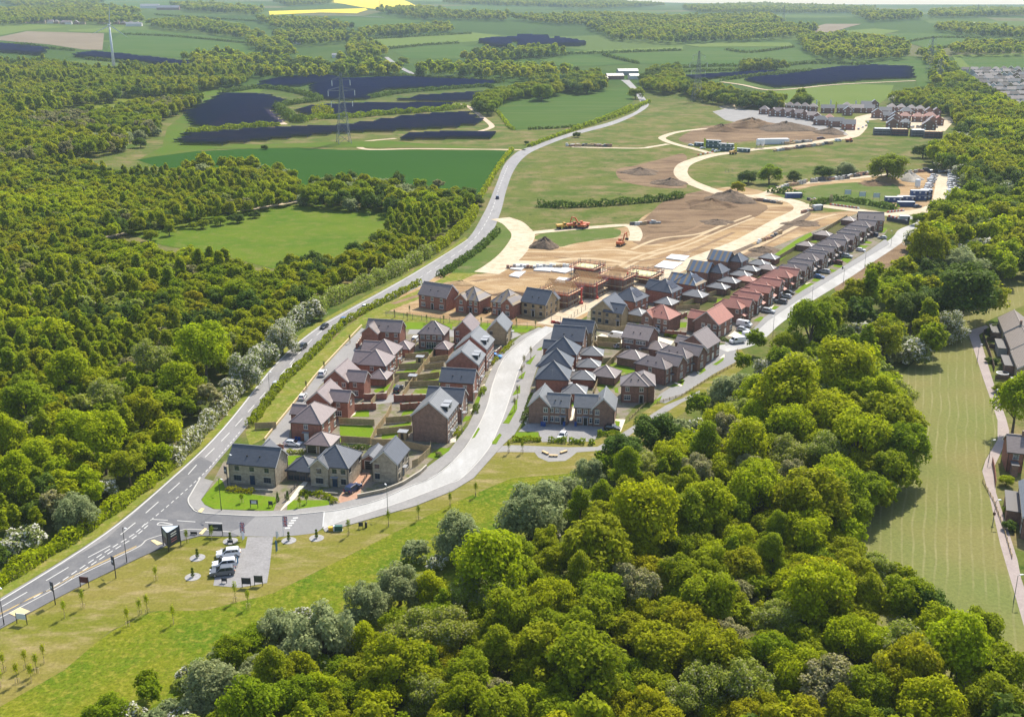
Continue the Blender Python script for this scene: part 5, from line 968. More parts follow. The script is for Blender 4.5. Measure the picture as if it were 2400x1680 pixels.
def house(name, label, group, FR, th, blocks, wall, roof, fac=(), cat='house', e0=None, solar=None, dormers=None, vents=True, loc=None, kids=None):
    """FR: where the photograph shows the front right eaves corner of the first block; th: the bearing of its front wall.
    blocks: (x, y, width, depth, roof, eaves, pitch in degrees); facades: (block, side, columns, door, options)"""
    b0 = blocks[0]; t = math.radians(th)
    if loc is None:
        P = at(FR[0], FR[1], b0[5]); a_, c_ = b0[0] + b0[2], b0[1]; loc = (P.x - math.cos(t) * a_ + math.sin(t) * c_, P.y - math.sin(t) * a_ - math.cos(t) * c_) 
    o = empty(name, (loc[0], loc[1], gz(loc[0], loc[1])), t); tag(o, label, cat, group)
    wm, rm, gm, fm = MB(), MB(), MB(), MB(); tops = []
    for b in blocks:
        pit = math.radians(b[6]); zr, F = roof_block(rm, b[0], b[1], b[2], b[3], b[5], b[4], pit); tops.append(zr)
        wall_block(wm, b[0], b[1], b[2], b[3], b[5], b[4], pit, zr)
        for f in F:   # gutters on the eaves, ridge tiles along the top
            (x0, y0, z0), (x1, y1, z1) = f[0], f[1]
            gm.bar((x0, y0, z0 + 0.02), (x1, y1, z1 + 0.02), 0.11, 0.12)
        if b[4][0] == 'g':
            f = F[0]; rm.bar((f[2][0], f[2][1], zr + 0.03), (f[3][0], f[3][1], zr + 0.03), 0.26, 0.12)
            for f in F:
                for p, q in ((f[1], f[2]), (f[3], f[0])): fm.bar((p[0], p[1], p[2] - 0.07), (q[0], q[1], q[2] - 0.07), 0.06, 0.2)
        else:
            for f in F[2:]:
                for p in f[:2]: rm.bar((p[0], p[1], p[2] + 0.2), (f[2][0], f[2][1], f[2][2] + 0.2), 0.2, 0.1)
    b = blocks[0]
    for x, y in ((b[0] + 0.12, b[1] - 0.07), (b[0] + b[2] - 0.12, b[1] - 0.07), (b[0] + b[2] + 0.07, b[1] + b[3] - 0.15)): gm.tube((x, y, 0), (x, y, b[5] - 0.2), 0.05, n=6)
    wm.build('wall', WALL[wall] if isinstance(wall, str) else wall, o); ro = rm.build('roof', ROOF[roof], o); gm.build('gutter', GUTT, o); 
    if fm.v: fm.build('bargeboard', FASC, o)
    for f in fac:
        bi, side, n, dr = f[:4]; facade(o, blocks[bi], side, n, dr, **(f[4] if len(f) > 4 else {}))
    if vents and b[4][1] == 'x':
        v = MB()
        for k in (0.35, 0.62): v.box(b[0] + b[2] * k, b[1] + b[3] * 0.18, b[5] + b[3] * 0.18 * math.tan(math.radians(b[6])), b[0] + b[2] * k + 0.3, b[1] + b[3] * 0.18 + 0.3, b[5] + b[3] * 0.18 * math.tan(math.radians(b[6])) + 0.5)
        v.build('vent', GUTT, ro)
    if solar:   # panels lie a hand's breadth above the right-hand slope
        bi, rows, cols = solar; b = blocks[bi]; pit = math.radians(b[6]); s = MB(); half = b[2] / 2
        for r in range(rows):
            for c in range(cols):
                y = b[1] + b[3] * 0.5 + (c - cols / 2) * 1.12 + 0.05; u0 = 0.9 + r * 1.75
                f = lambda u: (b[0] + b[2] - u * math.cos(pit), b[5] + u * math.sin(pit) + 0.32)
                (xa, za), (xb, zb) = f(u0), f(u0 + 1.65); s.poly([(xa, y, za), (xa, y + 1.04, za), (xb, y + 1.04, zb), (xb, y, zb)])
        s.build('solar_panel', SOLAR, ro)
    if dormers:
        bi, ys = dormers; b = blocks[bi]; pit = math.radians(b[6])
        for y in ys:
            dm = MB(); x1 = b[0] + b[2] - 0.5; z1 = b[5] + 0.5 * math.tan(pit) + 0.25; w = 1.7; L = 2.2; dm.box(x1 - L, y - w / 2, z1 - 0.6, x1, y + w / 2, z1 + 1.25)
            dd = dm.build('dormer', GUTT, o); rf = MB(); rf.box(x1 - L - 0.25, y - w / 2 - 0.2, z1 + 1.252, x1 + 0.22, y + w / 2 + 0.2, z1 + 1.4); rf.build('dormer_roof', LEAD, dd)
            wv = window(dd, Matrix.Translation((x1, y, 0)) @ Matrix.Rotation(math.pi / 2, 4, 'Z'), 0, z1 + 0.62, 1.2, 1.0, FRAME, sill=False)
    return o
def garage(label, FR, th, w, d, wall, roof, kind='hx', e=2.4, pit=30, door_side=None, group='garages of the estate', dmat='grey'):
    o = house('garage', label, group, FR, th, [(0, 0, w, d, kind, e, pit)], wall, roof, (), 'garage', vents=False)
    if door_side:
        M, L = sideM((0, 0, w, d), door_side)
        for i in range(max(1, int(L // 2.9))): door(o, M, L * (i + 0.5) / max(1, int(L // 2.9)), DOORM[dmat], w=2.25, garage=True)
    return o
D = dict
ESH, ELEFT, ETOWN, EROW, ECOURT, ELONG, EMID = 'show homes at the estate entrance', 'houses along the service street', 'townhouses along the curving road', 'new houses facing the paddock', 'houses on the right of the curving road', 'long row along the curving street', 'houses between the haul road and long row'
# show homes
a1 = house('detached_house', 'long stone show home with slate roof and three upper windows, nearest the junction', ESH, (643.7, 1093.2), -11.5, [(0, 0, 11.2, 7.0, 'gx', 5, 40), (3.3, 6.6, 4.6, 3.6, 'gy', 4.9, 40)], 'stone', 'slate', [(0, 'F', 3, 1, D(fr=DARKFR, doorm=DOORM['blue'], big=True, margin=2.0))], cat='house')
a2 = house('sales_office', 'low glazed sales office with hipped slate roof between two stone show homes', None, (731.7, 1105.4), -11.5, [(0, 0, 6.2, 6.2, 'hy', 2.6, 36)], 'dark', 'slate', (), 'office', vents=False)
M_, L_ = sideM((0, 0, 6.2, 6.2), 'F')
for k in range(4): window(a2, M_, 0.95 + k * 1.43, 1.3, 1.35, 2.2, DARKFR, sill=False)
fb = MB(); fb.box(-0.3, -0.36, 2.25, 2.6, -0.3, 2.75); fb.build('sign_board', flat('navy_board', (0.02, 0.03, 0.055), 0.5), a2)
house('detached_house', 'stone show home with hipped slate roof and a gabled left bay, beside the red drive', ESH, (815.3, 1095.9), -11.5, [(0.3, 0, 8.5, 9.0, 'hy', 5, 38), (0, -0.5, 4.2, 5, 'gy', 4.95, 42)], 'stone', 'slate', [(1, 'F', 1, None, D(fr=DARKFR, big=True)), (0, 'F', 4, 2, D(fr=DARKFR, doorm=DOORM['blue'], skip=(0, 1))), (0, 'R', 2, None, D(fr=DARKFR, lower=False))])
garage('small dark slate-roofed garage at the head of the red drive', (885, 1079), -11.5, 4.0, 6.5, 'dark', 'slate', 'gy', 2.5, 32, 'F', dmat='black')
house('detached_house', 'stone show home with its slate gable end to the curving road wall', ESH, (930.7, 1086), -12, [(0, 0, 6.0, 8.6, 'gy', 5, 43)], 'stone', 'slate', [(0, 'F', 2, None, D(fr=DARKFR, skip=(1,))), (0, 'R', 3, 1, D(fr=DARKFR, doorm=DOORM['blue']))])
# along the service street
house('detached_house', 'red brick house with pinkish hipped roof behind the sales office', ELEFT, (752, 993), -11.5, [(0, 0, 8.0, 10.5, 'hy', 5, 38), (-2.2, 5.5, 3.4, 4.2, 'gx', 4.9, 38)], 'red', 'pinkbrown', [(0, 'F', 1, 0, D(doorm=DOORM['white'])), (0, 'R', 3, None)])
garage('square garage with pinkish pyramid roof behind the show homes', (773.5, 1044.5), -12, 6.3, 6.3, 'stone', 'pinkbrown', 'hy', 2.3, 33, 'F', dmat='black')
house('detached_house', 'red brick L-shaped house with pinkish gable and French doors by the square garage', ELEFT, (773.3, 943.9), -11.5, [(0, 0, 6.6, 9.5, 'gy', 5, 41), (5.5, 1.8, 5.2, 5.2, 'gx', 4.95, 38)], 'red', 'pinkbrown', [(0, 'F', 2, None, D(skip=(0,))), (1, 'F', 1, None, D(big=True, margin=3.1)), (1, 'R', 1, None, D(lower=False))])
house('detached_house', 'red brick L-shaped house with pinkish gable, left of the pyramid-roofed garage', ELEFT, (815, 893.5), -11.5, [(0, 0, 7.0, 9.8, 'gy', 5, 41), (6.2, 0.6, 5.2, 5.4, 'gx', 4.95, 38)], 'red', 'pinkbrown', [(0, 'F', 3, None, D(skip=(0,), lower=False)), (1, 'F', 1, None, D(big=True, margin=3.0))])
garage('brick garage with pinkish pyramid roof between two back gardens', (904.8, 888.1), -11.5, 5.4, 6.0, 'red', 'pinkbrown', 'hy', 2.3, 34)
house('detached_house', 'red brick house with hipped roof and dark left wing, third back along the service street', ELEFT, (903, 856.8), -11.5, [(0, 0, 8.2, 9.0, 'hy', 5, 38), (-2.4, 2.0, 4.6, 6.6, 'gx', 4.7, 36)], 'red', 'pinkbrown', [(0, 'F', 1, None, D(lower=False)), (0, 'R', 3, 1, D(doorm=DOORM['white']))])
house('detached_house', 'red brick house with hipped roof and dark left wing, fourth back along the service street', ELEFT, (922, 831.5), -11.5, [(0, 0, 8.2, 8.8, 'hy', 5, 38), (-2.4, 2.0, 4.6, 6.4, 'gx', 4.7, 36)], 'red', 'pinkbrown', [(0, 'R', 3, 1)])
house('detached_house', 'wide red brick house with brown roof and left gable at the service street top', ELEFT, (936, 778.4), -11.5, [(0, 0, 11.0, 6.4, 'gx', 5, 41), (-0.7, -2.4, 5.2, 5.5, 'gy', 4.95, 42)], 'red', 'brown', [(0, 'F', 4, None, D(skip=(0, 1))), (0, 'R', 1, None, D(lower=False, skip=(0,)))])
garage('small pinkish-roofed garage beside the wide brown-roofed house', (958.8, 818.4), -11.5, 4.6, 6.0, 'red', 'pinkbrown', 'hy', 2.4, 35)
house('detached_house', 'dark red brick house with brown pyramid roof and wide garden doors', ELEFT, (1040, 784), -10, [(0, 0, 8.2, 7.4, 'hx', 5, 40)], 'dark', 'brown', [(0, 'F', 4, None, D(lower=False)), (0, 'F', 3, None, D(margin=1.4, big=False, skip=(1,), lower=True))])
M_, L_ = sideM((0, 0, 8.2, 7.4), 'F'); hh = [o for o in COL.objects if o.get('label', '').startswith('dark red brick house with brown pyramid')][0]; window(hh, M_, 4.1, 1.25, 3.2, 2.2, FRAME, sill=False, split=4)
garage('small pinkish-roofed garage behind the garden fence, below the pyramid-roofed house', (1049.7, 818.6), -14, 4.2, 6.0, 'red', 'pinkbrown', 'hy', 2.4, 35)
house('detached_house', 'narrow red brick house with pinkish gable end facing down the gardens', ELEFT, (1106, 775), -14, [(0, 0, 6.0, 8.8, 'gy', 5, 45)], 'red', 'pinkbrown', [(0, 'F', 2, None, D(skip=(1,)))])
house('detached_house', 'buff gabled house with pale grey roof on the bend of the curving road', ELEFT, (1187, 774.2), -11, [(0, 0, 6.2, 9.0, 'gy', 5, 45)], 'buff', 'grey', [(0, 'F', 2, None, D(fr=DARKFR, skip=(1,))), (0, 'R', 2, 1, D(fr=DARKFR))])
# townhouses
house('townhouse', 'tall brown brick townhouse with blank gable and two dormers, nearest of its row', ETOWN, (1048, 977.7), -12, [(0, 0, 9.0, 10.0, 'gy', 7.0, 39)], 'brown', 'grey', [(0, 'F', 2, None, D(skip=(0, 1))), (0, 'R', 5, 1, D(three=True)), ], dormers=(0, (3.0, 5.6)))
house('detached_house', 'brick house with plain slate roof directly behind the nearest tall townhouse', ETOWN, (1081, 944.6), -11, [(0, 0, 9.4, 6.8, 'gx', 5.4, 38)], 'brown', 'slate', [(0, 'F', 2, None, D(lower=False)), (0, 'R', 2, 0)])
house('detached_house', 'red brick house with plain slate roof and two small upper windows between townhouses', ETOWN, (1108, 897.6), -10.5, [(0, 0, 9.2, 6.8, 'gx', 5.4, 38)], 'red', 'slate', [(0, 'F', 2, None, D(lower=False, margin=2.2)), (0, 'R', 2, 0)])
house('townhouse', 'tall red brick townhouse with pale roof and dormers, middle of its row', ETOWN, (1120.4, 854), -10, [(0, 0, 9.2, 9.6, 'gy', 7.0, 39)], 'red', 'grey', [(0, 'R', 5, 1, D(three=True))], dormers=(0, (3.0, 5.6)))
house('townhouse', 'tall red brick townhouse with pale roof and dormers behind the parked blue car', ETOWN, (1139.4, 817.8), -12, [(0, 0, 9.2, 10.0, 'gy', 7.0, 39)], 'red', 'grey', [(0, 'R', 5, 1, D(three=True))], dormers=(0, (3.0, 5.6)))
# facing the paddock
house('detached_house', 'red brick house with plain brown roof at the left end of the paddock row', EROW, (1044.7, 698.4), -30, [(0, 0, 11.6, 8.0, 'gx', 5, 42), (5.5, 7.6, 4.5, 2.6, 'gy', 4.9, 42)], 'red', 'brown', [(0, 'F', 3, 1, D(big=True, margin=1.9))])
house('detached_house', 'red brick house with part-tiled striped roof and left gable', EROW, (1122, 705.4), -27, [(0, 0, 8.6, 9.0, 'hx', 5, 39), (-0.4, -0.6, 4.4, 5.0, 'gy', 4.95, 43)], 'red', 'feltgrey', [(1, 'F', 1, None, D(big=True)), (0, 'F', 4, 2, D(skip=(0, 1)))])
house('detached_house', 'red brick house with part-tiled roof and right gable beside the dark car', EROW, (1202, 713), -29, [(0, 0.6, 8.6, 9.2, 'hx', 5, 39), (4.5, 0, 4.5, 5.0, 'gy', 4.95, 43)], 'red', 'feltgrey', [(1, 'F', 1, None, D(big=True)), (0, 'F', 4, 1, D(skip=(2, 3)))])
house('detached_house', 'buff house with plain slate roof at the right end of the paddock row', EROW, (1277.9, 714), -30, [(0, 0, 9.5, 9.0, 'gx', 5, 40), (5.5, 8.2, 4.0, 2.5, 'gy', 4.9, 42)], 'buff', 'slate', [(0, 'F', 3, 1, D(fr=DARKFR, big=False, margin=1.7)), (0, 'R', 3, None, D(fr=DARKFR))])
# right of the curving road
house('detached_house', 'slate-roofed buff house nearest the site barriers, gable to the right', ECOURT, (1385.9, 779.4), -18, [(0, 0, 10.0, 6.6, 'gx', 5, 40)], 'buff', 'slate', [(0, 'R', 2, None, D(fr=DARKFR))])
house('detached_house', 'slate-roofed brick house second from the site barriers', ECOURT, (1365, 800), -14, [(0, 0, 9.6, 8.4, 'gx', 5, 38)], 'brown', 'slate', [(0, 'R', 2, None)])
for lb, FR, th, L in (('slate hip-roofed red brick house with a side wing, furthest of three alike', (1350, 830.8), -13, True), ('slate hip-roofed red brick house, middle of three alike', (1337, 859.6), -9, False), ('slate hip-roofed red brick house with aerial, nearest of three alike', (1331.5, 889.7), -8, False)):
    h_ = house('detached_house', lb, ECOURT, FR, th, [(0, 0, 9.0, 8.4, 'hy', 5, 41)] + ([(-1.8, 4.5, 4.0, 4.6, 'gx', 4.9, 38)] if L else []), 'red', 'slate', [(0, 'R', 3, 1)])
    if 'aerial' in lb:
        ae = MB(); ae.tube((4.5, 0.8, 5.6), (4.5, 0.8, 7.6), 0.03, n=5); ae.bar((3.9, 0.8, 7.5), (5.1, 0.8, 7.5), 0.04); ae.bar((4.1, 0.8, 7.2), (4.9, 0.8, 7.2), 0.04); ae.build('aerial', LEAD, h_)
house('semi_detached_house', 'brown brick semi with left gable, facing the parking court', ECOURT, (1331.5, 953.8), -11, [(4.6, 0.3, 5.6, 6.0, 'gx', 5, 38), (0, 0, 5.6, 8.6, 'gy', 5, 45)], 'brown', 'grey', [(1, 'F', 2, None, D(fr=FRAME, skip=(0,))), (0, 'F', 3, 2, D(doorm=DOORM['black'], margin=1.3))])
house('semi_detached_house', 'brown brick semi with right gable, beside the dark parked hatchback', ECOURT, (1440.4, 957.6), -9, [(4.6, 0, 5.6, 8.6, 'gy', 5, 45), (0, 0.3, 5.6, 6.0, 'gx', 5, 38)], 'brown', 'grey', [(0, 'F', 2, None, D(skip=(1,))), (1, 'F', 3, 1, D(margin=1.2))], loc=(at(1347, 954, 5).x, at(1347, 954, 5).y))
house('detached_house', 'brown brick corner house with hipped brown roof and white bay window', ECOURT, (1518.8, 904.5), -6, [(0, 0, 7.2, 7.0, 'hx', 5, 36), (3.0, 0.8, 6.0, 9.0, 'hy', 4.97, 36)], 'dark', 'brown', [(0, 'F', 2, 1, D(big=True, doorm=DOORM['black'], margin=1.7)), (1, 'R', 3, None)])
garage('brick garage with hipped brown roof behind the corner house', (1440, 885), -22, 7.0, 6.5, 'dark', 'brown', 'hy', 2.5, 32)
for lb, FR, w, d, k in (('grey-roofed brick garage furthest from the parking court', (1411.5, 833.5), 6.6, 6.0, 0), ('grey-roofed brick garage second from the furthest', (1404.5, 861.4), 6.4, 5.6, 0), ('grey-roofed brick garage beside the drying washing', (1392, 890), 6.6, 5.6, 0), ('grey-roofed brick garage behind the semis', (1372, 923), 6.4, 5.6, 0)):
    garage(lb, FR, -8, w, d, 'red', 'grey', 'hx', 2.5, 30)
TL = lambda s: [(0, 0, 9.6, 5.2, 'hx', 5, 38), (4.8 if s else 3.0, 4.4, 6.2, 5.2, 'gx', 5.05, 38)]
for lb, FR, th in (('brown-roofed brick house with white bay, nearest on the private drive', (1560, 864.7), -35), ('brown-roofed brick house with white bay, second on the private drive', (1609, 840), -36)):
    house('detached_house', lb, ECOURT, FR, th, [(0, 0, 9.8, 5.0, 'hx', 5, 38), (4.0, 4.2, 7.4, 5.6, 'gx', 5.05, 38)], 'dark', 'brown', [(0, 'R', 2, 1, D(doorm=DOORM['white'], margin=1.2)), (1, 'R', 1, None, D(big=True)), (0, 'F', 3, None, D(lower=False, skip=(0, 2)))])
house('detached_house', 'brown-roofed gabled brick house at the head of the private drive', ECOURT, (1657, 816), -34, [(0, 0, 9.2, 9.4, 'gy', 5, 38), (-3.4, 4.5, 5.0, 4.6, 'gx', 3.6, 34)], 'dark', 'brown', [(0, 'R', 3, 1, D(doorm=DOORM['white'], big=True))])
house('detached_house', 'brick house with terracotta gable roof on the corner of the curving street', ELONG, (1684, 760.2), -34, [(0, 0, 8.6, 11.6, 'gy', 5, 40), (-3.6, 3.0, 5.0, 5.4, 'gx', 4.7, 36)], 'dark', 'red', [(0, 'F', 4, None, D(skip=(0,))), (0, 'R', 3, 1, D(doorm=DOORM['white'], big=True)), ])
house('semi_detached_house', 'brown-roofed brick pair with white French doors in the middle of the court', ECOURT, (1517.6, 797.7), -28, [(0, 0, 8.4, 9.2, 'gx', 5, 33)], 'dark', 'brown', [(0, 'F', 4, None, D(lower=False)), (0, 'F', 2, None, D(margin=2.1, lower=True))])
garage('brown-roofed brick garage behind the French-door pair', (1555, 822), -28, 7.0, 6.0, 'dark', 'brown', 'hx', 2.5, 30); garage('brown-roofed brick garage beside the private drive gardens', (1502, 844.7), -28, 7.6, 6.2, 'dark', 'brown', 'hx', 2.6, 30)
# between the haul road and the long row
house('detached_house', 'buff gabled house with slate cross wing beside the haul road', EMID, (1449.7, 737), -28, [(5.0, 0, 6.4, 6.0, 'gx', 5, 38), (0, 0.4, 8.8, 10.4, 'gy', 5, 40)], 'buff', 'slate', [(1, 'F', 4, None, D(fr=DARKFR, skip=(2, 3))), (0, 'F', 2, 1, D(fr=DARKFR))], loc=(at(1383.5, 724.5, 5).x, at(1383.5, 724.5, 5).y))
house('detached_house', 'red brick house with slate hip roof and six solar panels', EMID, (1488, 707), -35, [(0, 0, 8.8, 10.2, 'hy', 5, 38)], 'red', 'slate', [(0, 'R', 3, 1)], solar=(0, 2, 4))
house('detached_house', 'red brick house with slate roof and solar panels, second from the buff house', EMID, (1573.4, 686.2), -35, [(0, 0, 9.4, 8.8, 'hy', 5, 38), (-2.2, 2.2, 6.0, 6.0, 'gx', 4.9, 38)], 'red', 'slate', [(0, 'R', 3, 1)], solar=(0, 2, 4))
house('detached_house', 'red brick house with half blue membrane roof and solar panels', EMID, (1630.9, 669.6), -35, [(0, 0, 9.2, 8.8, 'hy', 5, 38), (-3.2, 2.2, 7.0, 6.0, 'gx', 4.9, 38)], 'red', 'felt', [(0, 'R', 3, 1)], solar=(0, 2, 4))
for lb, FR in (('unfinished brick house with blue membrane strips on its left roof', (1691.4, 640.3)), ('unfinished brick house with blue membrane roof furthest up the haul road', (1736.7, 614.2))):
    h_ = house('detached_house', lb, EMID, FR, -34, [(0, 0, 5.6, 7.8, 'hy', 5, 42)], 'dark', 'slate', [(0, 'R', 2, None)])
    wm, rm = MB(), MB(); zr, F = roof_block(rm, -8.0, -2.0, 8.6, 7.6, 4.95, 'gx', math.radians(40)); wall_block(wm, -8.0, -2.0, 8.6, 7.6, 4.95, 'gx', math.radians(40), zr); wm.build('wing_wall', WALL['dark'], h_); rm.build('wing_roof', ROOF['felt'], h_)
house('detached_house', 'brick house with terracotta hipped roof and left gable in the middle court', EMID, (1567.3, 748.9), -35, [(0, 0.5, 9.6, 8.6, 'hx', 5, 37), (-0.2, 0, 4.0, 5.0, 'gy', 4.95, 42)], 'dark', 'red', [(1, 'F', 1, None, D(big=True)), (0, 'F', 4, 2, D(skip=(0, 1)))])
for lb, FR, w, d, rf, wl in (('slate-roofed garage left of the terracotta-roofed house', (1506, 741), 6.2, 6.0, 'grey', 'buff'), ('slate-roofed garage between the solar houses', (1573, 715), 6.6, 6.4, 'grey', 'dark'), ('slate-roofed garage beside the bright lawn', (1645, 697.5), 8.2, 6.0, 'grey', 'dark'), ('small grey-roofed garage nearest in the back-garden line', (1699, 678), 7.4, 5.0, 'grey', 'dark'), ('second grey-roofed garage in the back-garden line', (1724, 664), 7.4, 5.0, 'grey', 'dark'), ('third grey-roofed garage in the back-garden line', (1752, 649), 7.4, 5.0, 'grey', 'dark'), ('fourth grey-roofed garage in the back-garden line', (1772, 636), 7.4, 5.0, 'grey', 'dark'), ('grey-roofed garage below the brick-walled one', (1794, 623), 7.6, 5.6, 'grey', 'dark'), ('brick garage standing at the site fence', (1816, 608), 7.0, 5.6, 'grey', 'red'), ('terracotta-roofed garage behind the terracotta row', (1765, 661), 7.0, 5.0, 'red', 'dark'), ('brown-roofed garage behind the first grey houses', (1815, 634), 7.6, 5.4, 'brown', 'dark'), ('brown-roofed garage halfway up the long row', (1902, 578), 7.0, 5.0, 'brown', 'dark'), ('brown-roofed garage near the top of the long row', (1944, 553), 7.6, 5.4, 'brown', 'dark'), ('brown-roofed garage last in the long row', (2000, 518), 6.0, 5.0, 'brown', 'dark')):
    garage(lb, FR, -34, w, d, wl, rf, 'hx', 2.5, 27)
# the long row
P0 = at(1735, 724.8, 5); PE = at(1984.1, 566.3, 5)
APX = [(1717.5, 695.2), (1744.5, 675), (1776, 659), (1799, 644), (1828, 625.5), (1851.7, 614), (1874, 599.5), (1892.6, 588), (1909, 578.5), (1923, 568), (1939.7, 556.5), (1965.8, 543.6), (1979.7, 531.4), (1993.7, 521), (2006, 511.5)]
dirr = (PE.xy - P0.xy).normalized(); nrm = Vector((dirr.y, -dirr.x)); th_row = math.degrees(math.atan2(nrm.y, nrm.x))
for i, (u, v) in enumerate(APX):
    A = at(u, v, 8.2).xy; s = (A - P0.xy).dot(dirr); q = P0.xy + dirr * (s - 2.4)
    red = i < 5; mirror = i in (1, 2, 3, 6, 8, 9, 12, 13)
    if not mirror: B = [(0, 0, 9.4, 4.9, 'hx', 5, 38), (3.4, 4.1, 7.4, 5.2, 'gx', 5.05, 38)]
    else: B = [(3.4, 0, 7.0, 5.0, 'gx', 5, 38), (0, 4.2, 9.4, 4.8, 'hx', 5.05, 38)]
    loc = q - nrm * 9.4
    lab = '%s-roofed brick house in the long row, %s from the %s' % ('terracotta' if red else 'grey-brown', ORD[i] if red else ORD[i - 5], 'street corner' if red else 'last terracotta roof')
    h_ = house('detached_house', lab, ELONG, None, th_row, B, 'dark', 'red' if red else 'brown', [(0, 'R', 2, 0 if i % 2 else 1, D(doorm=DOORM['white' if i % 3 else 'black'], margin=1.1)), (1, 'R', 2, None, D(margin=1.2))] + ([(0, 'F', 2, None, D(lower=False))] if i % 4 == 0 else []), loc=(loc.x, loc.y), vents=False)
    b = B[1] if not mirror else B[0]; pm = MB(); x = b[0] + b[2] + (0.02 if mirror else 0.02) ; y = (B[0][1] + 0.4) if not mirror else (B[1][1] + 1.0); xx = 9.42
    pm.poly([(xx, y, 3.1), (xx + 1.5, y, 2.5), (xx + 1.5, y + 3.0, 2.5), (xx, y + 3.0, 3.1)]); pm.poly([(xx, y, 2.95), (xx, y + 3.0, 2.95), (xx + 1.5, y + 3.0, 2.35), (xx + 1.5, y, 2.35)])
    pm.poly([(xx, y, 2.95), (xx + 1.5, y, 2.35), (xx + 1.5, y, 2.5), (xx, y, 3.1)]); pm.poly([(xx + 1.5, y, 2.35), (xx + 1.5, y + 3, 2.35), (xx + 1.5, y + 3, 2.5), (xx + 1.5, y, 2.5)]); pm.build('porch_roof', ROOF['red' if red else 'brown'], h_)
house('detached_house', 'wide grey-roofed brick house closing the top of the long row', ELONG, (2072, 517), -10, [(0, 0, 11.5, 7.5, 'gx', 5.2, 40), (6.5, 5.5, 4.5, 4.5, 'gy', 5, 42)], 'dark', 'brown', [(0, 'F', 3, 1)])
# ---- terraces beside the hay field
def terrace(label, A, B, n, depth, wall, roof, name='terraced_house', e=5.0, group='terraced houses beside the hay field', back=True):
    a, b = at(*A, e).xy, at(*B, e).xy; d = (b - a); L = d.length; d.normalize(); th = math.degrees(math.atan2(d.y, d.x)); w = L / n
    for i in range(n):
        q = a + d * w * i; lab = label if n == 1 else '%s, %s' % (label, ('topmost', 'second from the top', 'third from the top', 'lowest')[i])
        h_ = house(name, lab, group, None, th, [(0, (i % 2) * 0.15, w - 0.02, depth, 'gx', e - 0.35 * i, 34)], wall[i % len(wall)], roof, [(0, 'F', 2, 0, D(doorm=DOORM['white'], margin=1.6))], loc=(q.x, q.y), vents=False)
        c = MB(); c.box(w - 0.5, depth / 2 - 0.3, e + depth / 2 * 0.6, w + 0.3, depth / 2 + 0.3, e + depth / 2 * 0.674 + 1.3); c.build('chimney', WALL['brown'], h_)
        p = MB(); p.box(0.8, -2.6, -0.2, w * 0.62, -0.02, 2.7); pr = p.build('rear_extension', WALL['grey' if i % 2 else 'brown'], h_); r2 = MB(); r2.box(0.6, -2.8, 2.702, w * 0.62 + 0.2, -0.03, 2.85); r2.build('extension_roof', flat('flat_roof_felt', (0.13, 0.12, 0.115), 0.8), pr)
terrace('brown-roofed terraced house with flat-roofed rear extension', (2341, 744), (2388, 857), 3, 8.5, ['buff', 'brown'], 'oldbrown')
terrace('dark-roofed red brick house by the lower garden wall', (2364, 1058), (2402, 1062), 1, 8, ['red'], 'brown')
terrace('red brick house with dark roof at the lower right garden', (2391, 1128), (2400, 1210), 1, 7, ['dark'], 'slate')
# ------------------------------------------------------------------ vehicles
def paint(name, c): return flat(name, c, 0.28, 0.0, 0.6)
CARP = {'white': paint('white_paint', (0.74, 0.75, 0.77)), 'silver': paint('silver_paint', (0.42, 0.44, 0.47)), 'black': paint('black_paint', (0.018, 0.019, 0.022)), 'blue': paint('blue_paint', (0.03, 0.11, 0.30)), 'navy': paint('navy_paint', (0.02, 0.035, 0.10)),
        'grey': paint('grey_paint', (0.13, 0.14, 0.155)), 'maroon': paint('maroon_paint', (0.16, 0.035, 0.04)), 'sky': paint('bright_blue_paint', (0.05, 0.26, 0.62)), 'red': paint('red_paint', (0.36, 0.04, 0.03))}
TYRE = flat('tyre', (0.015, 0.015, 0.016), 0.8); RIM = flat('alloy_rim', (0.45, 0.46, 0.48), 0.3, 0.6); CGL = flat('car_glass', (0.02, 0.026, 0.032), 0.06, 0.0, 0.9); HEADL = flat('headlight', (0.75, 0.77, 0.8), 0.15); TAILL = flat('tail_light', (0.35, 0.02, 0.02), 0.25); PLATE = flat('number_plate', (0.7, 0.6, 0.2), 0.5)
CM = {}
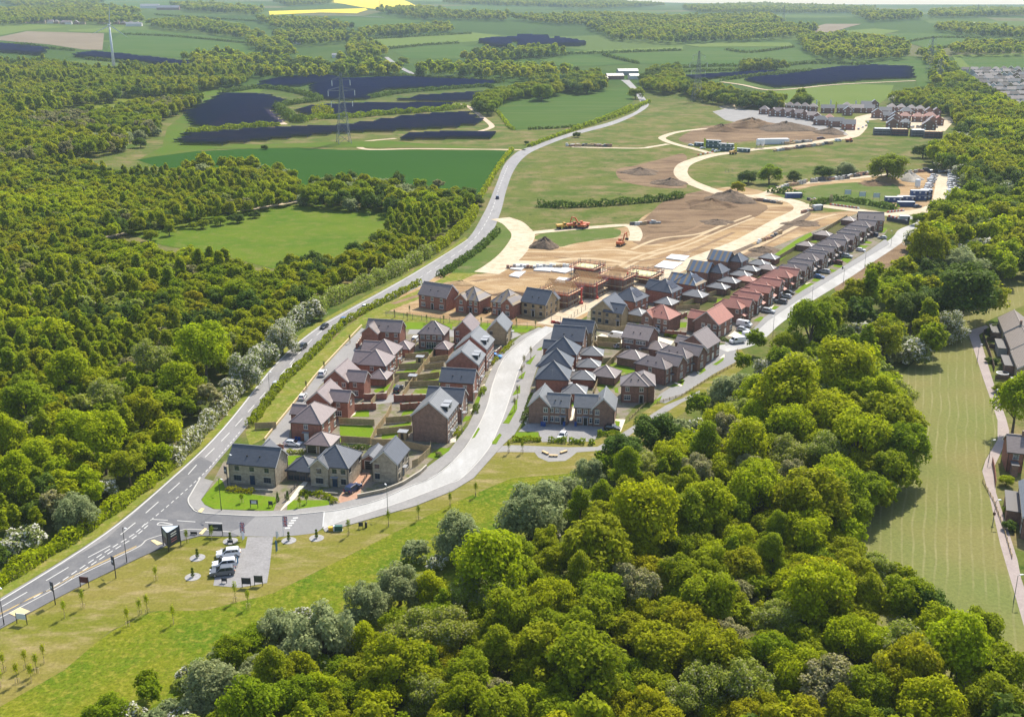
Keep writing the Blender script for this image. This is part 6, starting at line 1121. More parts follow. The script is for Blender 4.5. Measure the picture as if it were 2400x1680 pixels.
def car_meshes(kind):
    """outline along x (front at +x), swept across the width with the cabin drawn in"""
    if kind in CM: return CM[kind]
    if kind == 'van': L, Wd = 5.2, 1.95; low = [(-2.6, .35), (-2.6, 1.15), (2.58, 1.0), (2.6, .55), (2.5, .35)]; cab = [(-2.58, 1.15), (-2.5, 2.05), (-2.2, 2.15), (1.1, 2.12), (1.45, 2.0), (2.05, 1.3), (2.55, 1.0)]; gl = (0.75, 1.98)
    elif kind == 'suv': L, Wd = 4.7, 1.88; low = [(-2.3, .32), (-2.35, .95), (-2.2, 1.06), (1.0, 1.06), (2.1, .96), (2.35, .75), (2.3, .32)]; cab = [(-2.22, 1.05), (-1.95, 1.6), (-1.7, 1.68), (0.1, 1.70), (0.35, 1.62), (1.15, 1.06)]; gl = None
    else: L, Wd = 4.25, 1.76; low = [(-2.1, .28), (-2.12, .82), (-1.95, .92), (0.95, .92), (1.9, .80), (2.12, .6), (2.08, .28)]; cab = [(-1.95, .91), (-1.5, 1.38), (-1.2, 1.45), (0.0, 1.46), (0.25, 1.38), (1.1, .92)]; gl = None
    def slab(mb, prof, hw, top=1.0):
        # sides lean in towards the top
        zs = [p[1] for p in prof]; z0, z1 = min(zs), max(zs); n = len(prof); k = len(mb.v)
        for sgn in (-1, 1):
            for x, z in prof: mb.v.append((x, sgn * hw * (1 - (1 - top) * (z - z0) / max(z1 - z0, .01)), z))
        for i in range(n):
            j = (i + 1) % n; mb.f.append((k + i, k + j, k + n + j, k + n + i)); mb.m.append(0)
        mb.f.append(tuple(k + i for i in reversed(range(n)))); mb.m.append(0); mb.f.append(tuple(k + n + i for i in range(n))); mb.m.append(0)
    body, hw = MB(), Wd / 2; slab(body, low, hw, 0.95); slab(body, cab, hw * 0.95, 0.80 if kind != 'van' else 0.9)
    g = MB(); t = 0.80 if kind != 'van' else 0.9; z0, z1 = min(p[1] for p in cab), max(p[1] for p in cab)
    y_at = lambda z: hw * 0.95 * (1 - (1 - t) * (z - z0) / (z1 - z0)) + 0.008
    def pane(x0, x1, a, b, c, d): pass
    if kind == 'van': side = [[(0.55, 1.25), (1.85, 1.25), (1.38, 1.92), (0.55, 1.95)]]; ws = ((2.02, 1.33), (1.48, 1.96)); rw = None
    elif kind == 'suv': side = [[(-1.95, 1.12), (-0.6, 1.12), (-0.6, 1.58), (-1.72, 1.56)], [(-0.52, 1.12), (0.92, 1.12), (0.25, 1.58), (-0.52, 1.6)]]; ws = ((1.12, 1.09), (0.4, 1.6)); rw = ((-2.17, 1.12), (-1.97, 1.57))
    else: side = [[(-1.62, .97), (-0.5, .97), (-0.5, 1.35), (-1.3, 1.34)], [(-0.42, .97), (0.85, .97), (0.15, 1.36), (-0.42, 1.37)]]; ws = ((1.05, .95), (0.28, 1.37)); rw = ((-1.9, .97), (-1.52, 1.35))
    for P in side:
        for s in (-1, 1):
            q = [(x, s * y_at(z), z) for x, z in P]; g.poly(q if s < 0 else list(reversed(q)))
    for w, dx in ((ws, 0.012), (rw, -0.012)):
        if w: (xa, za), (xb, zb) = w; g.poly([(xa + dx, -y_at(za) + .1, za + .012), (xa + dx, y_at(za) - .1, za + .012), (xb + dx, y_at(zb) - .1, zb + .012), (xb + dx, -y_at(zb) + .1, zb + .012)])
    wm, rm = MB(), MB(); r = 0.34 if kind != 'car' else 0.31
    wm.tube((0, -0.11, 0), (0, 0.11, 0), r, n=16); rm.tube((0, -0.115, 0), (0, 0.115, 0), r * 0.62, n=10)
    hl, tl, pl, mr = MB(), MB(), MB(), MB(); xf, xr = max(p[0] for p in low), min(p[0] for p in low); zf = 0.72 if kind == 'car' else 0.85
    hl.box(xf - 0.22, -0.17, zf - 0.08, xf + 0.0, 0.17, zf + 0.08); tl.box(xr - 0.015, -0.15, zf - 0.04, xr + 0.14, 0.15, zf + 0.18); pl.box(xr - 0.02, -0.26, 0.5, xr + 0.02, 0.26, 0.62); mr.box(-0.1, -0.08, -0.07, 0.1, 0.08, 0.07)
    CM[kind] = dict(body=body.mesh('body', [CARP['white']]), glass=g.mesh('windows', CGL), wheel=wm.mesh('tyre', TYRE), rim=rm.mesh('rim', RIM), head=hl.mesh('headlight', HEADL), tail=tl.mesh('tail_light', TAILL), plate=pl.mesh('number_plate', PLATE), mirror=mr.mesh('mirror', TYRE),
                    wx=(1.3, -1.28) if kind == 'car' else (1.42, -1.4) if kind == 'suv' else (1.75, -1.5), hw=hw, r=r, xf=xf, zf=zf)
    b = CM[kind]['body']; b.polygons.foreach_set('use_smooth', [False] * len(b.polygons)); return CM[kind]
NAMEK = {'car': 'parked_car', 'suv': 'parked_car', 'van': 'van'}
BODY = {}
def vehicle(u, v, head, kind, colour, label, group, name=None, far=False):
    """head: bearing in degrees of the way it faces"""
    m = car_meshes(kind); P = at(u, v); e = empty(name or NAMEK[kind], (P.x, P.y, P.z + 0.07), math.radians(head)); tag(e, label, 'van' if kind == 'van' else 'car', group)
    if (kind, colour) not in BODY:
        b = m['body'].copy(); b.materials.clear(); b.materials.append(CARP[colour]); BODY[kind, colour] = b
    bo = link('body', BODY[kind, colour], e)
    if not far:
        md = bo.modifiers.new('edges', 'BEVEL'); md.width = 0.05; md.segments = 2; md.limit_method = 'ANGLE'; md.angle_limit = 0.4
    link('windows', m['glass'], e)
    for x in m['wx']:
        for s in (-1, 1):
            w = link('wheel', m['wheel'], e, (x, s * (m['hw'] - 0.1), m['r'])); 
            if not far: link('rim', m['rim'], w)
    if not far:
        for s in (-1, 1): link('headlight', m['head'], e, (0, s * (m['hw'] - 0.28), 0)); link('tail_light', m['tail'], e, (0, s * (m['hw'] - 0.22), 0)); link('mirror', m['mirror'], e, (0.75 if kind != 'van' else 1.4, s * (m['hw'] + 0.04), 1.05 if kind != 'van' else 1.45))
        link('number_plate', m['plate'], e)
    return e
def heading(a, b):
    p, q = at(*a), at(*b); return math.degrees(math.atan2(q.y - p.y, q.x - p.x))
GM, GS, GR, GJ = 'cars driving on the main road', 'cars parked along the service street', 'cars on the long row driveways', 'cars in the visitor car park'
hd = heading((707, 817), (807, 750)); hd2 = heading((807, 750), (857, 720)); hd0 = heading((648, 902), (700, 830))
for a in ((857.5, 722, hd2, 'car', 'white', 'white car driving on the main road bend beside the bare plot'), (807, 752, hd, 'car', 'blue', 'blue car on the main road above the hedge'), (760, 769, hd + 180, 'car', 'black', 'black car on the far lane behind the blue car'),
          (707.6, 818, hd + 180, 'suv', 'black', 'dark car driving on the far lane by the blossom hedge'), (648, 904, hd0, 'car', 'silver', 'silver car on the main road before the turn arrow'), (1166, 466, heading((1166, 466), (1180, 420)), 'suv', 'navy', 'navy car alone on the road past the site entrance')):
    vehicle(*a, GM, 'car')
for a in ((1507, 236, 60, 'car', 'white', 'tiny white car far up the main road'), (1505, 240, 60, 'suv', 'black', 'tiny dark car just below the white one far up')): vehicle(*a, GM, 'car', far=True)
for a in ((756, 879, hd0, 'suv', 'white', 'white hatchback parked in the service street by the gabled house'), (709.7, 934, hd0, 'car', 'white', 'white saloon parked in the service street against the timber edging'), (687, 1044, -11, 'car', 'white', 'white car half hidden behind the sales office'), (975, 799, 75, 'suv', 'white', 'white car parked left of the garden-door house'),
          (933.6, 916, 80, 'suv', 'black', 'dark car on the shared drive by the brick garden wall'), (1161, 839, -15, 'car', 'sky', 'bright blue car in front of the townhouses'), (1144.6, 731, 60, 'suv', 'black', 'black car between two houses facing the paddock'), (827.5, 1150, 62, 'suv', 'navy', 'dark blue car on the red show home drive')):
    vehicle(*a, GS if a[0] < 760 else None)
hj = heading((510, 1300), (565, 1294))
for a in ((536, 1303, hj + 180, 'suv', 'white', 'white car topmost in the visitor car park'), (527, 1328, hj + 180, 'suv', 'white', 'white car in the middle of the visitor car park'), (522, 1346, hj + 180, 'suv', 'grey', 'dark grey car lowest in the visitor car park')): vehicle(*a, GJ)
vehicle(1318, 1026, 252, 'car', 'white', 'white saloon in the middle of the parking court', None); vehicle(1435, 1008, -12, 'car', 'black', 'black hatchback at the right end of the parking court', None)
vehicle(1442.7, 792, 150, 'van', 'white', 'white van with blue side parked behind the court gardens', 'vans parked about the estate'); vehicle(1535, 777, 150, 'car', 'white', 'white car in front of the terracotta hipped house', None); vehicle(1452, 815, 20, 'car', 'silver', 'silver car roof showing over the garden fence', None)
vehicle(1744, 765, -34, 'van', 'white', 'large white van on the corner house driveway', 'vans parked about the estate'); vehicle(1741, 776, -34, 'car', 'silver', 'silver car beside the large white van', GR); vehicle(1728, 804, 200, 'van', 'white', 'white van with green marking parked at the kerb', 'vans parked about the estate'); vehicle(1757, 791, 20, 'van', 'white', 'small white van behind the green-marked van', 'vans parked about the estate')
for u, v, k, c, lab in ((1801, 733, 'suv', 'silver', 'silver car nearest in the long row driveways'), (1830, 711, 'suv', 'grey', 'grey-blue car second in the long row driveways'), (1842, 698, 'car', 'silver', 'silver hatchback third in the long row driveways'), (1849, 689, 'car', 'black', 'black car beside the wide lawn of the long row'), (1919.6, 652, 'car', 'blue', 'blue car halfway along the long row'), (1932, 640, 'suv', 'silver', 'silver estate car above the blue one'), (1962, 619, 'suv', 'maroon', 'maroon car on a long row driveway'), (1985, 604, 'suv', 'silver', 'silver car above the maroon one'), (2017, 589, 'car', 'white', 'white car high in the long row'), (2046.8, 554, 'suv', 'navy', 'navy car at the top of the long row'), (2067.5, 560, 'car', 'silver', 'silver car at the top end of the curving street')):
    vehicle(u, v, th_row if (int(u) % 3) else th_row + 180, k, c, lab, GR)
GP = 'cars crowded in the site car park'; rr = random.Random(4); cols_ = ['white', 'silver', 'black', 'white', 'grey', 'navy', 'white', 'red', 'silver']
n_ = 0
SHADE = {'white': 'white', 'silver': 'silver', 'black': 'black', 'grey': 'dark grey', 'navy': 'navy', 'red': 'red', 'blue': 'blue'}
for (a, b, n, hdg, where) in (((2192, 412), (2164, 460), 12, 5, 'left side of the site car park'), ((2231, 404), (2226, 472), 16, 0, 'right side of the site car park'), ((2176, 405), (2222, 405), 5, 95, 'far end of the site car park'), ((2238, 410), (2246, 474), 9, 0, 'outer right row of the site car park')):
    for i in range(n):
        t = (i + 0.5) / n; c = cols_[(n_ * 5 + i) % 9]; vehicle(a[0] + (b[0] - a[0]) * t + rr.uniform(-2, 2), a[1] + (b[1] - a[1]) * t, hdg + rr.uniform(-8, 8), 'van' if rr.random() < 0.25 else 'suv' if rr.random() < 0.5 else 'car', c, '%s vehicle on the %s, %s from far end' % (SHADE[c], where, ORD[min(i, 19)]), GP, 'parked_car', far=True); n_ += 1
for a in ((2116, 482, 60, 'van', 'white', 'white van parked beside the blue site container'), (2150, 487, 20, 'suv', 'navy', 'navy car beside the blue site cabins'), (2184, 478, 80, 'suv', 'silver', 'silver pickup beside the blue site cabins'), (1619, 342, -20, 'car', 'white', 'white car left of the green site cabins'), (1639, 344, 20, 'suv', 'black', 'black car in front of the smallest green cabin'), (1647, 349, 20, 'car', 'white', 'white car in front of the green cabins'), (1673, 354, 25, 'car', 'silver', 'silver car at the cabin steps, left of two'), (1680, 356, 25, 'car', 'white', 'white car at the cabin steps, right of two'),
          (1927, 326, 0, 'suv', 'black', 'dark car on the far compound, right of its pair'), (1921, 327, 0, 'suv', 'maroon', 'dark red car on the far compound'), (1964, 332, 0, 'van', 'white', 'pale van on the haul road below the far estate'), (2022, 300, 70, 'car', 'white', 'white car below the far estate gable'), (2012, 304, 70, 'suv', 'silver', 'silver car below the far estate gable'), (2030, 296, 70, 'car', 'silver', 'silver car beside the far estate green'), (2034, 288, 70, 'car', 'white', 'white car beside the far estate green'), (1848, 277, 20, 'car', 'white', 'white car before the far brown-roofed row, left of two'), (1868, 281, 20, 'car', 'silver', 'pale car before the far brown-roofed row, right of two'),
          (1780 + 30, 262 + 8, 20, 'car', 'silver', 'silver car at the left end of the far row')):
    vehicle(*a, 'vehicles about the works', far=True)
# ------------------------------------------------------------------ street furniture, signs, planting
STEEL = flat('galvanised_steel', (0.22, 0.23, 0.235), 0.5, 0.3); BLACKM = flat('black_metal', (0.02, 0.021, 0.024), 0.5); LAMPW = flat('lamp_head', (0.70, 0.71, 0.72), 0.4); NAVY = flat('navy_board', (0.02, 0.03, 0.055), 0.5)
def text_mesh(s, size, mat, font_w=0.0):
    c = bpy.data.curves.new('lettering', 'FONT'); c.body = s; c.size = size; c.align_x = 'CENTER'; c.align_y = 'CENTER'; c.offset = font_w; c.resolution_u = 1
    o = bpy.data.objects.new('lettering', c); me = bpy.data.meshes.new_from_object(o); bpy.data.objects.remove(o); me.materials.clear(); me.materials.append(mat); return me
def letters(parent, s, size, mat, M, name='lettering'):
    o = link(name, text_mesh(s, size, mat), parent); o.matrix_local = M @ Matrix.Rotation(math.pi / 2, 4, 'X'); return o
def lamp(u, v, label, h=8.0, turn=0.0, arm=0.9, mat=STEEL, group='street lamps', box=False):
    P = at(u, v); e = empty('street_lamp', (P.x, P.y, 0.05), math.radians(turn)); tag(e, label, 'lamp', group); k = (h, arm, mat.name)
    if k not in WCACHE:
        m = MB(); m.tube((0, 0, 0), (0, 0, 1.2), 0.10, n=8); m.tube((0, 0, 1.2), (0, 0, h), 0.07, 0.05, 8); m.tube((0, 0, h - 0.05), (arm, 0, h + 0.12), 0.04, n=6); q = MB(); q.box(arm - 0.15, -0.13, h + 0.06, arm + 0.55, 0.13, h + 0.18); WCACHE[k] = (m.mesh('pole', mat), q.mesh('lamp_head', LAMPW))
    link('pole', WCACHE[k][0], e); link('lamp_head', WCACHE[k][1], e)
    if box: b = MB(); b.box(-0.2, -0.2, 1.9, 0.2, 0.2, 2.5); b.build('dog_waste_bin', flat('dark_red_plastic', (0.10, 0.03, 0.025), 0.6), e)
    return e
for a in ((540, 1137, 'tall lamp post behind the long stone house at the main road'), (519, 1197, 'lamp post at the junction corner of the show home lawn'), (297.5, 1318, 'lamp post between the two road sign boards'), (10, 1465, 'lamp post beside the buff crossing square at the picture edge'), (633, 932, 'lamp post on the verge hedge by the silver car')): lamp(*a, h=7.6, turn=-40, mat=BLACKM if a[0] < 530 else STEEL)
for a in ((1811, 788 - 0, 'lamp post nearest along the curving street'), (1902, 722 - 8, 'second lamp post along the curving street'), (1976, 667, 'third lamp post along the curving street'), (2026, 629, 'fourth lamp post along the curving street'), (2088, 576, 'last lamp post at the top of the curving street'), (909, 1205, 'green lamp post on the curving road by the stone wall'), (1083, 1018, 'lamp post beside the nearest tall townhouse')): lamp(*a, h=6.6, turn=120, arm=0.4)
for a in ((2290, 847, 'lamp post topmost along the worn path'), (2327, 957, 'lamp post beside the lime tree on the worn path'), (2317, 1080, 'lamp post by the red brick house on the worn path'), (2376, 1408, 'lamp post lowest along the worn path')): lamp(*a, h=5.2, turn=10, arm=0.5, group='lamps along the worn path')
lamp(2327, 1226, 'lamp post with a dark red bin on the worn path', h=5.2, turn=10, arm=0.5, group='lamps along the worn path', box=True)
def board(u, v, turn, w, h, z0, mat, label, name='sign', legs=2, group=None, text=(), frame=True, two_col=None):
    P = at(u, v); e = empty(name, (P.x, P.y, 0.0), math.radians(turn)); tag(e, label, 'sign', group)
    p = MB(); p.box(-w / 2, -0.04, z0, w / 2, 0.04, z0 + h); p.build('panel', mat, e)
    for x in ((-w / 2 - 0.06, w / 2 + 0.06) if legs == 2 else (w / 2 + 0.12,) if legs == 1 else ()):
        q = MB(); q.box(x - 0.055, -0.055, 0, x + 0.055, 0.055, z0 + h + 0.05); q.build('post', BLACKM, e)
    for s, size, m, x, z in text: letters(e, s, size, m, Matrix.Translation((x, -0.052, z)))
    return e
CREAM = flat('cream_lettering', (0.72, 0.70, 0.64), 0.6); DRED = flat('maroon_board', (0.10, 0.025, 0.028), 0.5); PALEB = flat('pale_panel', (0.55, 0.58, 0.60), 0.5)
for a in ((272, 1355, 'tall navy banner sign on a post, nearer the junction'), (130, 1417, 'tall navy banner sign on a post, lower down the road'), (534, 1137, 'tall navy banner sign behind the long stone house')):
    P = at(a[0], a[1]); e = empty('banner_sign', (P.x, P.y, 0), math.radians(-40)); tag(e, a[2], 'sign', 'navy banner signs along the main road'); m = MB(); m.box(-0.07, -0.07, 0, 0.07, 0.07, 4.6); m.build('post', BLACKM, e); m = MB(); m.box(-0.95, -0.05, 2.7, -0.1, 0.05, 4.5); m.build('panel', NAVY, e)
    m = MB(); m.box(-0.8, -0.06, 3.3, -0.25, -0.052, 3.7); m.build('emblem', PALEB, e)
board(199, 1376, -10, 1.6, 1.2, 1.0, DRED, 'maroon board with pale emblem on the roadside grass', group='small boards on the grass'); board(52, 1462, -12, 1.9, 1.1, 1.0, flat('white_board', (0.62, 0.66, 0.68), 0.5), 'white board on the grass by the buff crossing square', group='small boards on the grass')
m_ = MB(); m_.box(-0.25, -0.055, 1.4, 0.25, -0.045, 1.75)
# three-sided hoarding at the junction
P = at(399, 1288); e = empty('hoarding', (P.x, P.y, 0), math.radians(3)); tag(e, 'three-sided navy hoarding with pale flat top beside the junction', 'hoarding')
tri = [(-1.75, 1.7), (1.65, 1.9), (0.05, -1.1)]; m = MB(); z0, z1 = 1.0, 4.3
for i in range(3):
    a, b = tri[i], tri[(i + 1) % 3]; m.poly([(*a, z0), (*a, z1), (*b, z1), (*b, z0)])
m.build('panel', NAVY, e); m = MB(); m.poly([(x, y, z1 + 0.004) for x, y in reversed(tri)]); m.poly([(x, y, z0) for x, y in tri]); m.build('top_sheet', flat('pale_sheet', (0.46, 0.52, 0.56), 0.35), e)
for x, y in tri: m = MB(); m.box(x - 0.08, y - 0.08, 0, x + 0.08, y + 0.08, z1 + 0.15); m.build('post', BLACKM, e)
for a, b, items in ((tri[0], tri[2], (('pic', 0.5, 3.3),)), (tri[2], tri[1], (('bar', 0.5, 3.6), ('bar', 0.5, 3.1), ('red', 0.5, 2.4), ('red', 0.5, 1.9)))):
    d = Vector((b[0] - a[0], b[1] - a[1])); L = d.length; ang = math.atan2(d.y, d.x)
    for kind, t, z in items:
        M = Matrix.Translation((a[0] + d.x * t, a[1] + d.y * t, z)) @ Matrix.Rotation(ang, 4, 'Z'); m = MB()
        if kind == 'pic': m.box(-1.1, -0.03, -0.5, 1.1, -0.01, 0.6); mm = flat('printed_panel', (0.20, 0.24, 0.16), 0.5)
        else: m.box(-0.8, -0.03, -0.12, 0.8, -0.01, 0.10); mm = CREAM if kind == 'bar' else flat('red_lettering', (0.34, 0.12, 0.12), 0.6)
        o = m.build('printing', mm, e); o.matrix_local = M
P = at(507, 1257); board(507, 1255, -4, 2.6, 1.5, 1.1, NAVY, 'wide navy entrance board beside the tactile paving', text=()); o = [c for c in COL.objects if c.get('label', '').startswith('wide navy entrance')][0]; m = MB(); m.box(-0.5, -0.055, 1.75, 0.5, -0.045, 1.85); m.box(-0.35, -0.055, 1.55, 0.35, -0.045, 1.62); m.build('printing', CREAM, o)
board(596, 1190, -3, 1.5, 1.0, 0.9, NAVY, 'navy notice board with white panel on the show home lawn', group='notice boards at the show homes'); o = [c for c in COL.objects if c.get('label', '').startswith('navy notice board with white')][0]; m = MB(); m.box(-0.55, -0.06, 1.05, 0.55, -0.045, 1.7); m.build('printing', PALEB, o)
board(634.5, 1188, -3, 0.7, 0.9, 0.5, NAVY, 'small dark board beside the pale path on the lawn', group='notice boards at the show homes'); board(540, 1275, -3, 0.9, 0.6, 0.3, NAVY, 'low navy board beside the ball topiary', group='notice boards at the show homes'); board(526, 1366, -3, 0.8, 0.7, 0.4, NAVY, 'low dark board in front of the grey parked car', group='notice boards at the show homes')
board(578, 1376, -3, 1.5, 1.3, 0.7, NAVY, 'dark picture board at the car park end, left of two', group='notice boards at the show homes'); board(606.5, 1372, -3, 1.4, 1.4, 0.7, flat('dark_picture', (0.06, 0.07, 0.07), 0.5), 'framed picture board at the car park end, right of two', group='notice boards at the show homes'); board(846, 1238, 8, 0.7, 0.9, 0.5, NAVY, 'dark board on the grass beyond the green bin', group='notice boards at the show homes')
board(454.5, 1254, -3, 1.1, 0.55, 0.25, BLACKM, 'low black street nameplate on the junction grass')
# union flags on poles
FB, FR_, FW = flat('flag_blue', (0.03, 0.05, 0.22), 0.7), flat('flag_red', (0.45, 0.02, 0.04), 0.7), flat('flag_white', (0.72, 0.72, 0.74), 0.7)
def union_flag(u, v, label, h):
    P = at(u, v); e = empty('flagpole', (P.x, P.y, 0), math.radians(-8)); tag(e, label, 'flag', 'union flags at the entrance'); m = MB(); m.tube((0, 0, 0), (0, 0, h), 0.05, n=8); m.build('pole', LAMPW, e)
    w, L = 0.95, 2.3; m = MB(); z1 = h - 0.1; nseg = 10
    def pt(x, s, dy=0): return (0.07 + x * w, 0.10 * math.sin(s * 7) * x + dy, z1 - s * L)
    def stripe(x0, x1, s0, s1, mi, dy):
        k = 8
        for i in range(k):
            a, b = s0 + (s1 - s0) * i / k, s0 + (s1 - s0) * (i + 1) / k
            for sg in (1, -1): q = [pt(x0, a, sg * dy), pt(x1, a, sg * dy), pt(x1, b, sg * dy), pt(x0, b, sg * dy)]; m.poly(q if sg > 0 else list(reversed(q)), mi)
    stripe(0, 1, 0, 1, 0, 0.004)
    def diag(xa, sa, xb, sb, hw, mi, dy):
        k = 12
        for i in range(k):
            t, t2 = i / k, (i + 1) / k
            for sg in (1, -1):
                A, B = (xa + (xb - xa) * t, sa + (sb - sa) * t), (xa + (xb - xa) * t2, sa + (sb - sa) * t2); ds = hw * 0.42
                q = [pt(min(max(A[0] - hw, 0), 1), A[1] + ds * 0, sg * dy), pt(min(max(A[0] + hw, 0), 1), A[1], sg * dy), pt(min(max(B[0] + hw, 0), 1), B[1], sg * dy), pt(min(max(B[0] - hw, 0), 1), B[1], sg * dy)]; m.poly(q if sg > 0 else list(reversed(q)), mi)
    diag(0, 0, 1, 1, 0.16, 1, 0.008); diag(1, 0, 0, 1, 0.16, 1, 0.009); diag(0, 0, 1, 1, 0.06, 2, 0.012); diag(1, 0, 0, 1, 0.06, 2, 0.013)
    stripe(0.31, 0.69, 0, 1, 1, 0.016); stripe(0, 1, 0.42, 0.58, 1, 0.017); stripe(0.39, 0.61, 0, 1, 2, 0.020); stripe(0, 1, 0.455, 0.545, 2, 0.021)
    m.build('flag', [FB, FW, FR_], e)
union_flag(564, 1263, 'union flag on a pole by the stone pier at the car park entrance', 3.9); union_flag(664.5, 1256, 'union flag on a pole beside the zebra markings', 4.6)
# feather flags and banners at the car park, bins, planters, topiary
def feather(u, v, turn, col, label, h=3.2, w=0.7, group='feather flags'):
    P = at(u, v); e = empty('feather_flag', (P.x, P.y, gz(P.x, P.y)), math.radians(turn)); tag(e, label, 'flag', group); m = MB(); m.tube((0, 0, 0), (0, 0, h), 0.03, 0.02, 6); m.build('pole', BLACKM, e); m = MB()
    pr = [(0.02, 0.6), (w, 0.7), (w, h * 0.75), (w * 0.6, h * 0.95), (0.02, h)]; m.extrude(pr, -0.01, 0.01); m.build('banner', col, e)
WB, BB, YB = flat('white_banner', (0.70, 0.72, 0.74), 0.6), flat('blue_banner', (0.04, 0.12, 0.22), 0.6), flat('lime_banner', (0.62, 0.66, 0.05), 0.6)
feather(647, 1300, 70, BB, 'blue feather flag beside the car park kerb'); feather(568, 1272, 60, WB, 'white feather flag at the left of the car park entrance', 2.6); feather(648, 1268, 60, WB, 'white feather flag at the right of the car park entrance', 2.2); feather(556, 1330, 80, BB, 'blue feather flag behind the middle white car', 2.4)
for u, v, lab in ((1649, 344, 'yellow feather flag at the left of the green cabins'), (1702, 354, 'yellow feather flag in the middle of the green cabins'), (1721, 357, 'yellow feather flag at the right of the green cabins'), (1917, 252, 'yellow feather flag beside the far tower house, left'), (1958, 253, 'yellow feather flag beside the far tower house, nearer')): feather(u, v, 0, YB, lab, 6.5, 1.8, 'yellow feather flags')
for u, v, lab in ((1912, 247, 'white feather flag leftmost at the far field edge'), (1945, 247, 'white feather flag in the middle of the far field edge'), (2004, 249, 'white feather flag rightmost at the far field edge')): feather(u, v, 0, WB, lab, 6.0, 1.6, 'white feather flags')
def simple(name, label, cat, u, v, turn, parts, group=None, z=0.0):
    """parts: (part name, material, list of boxes/tubes)"""
    P = at(u, v); e = empty(name, (P.x, P.y, gz(P.x, P.y) + z), math.radians(turn)); tag(e, label, cat, group)
    for pn, mat, shapes in parts:
        m = MB()
        for s in shapes:
            if s[0] == 'b': m.box(*s[1:])
            elif s[0] == 't': m.tube(s[1], s[2], *s[3:])
            elif s[0] == 'l': m.lathe(s[1], *s[2:])
            elif s[0] == 'r': m.bar(*s[1:])
        m.build(pn, mat, e)
    return e
GRNB, YELB = flat('green_plastic', (0.02, 0.10, 0.08), 0.5), flat('yellow_plastic', (0.72, 0.42, 0.02), 0.5)
simple('grit_bin', 'yellow grit bin on the grass beside the estate road', 'bin', 776, 1243, 5, [('body', YELB, [('b', -0.5, -0.35, 0, 0.5, 0.35, 0.6)]), ('lid', YELB, [('b', -0.55, -0.4, 0.602, 0.55, 0.4, 0.85)])]); simple('utility_cabinet', 'green utility cabinet with pale end beside the grit bin', 'cabinet', 793, 1243, 5, [('body', GRNB, [('b', -0.75, -0.4, 0.1, 0.85, 0.4, 1.15)]), ('plinth', SILL, [('b', -0.85, -0.45, 0, 0.95, 0.45, 0.099)]), ('end_panel', LAMPW, [('b', -1.0, -0.42, 0.1, -0.752, 0.42, 1.2)])])
simple('litter_bin', 'dark litter bin post on the grass beyond the dark board', 'bin', 858, 1236, 5, [('body', BLACKM, [('t', (0, 0, 0), (0, 0, 1.1), 0.25, 0.25, 12)]), ('lid', BLACKM, [('l', [(0.27, 1.1), (0.24, 1.25), (0.05, 1.32)], 12)])])
TOP = LEAF['dark']; GRAVEL = ground_mat('gravel', (0.30, 0.29, 0.29), (0.38, 0.37, 0.36), None, 1.0, fine=0.3)
def topiary(u, v, label, n=3):
    P = at(u, v); c = spline([(P.x + math.cos(a) * 1.5, P.y + math.sin(a) * 1.5) for a in np.linspace(0, 6.28, 13)[:-1]], 2, True); e = empty('topiary', (P.x, P.y, 0)); tag(e, label, 'topiary', 'ball topiary on gravel circles')
    sheet_world('gravel_circle', [tuple(p) for p in c], GRAVEL, 0.07); m = MB(); m.tube((0, 0, 0), (0, 0, 1.9), 0.05, n=6); m.build('stem', BARK, e); rng = np.random.default_rng(int(u)); V = []
    for i in range(n):
        z = 0.55 + i * 0.62; r = 0.36 - 0.06 * i; d = rng.normal(size=(130, 3)); d /= np.linalg.norm(d, axis=1, keepdims=True); V.append(quads(d * r + np.array([0, 0, z]), d, np.full(130, 0.09), rng))
    link('foliage', leaf_mesh('foliage', np.concatenate(V), TOP), e)
for u, v, lab in ((540, 1268, 'ball topiary left of the car park entrance'), (677, 1267, 'ball topiary right of the car park entrance'), (742, 1261, 'ball topiary furthest along the estate road grass'), (463, 1307, 'ball topiary on the grass left of the parked cars, upper'), (452, 1352, 'ball topiary on the grass left of the parked cars, lower')): topiary(u, v, lab)
for u, v, k, lab in ((1029, 1060, 'brown', 'rounded copper shrub on the corner lawn'), (2319, 840, 'dark', 'clipped dark bush in a back garden, left of two'), (2334, 842, 'dark', 'clipped dark bush in a back garden, right of two'), (2356, 850, 'willow', 'grey-green shrub beside the terrace gardens'), (2345, 902, 'olive', 'rounded bush in the lower terrace garden'), (2360, 1120, 'lime', 'bright garden shrubs below the red brick house'), (2372, 1190, 'green', 'dark garden shrub near the path fence'), (2368, 1225, 'dark', 'evergreen bush beside the path fence'), (2330, 765, 'dark', 'dark bush at the head of the worn path')):
    e = bush(u, v, 8 if 'copper' in lab else 9 if 'clipped' in lab else 16, k, lab, 'garden shrubs'); e.name = 'shrub'; e['category'] = 'shrub'
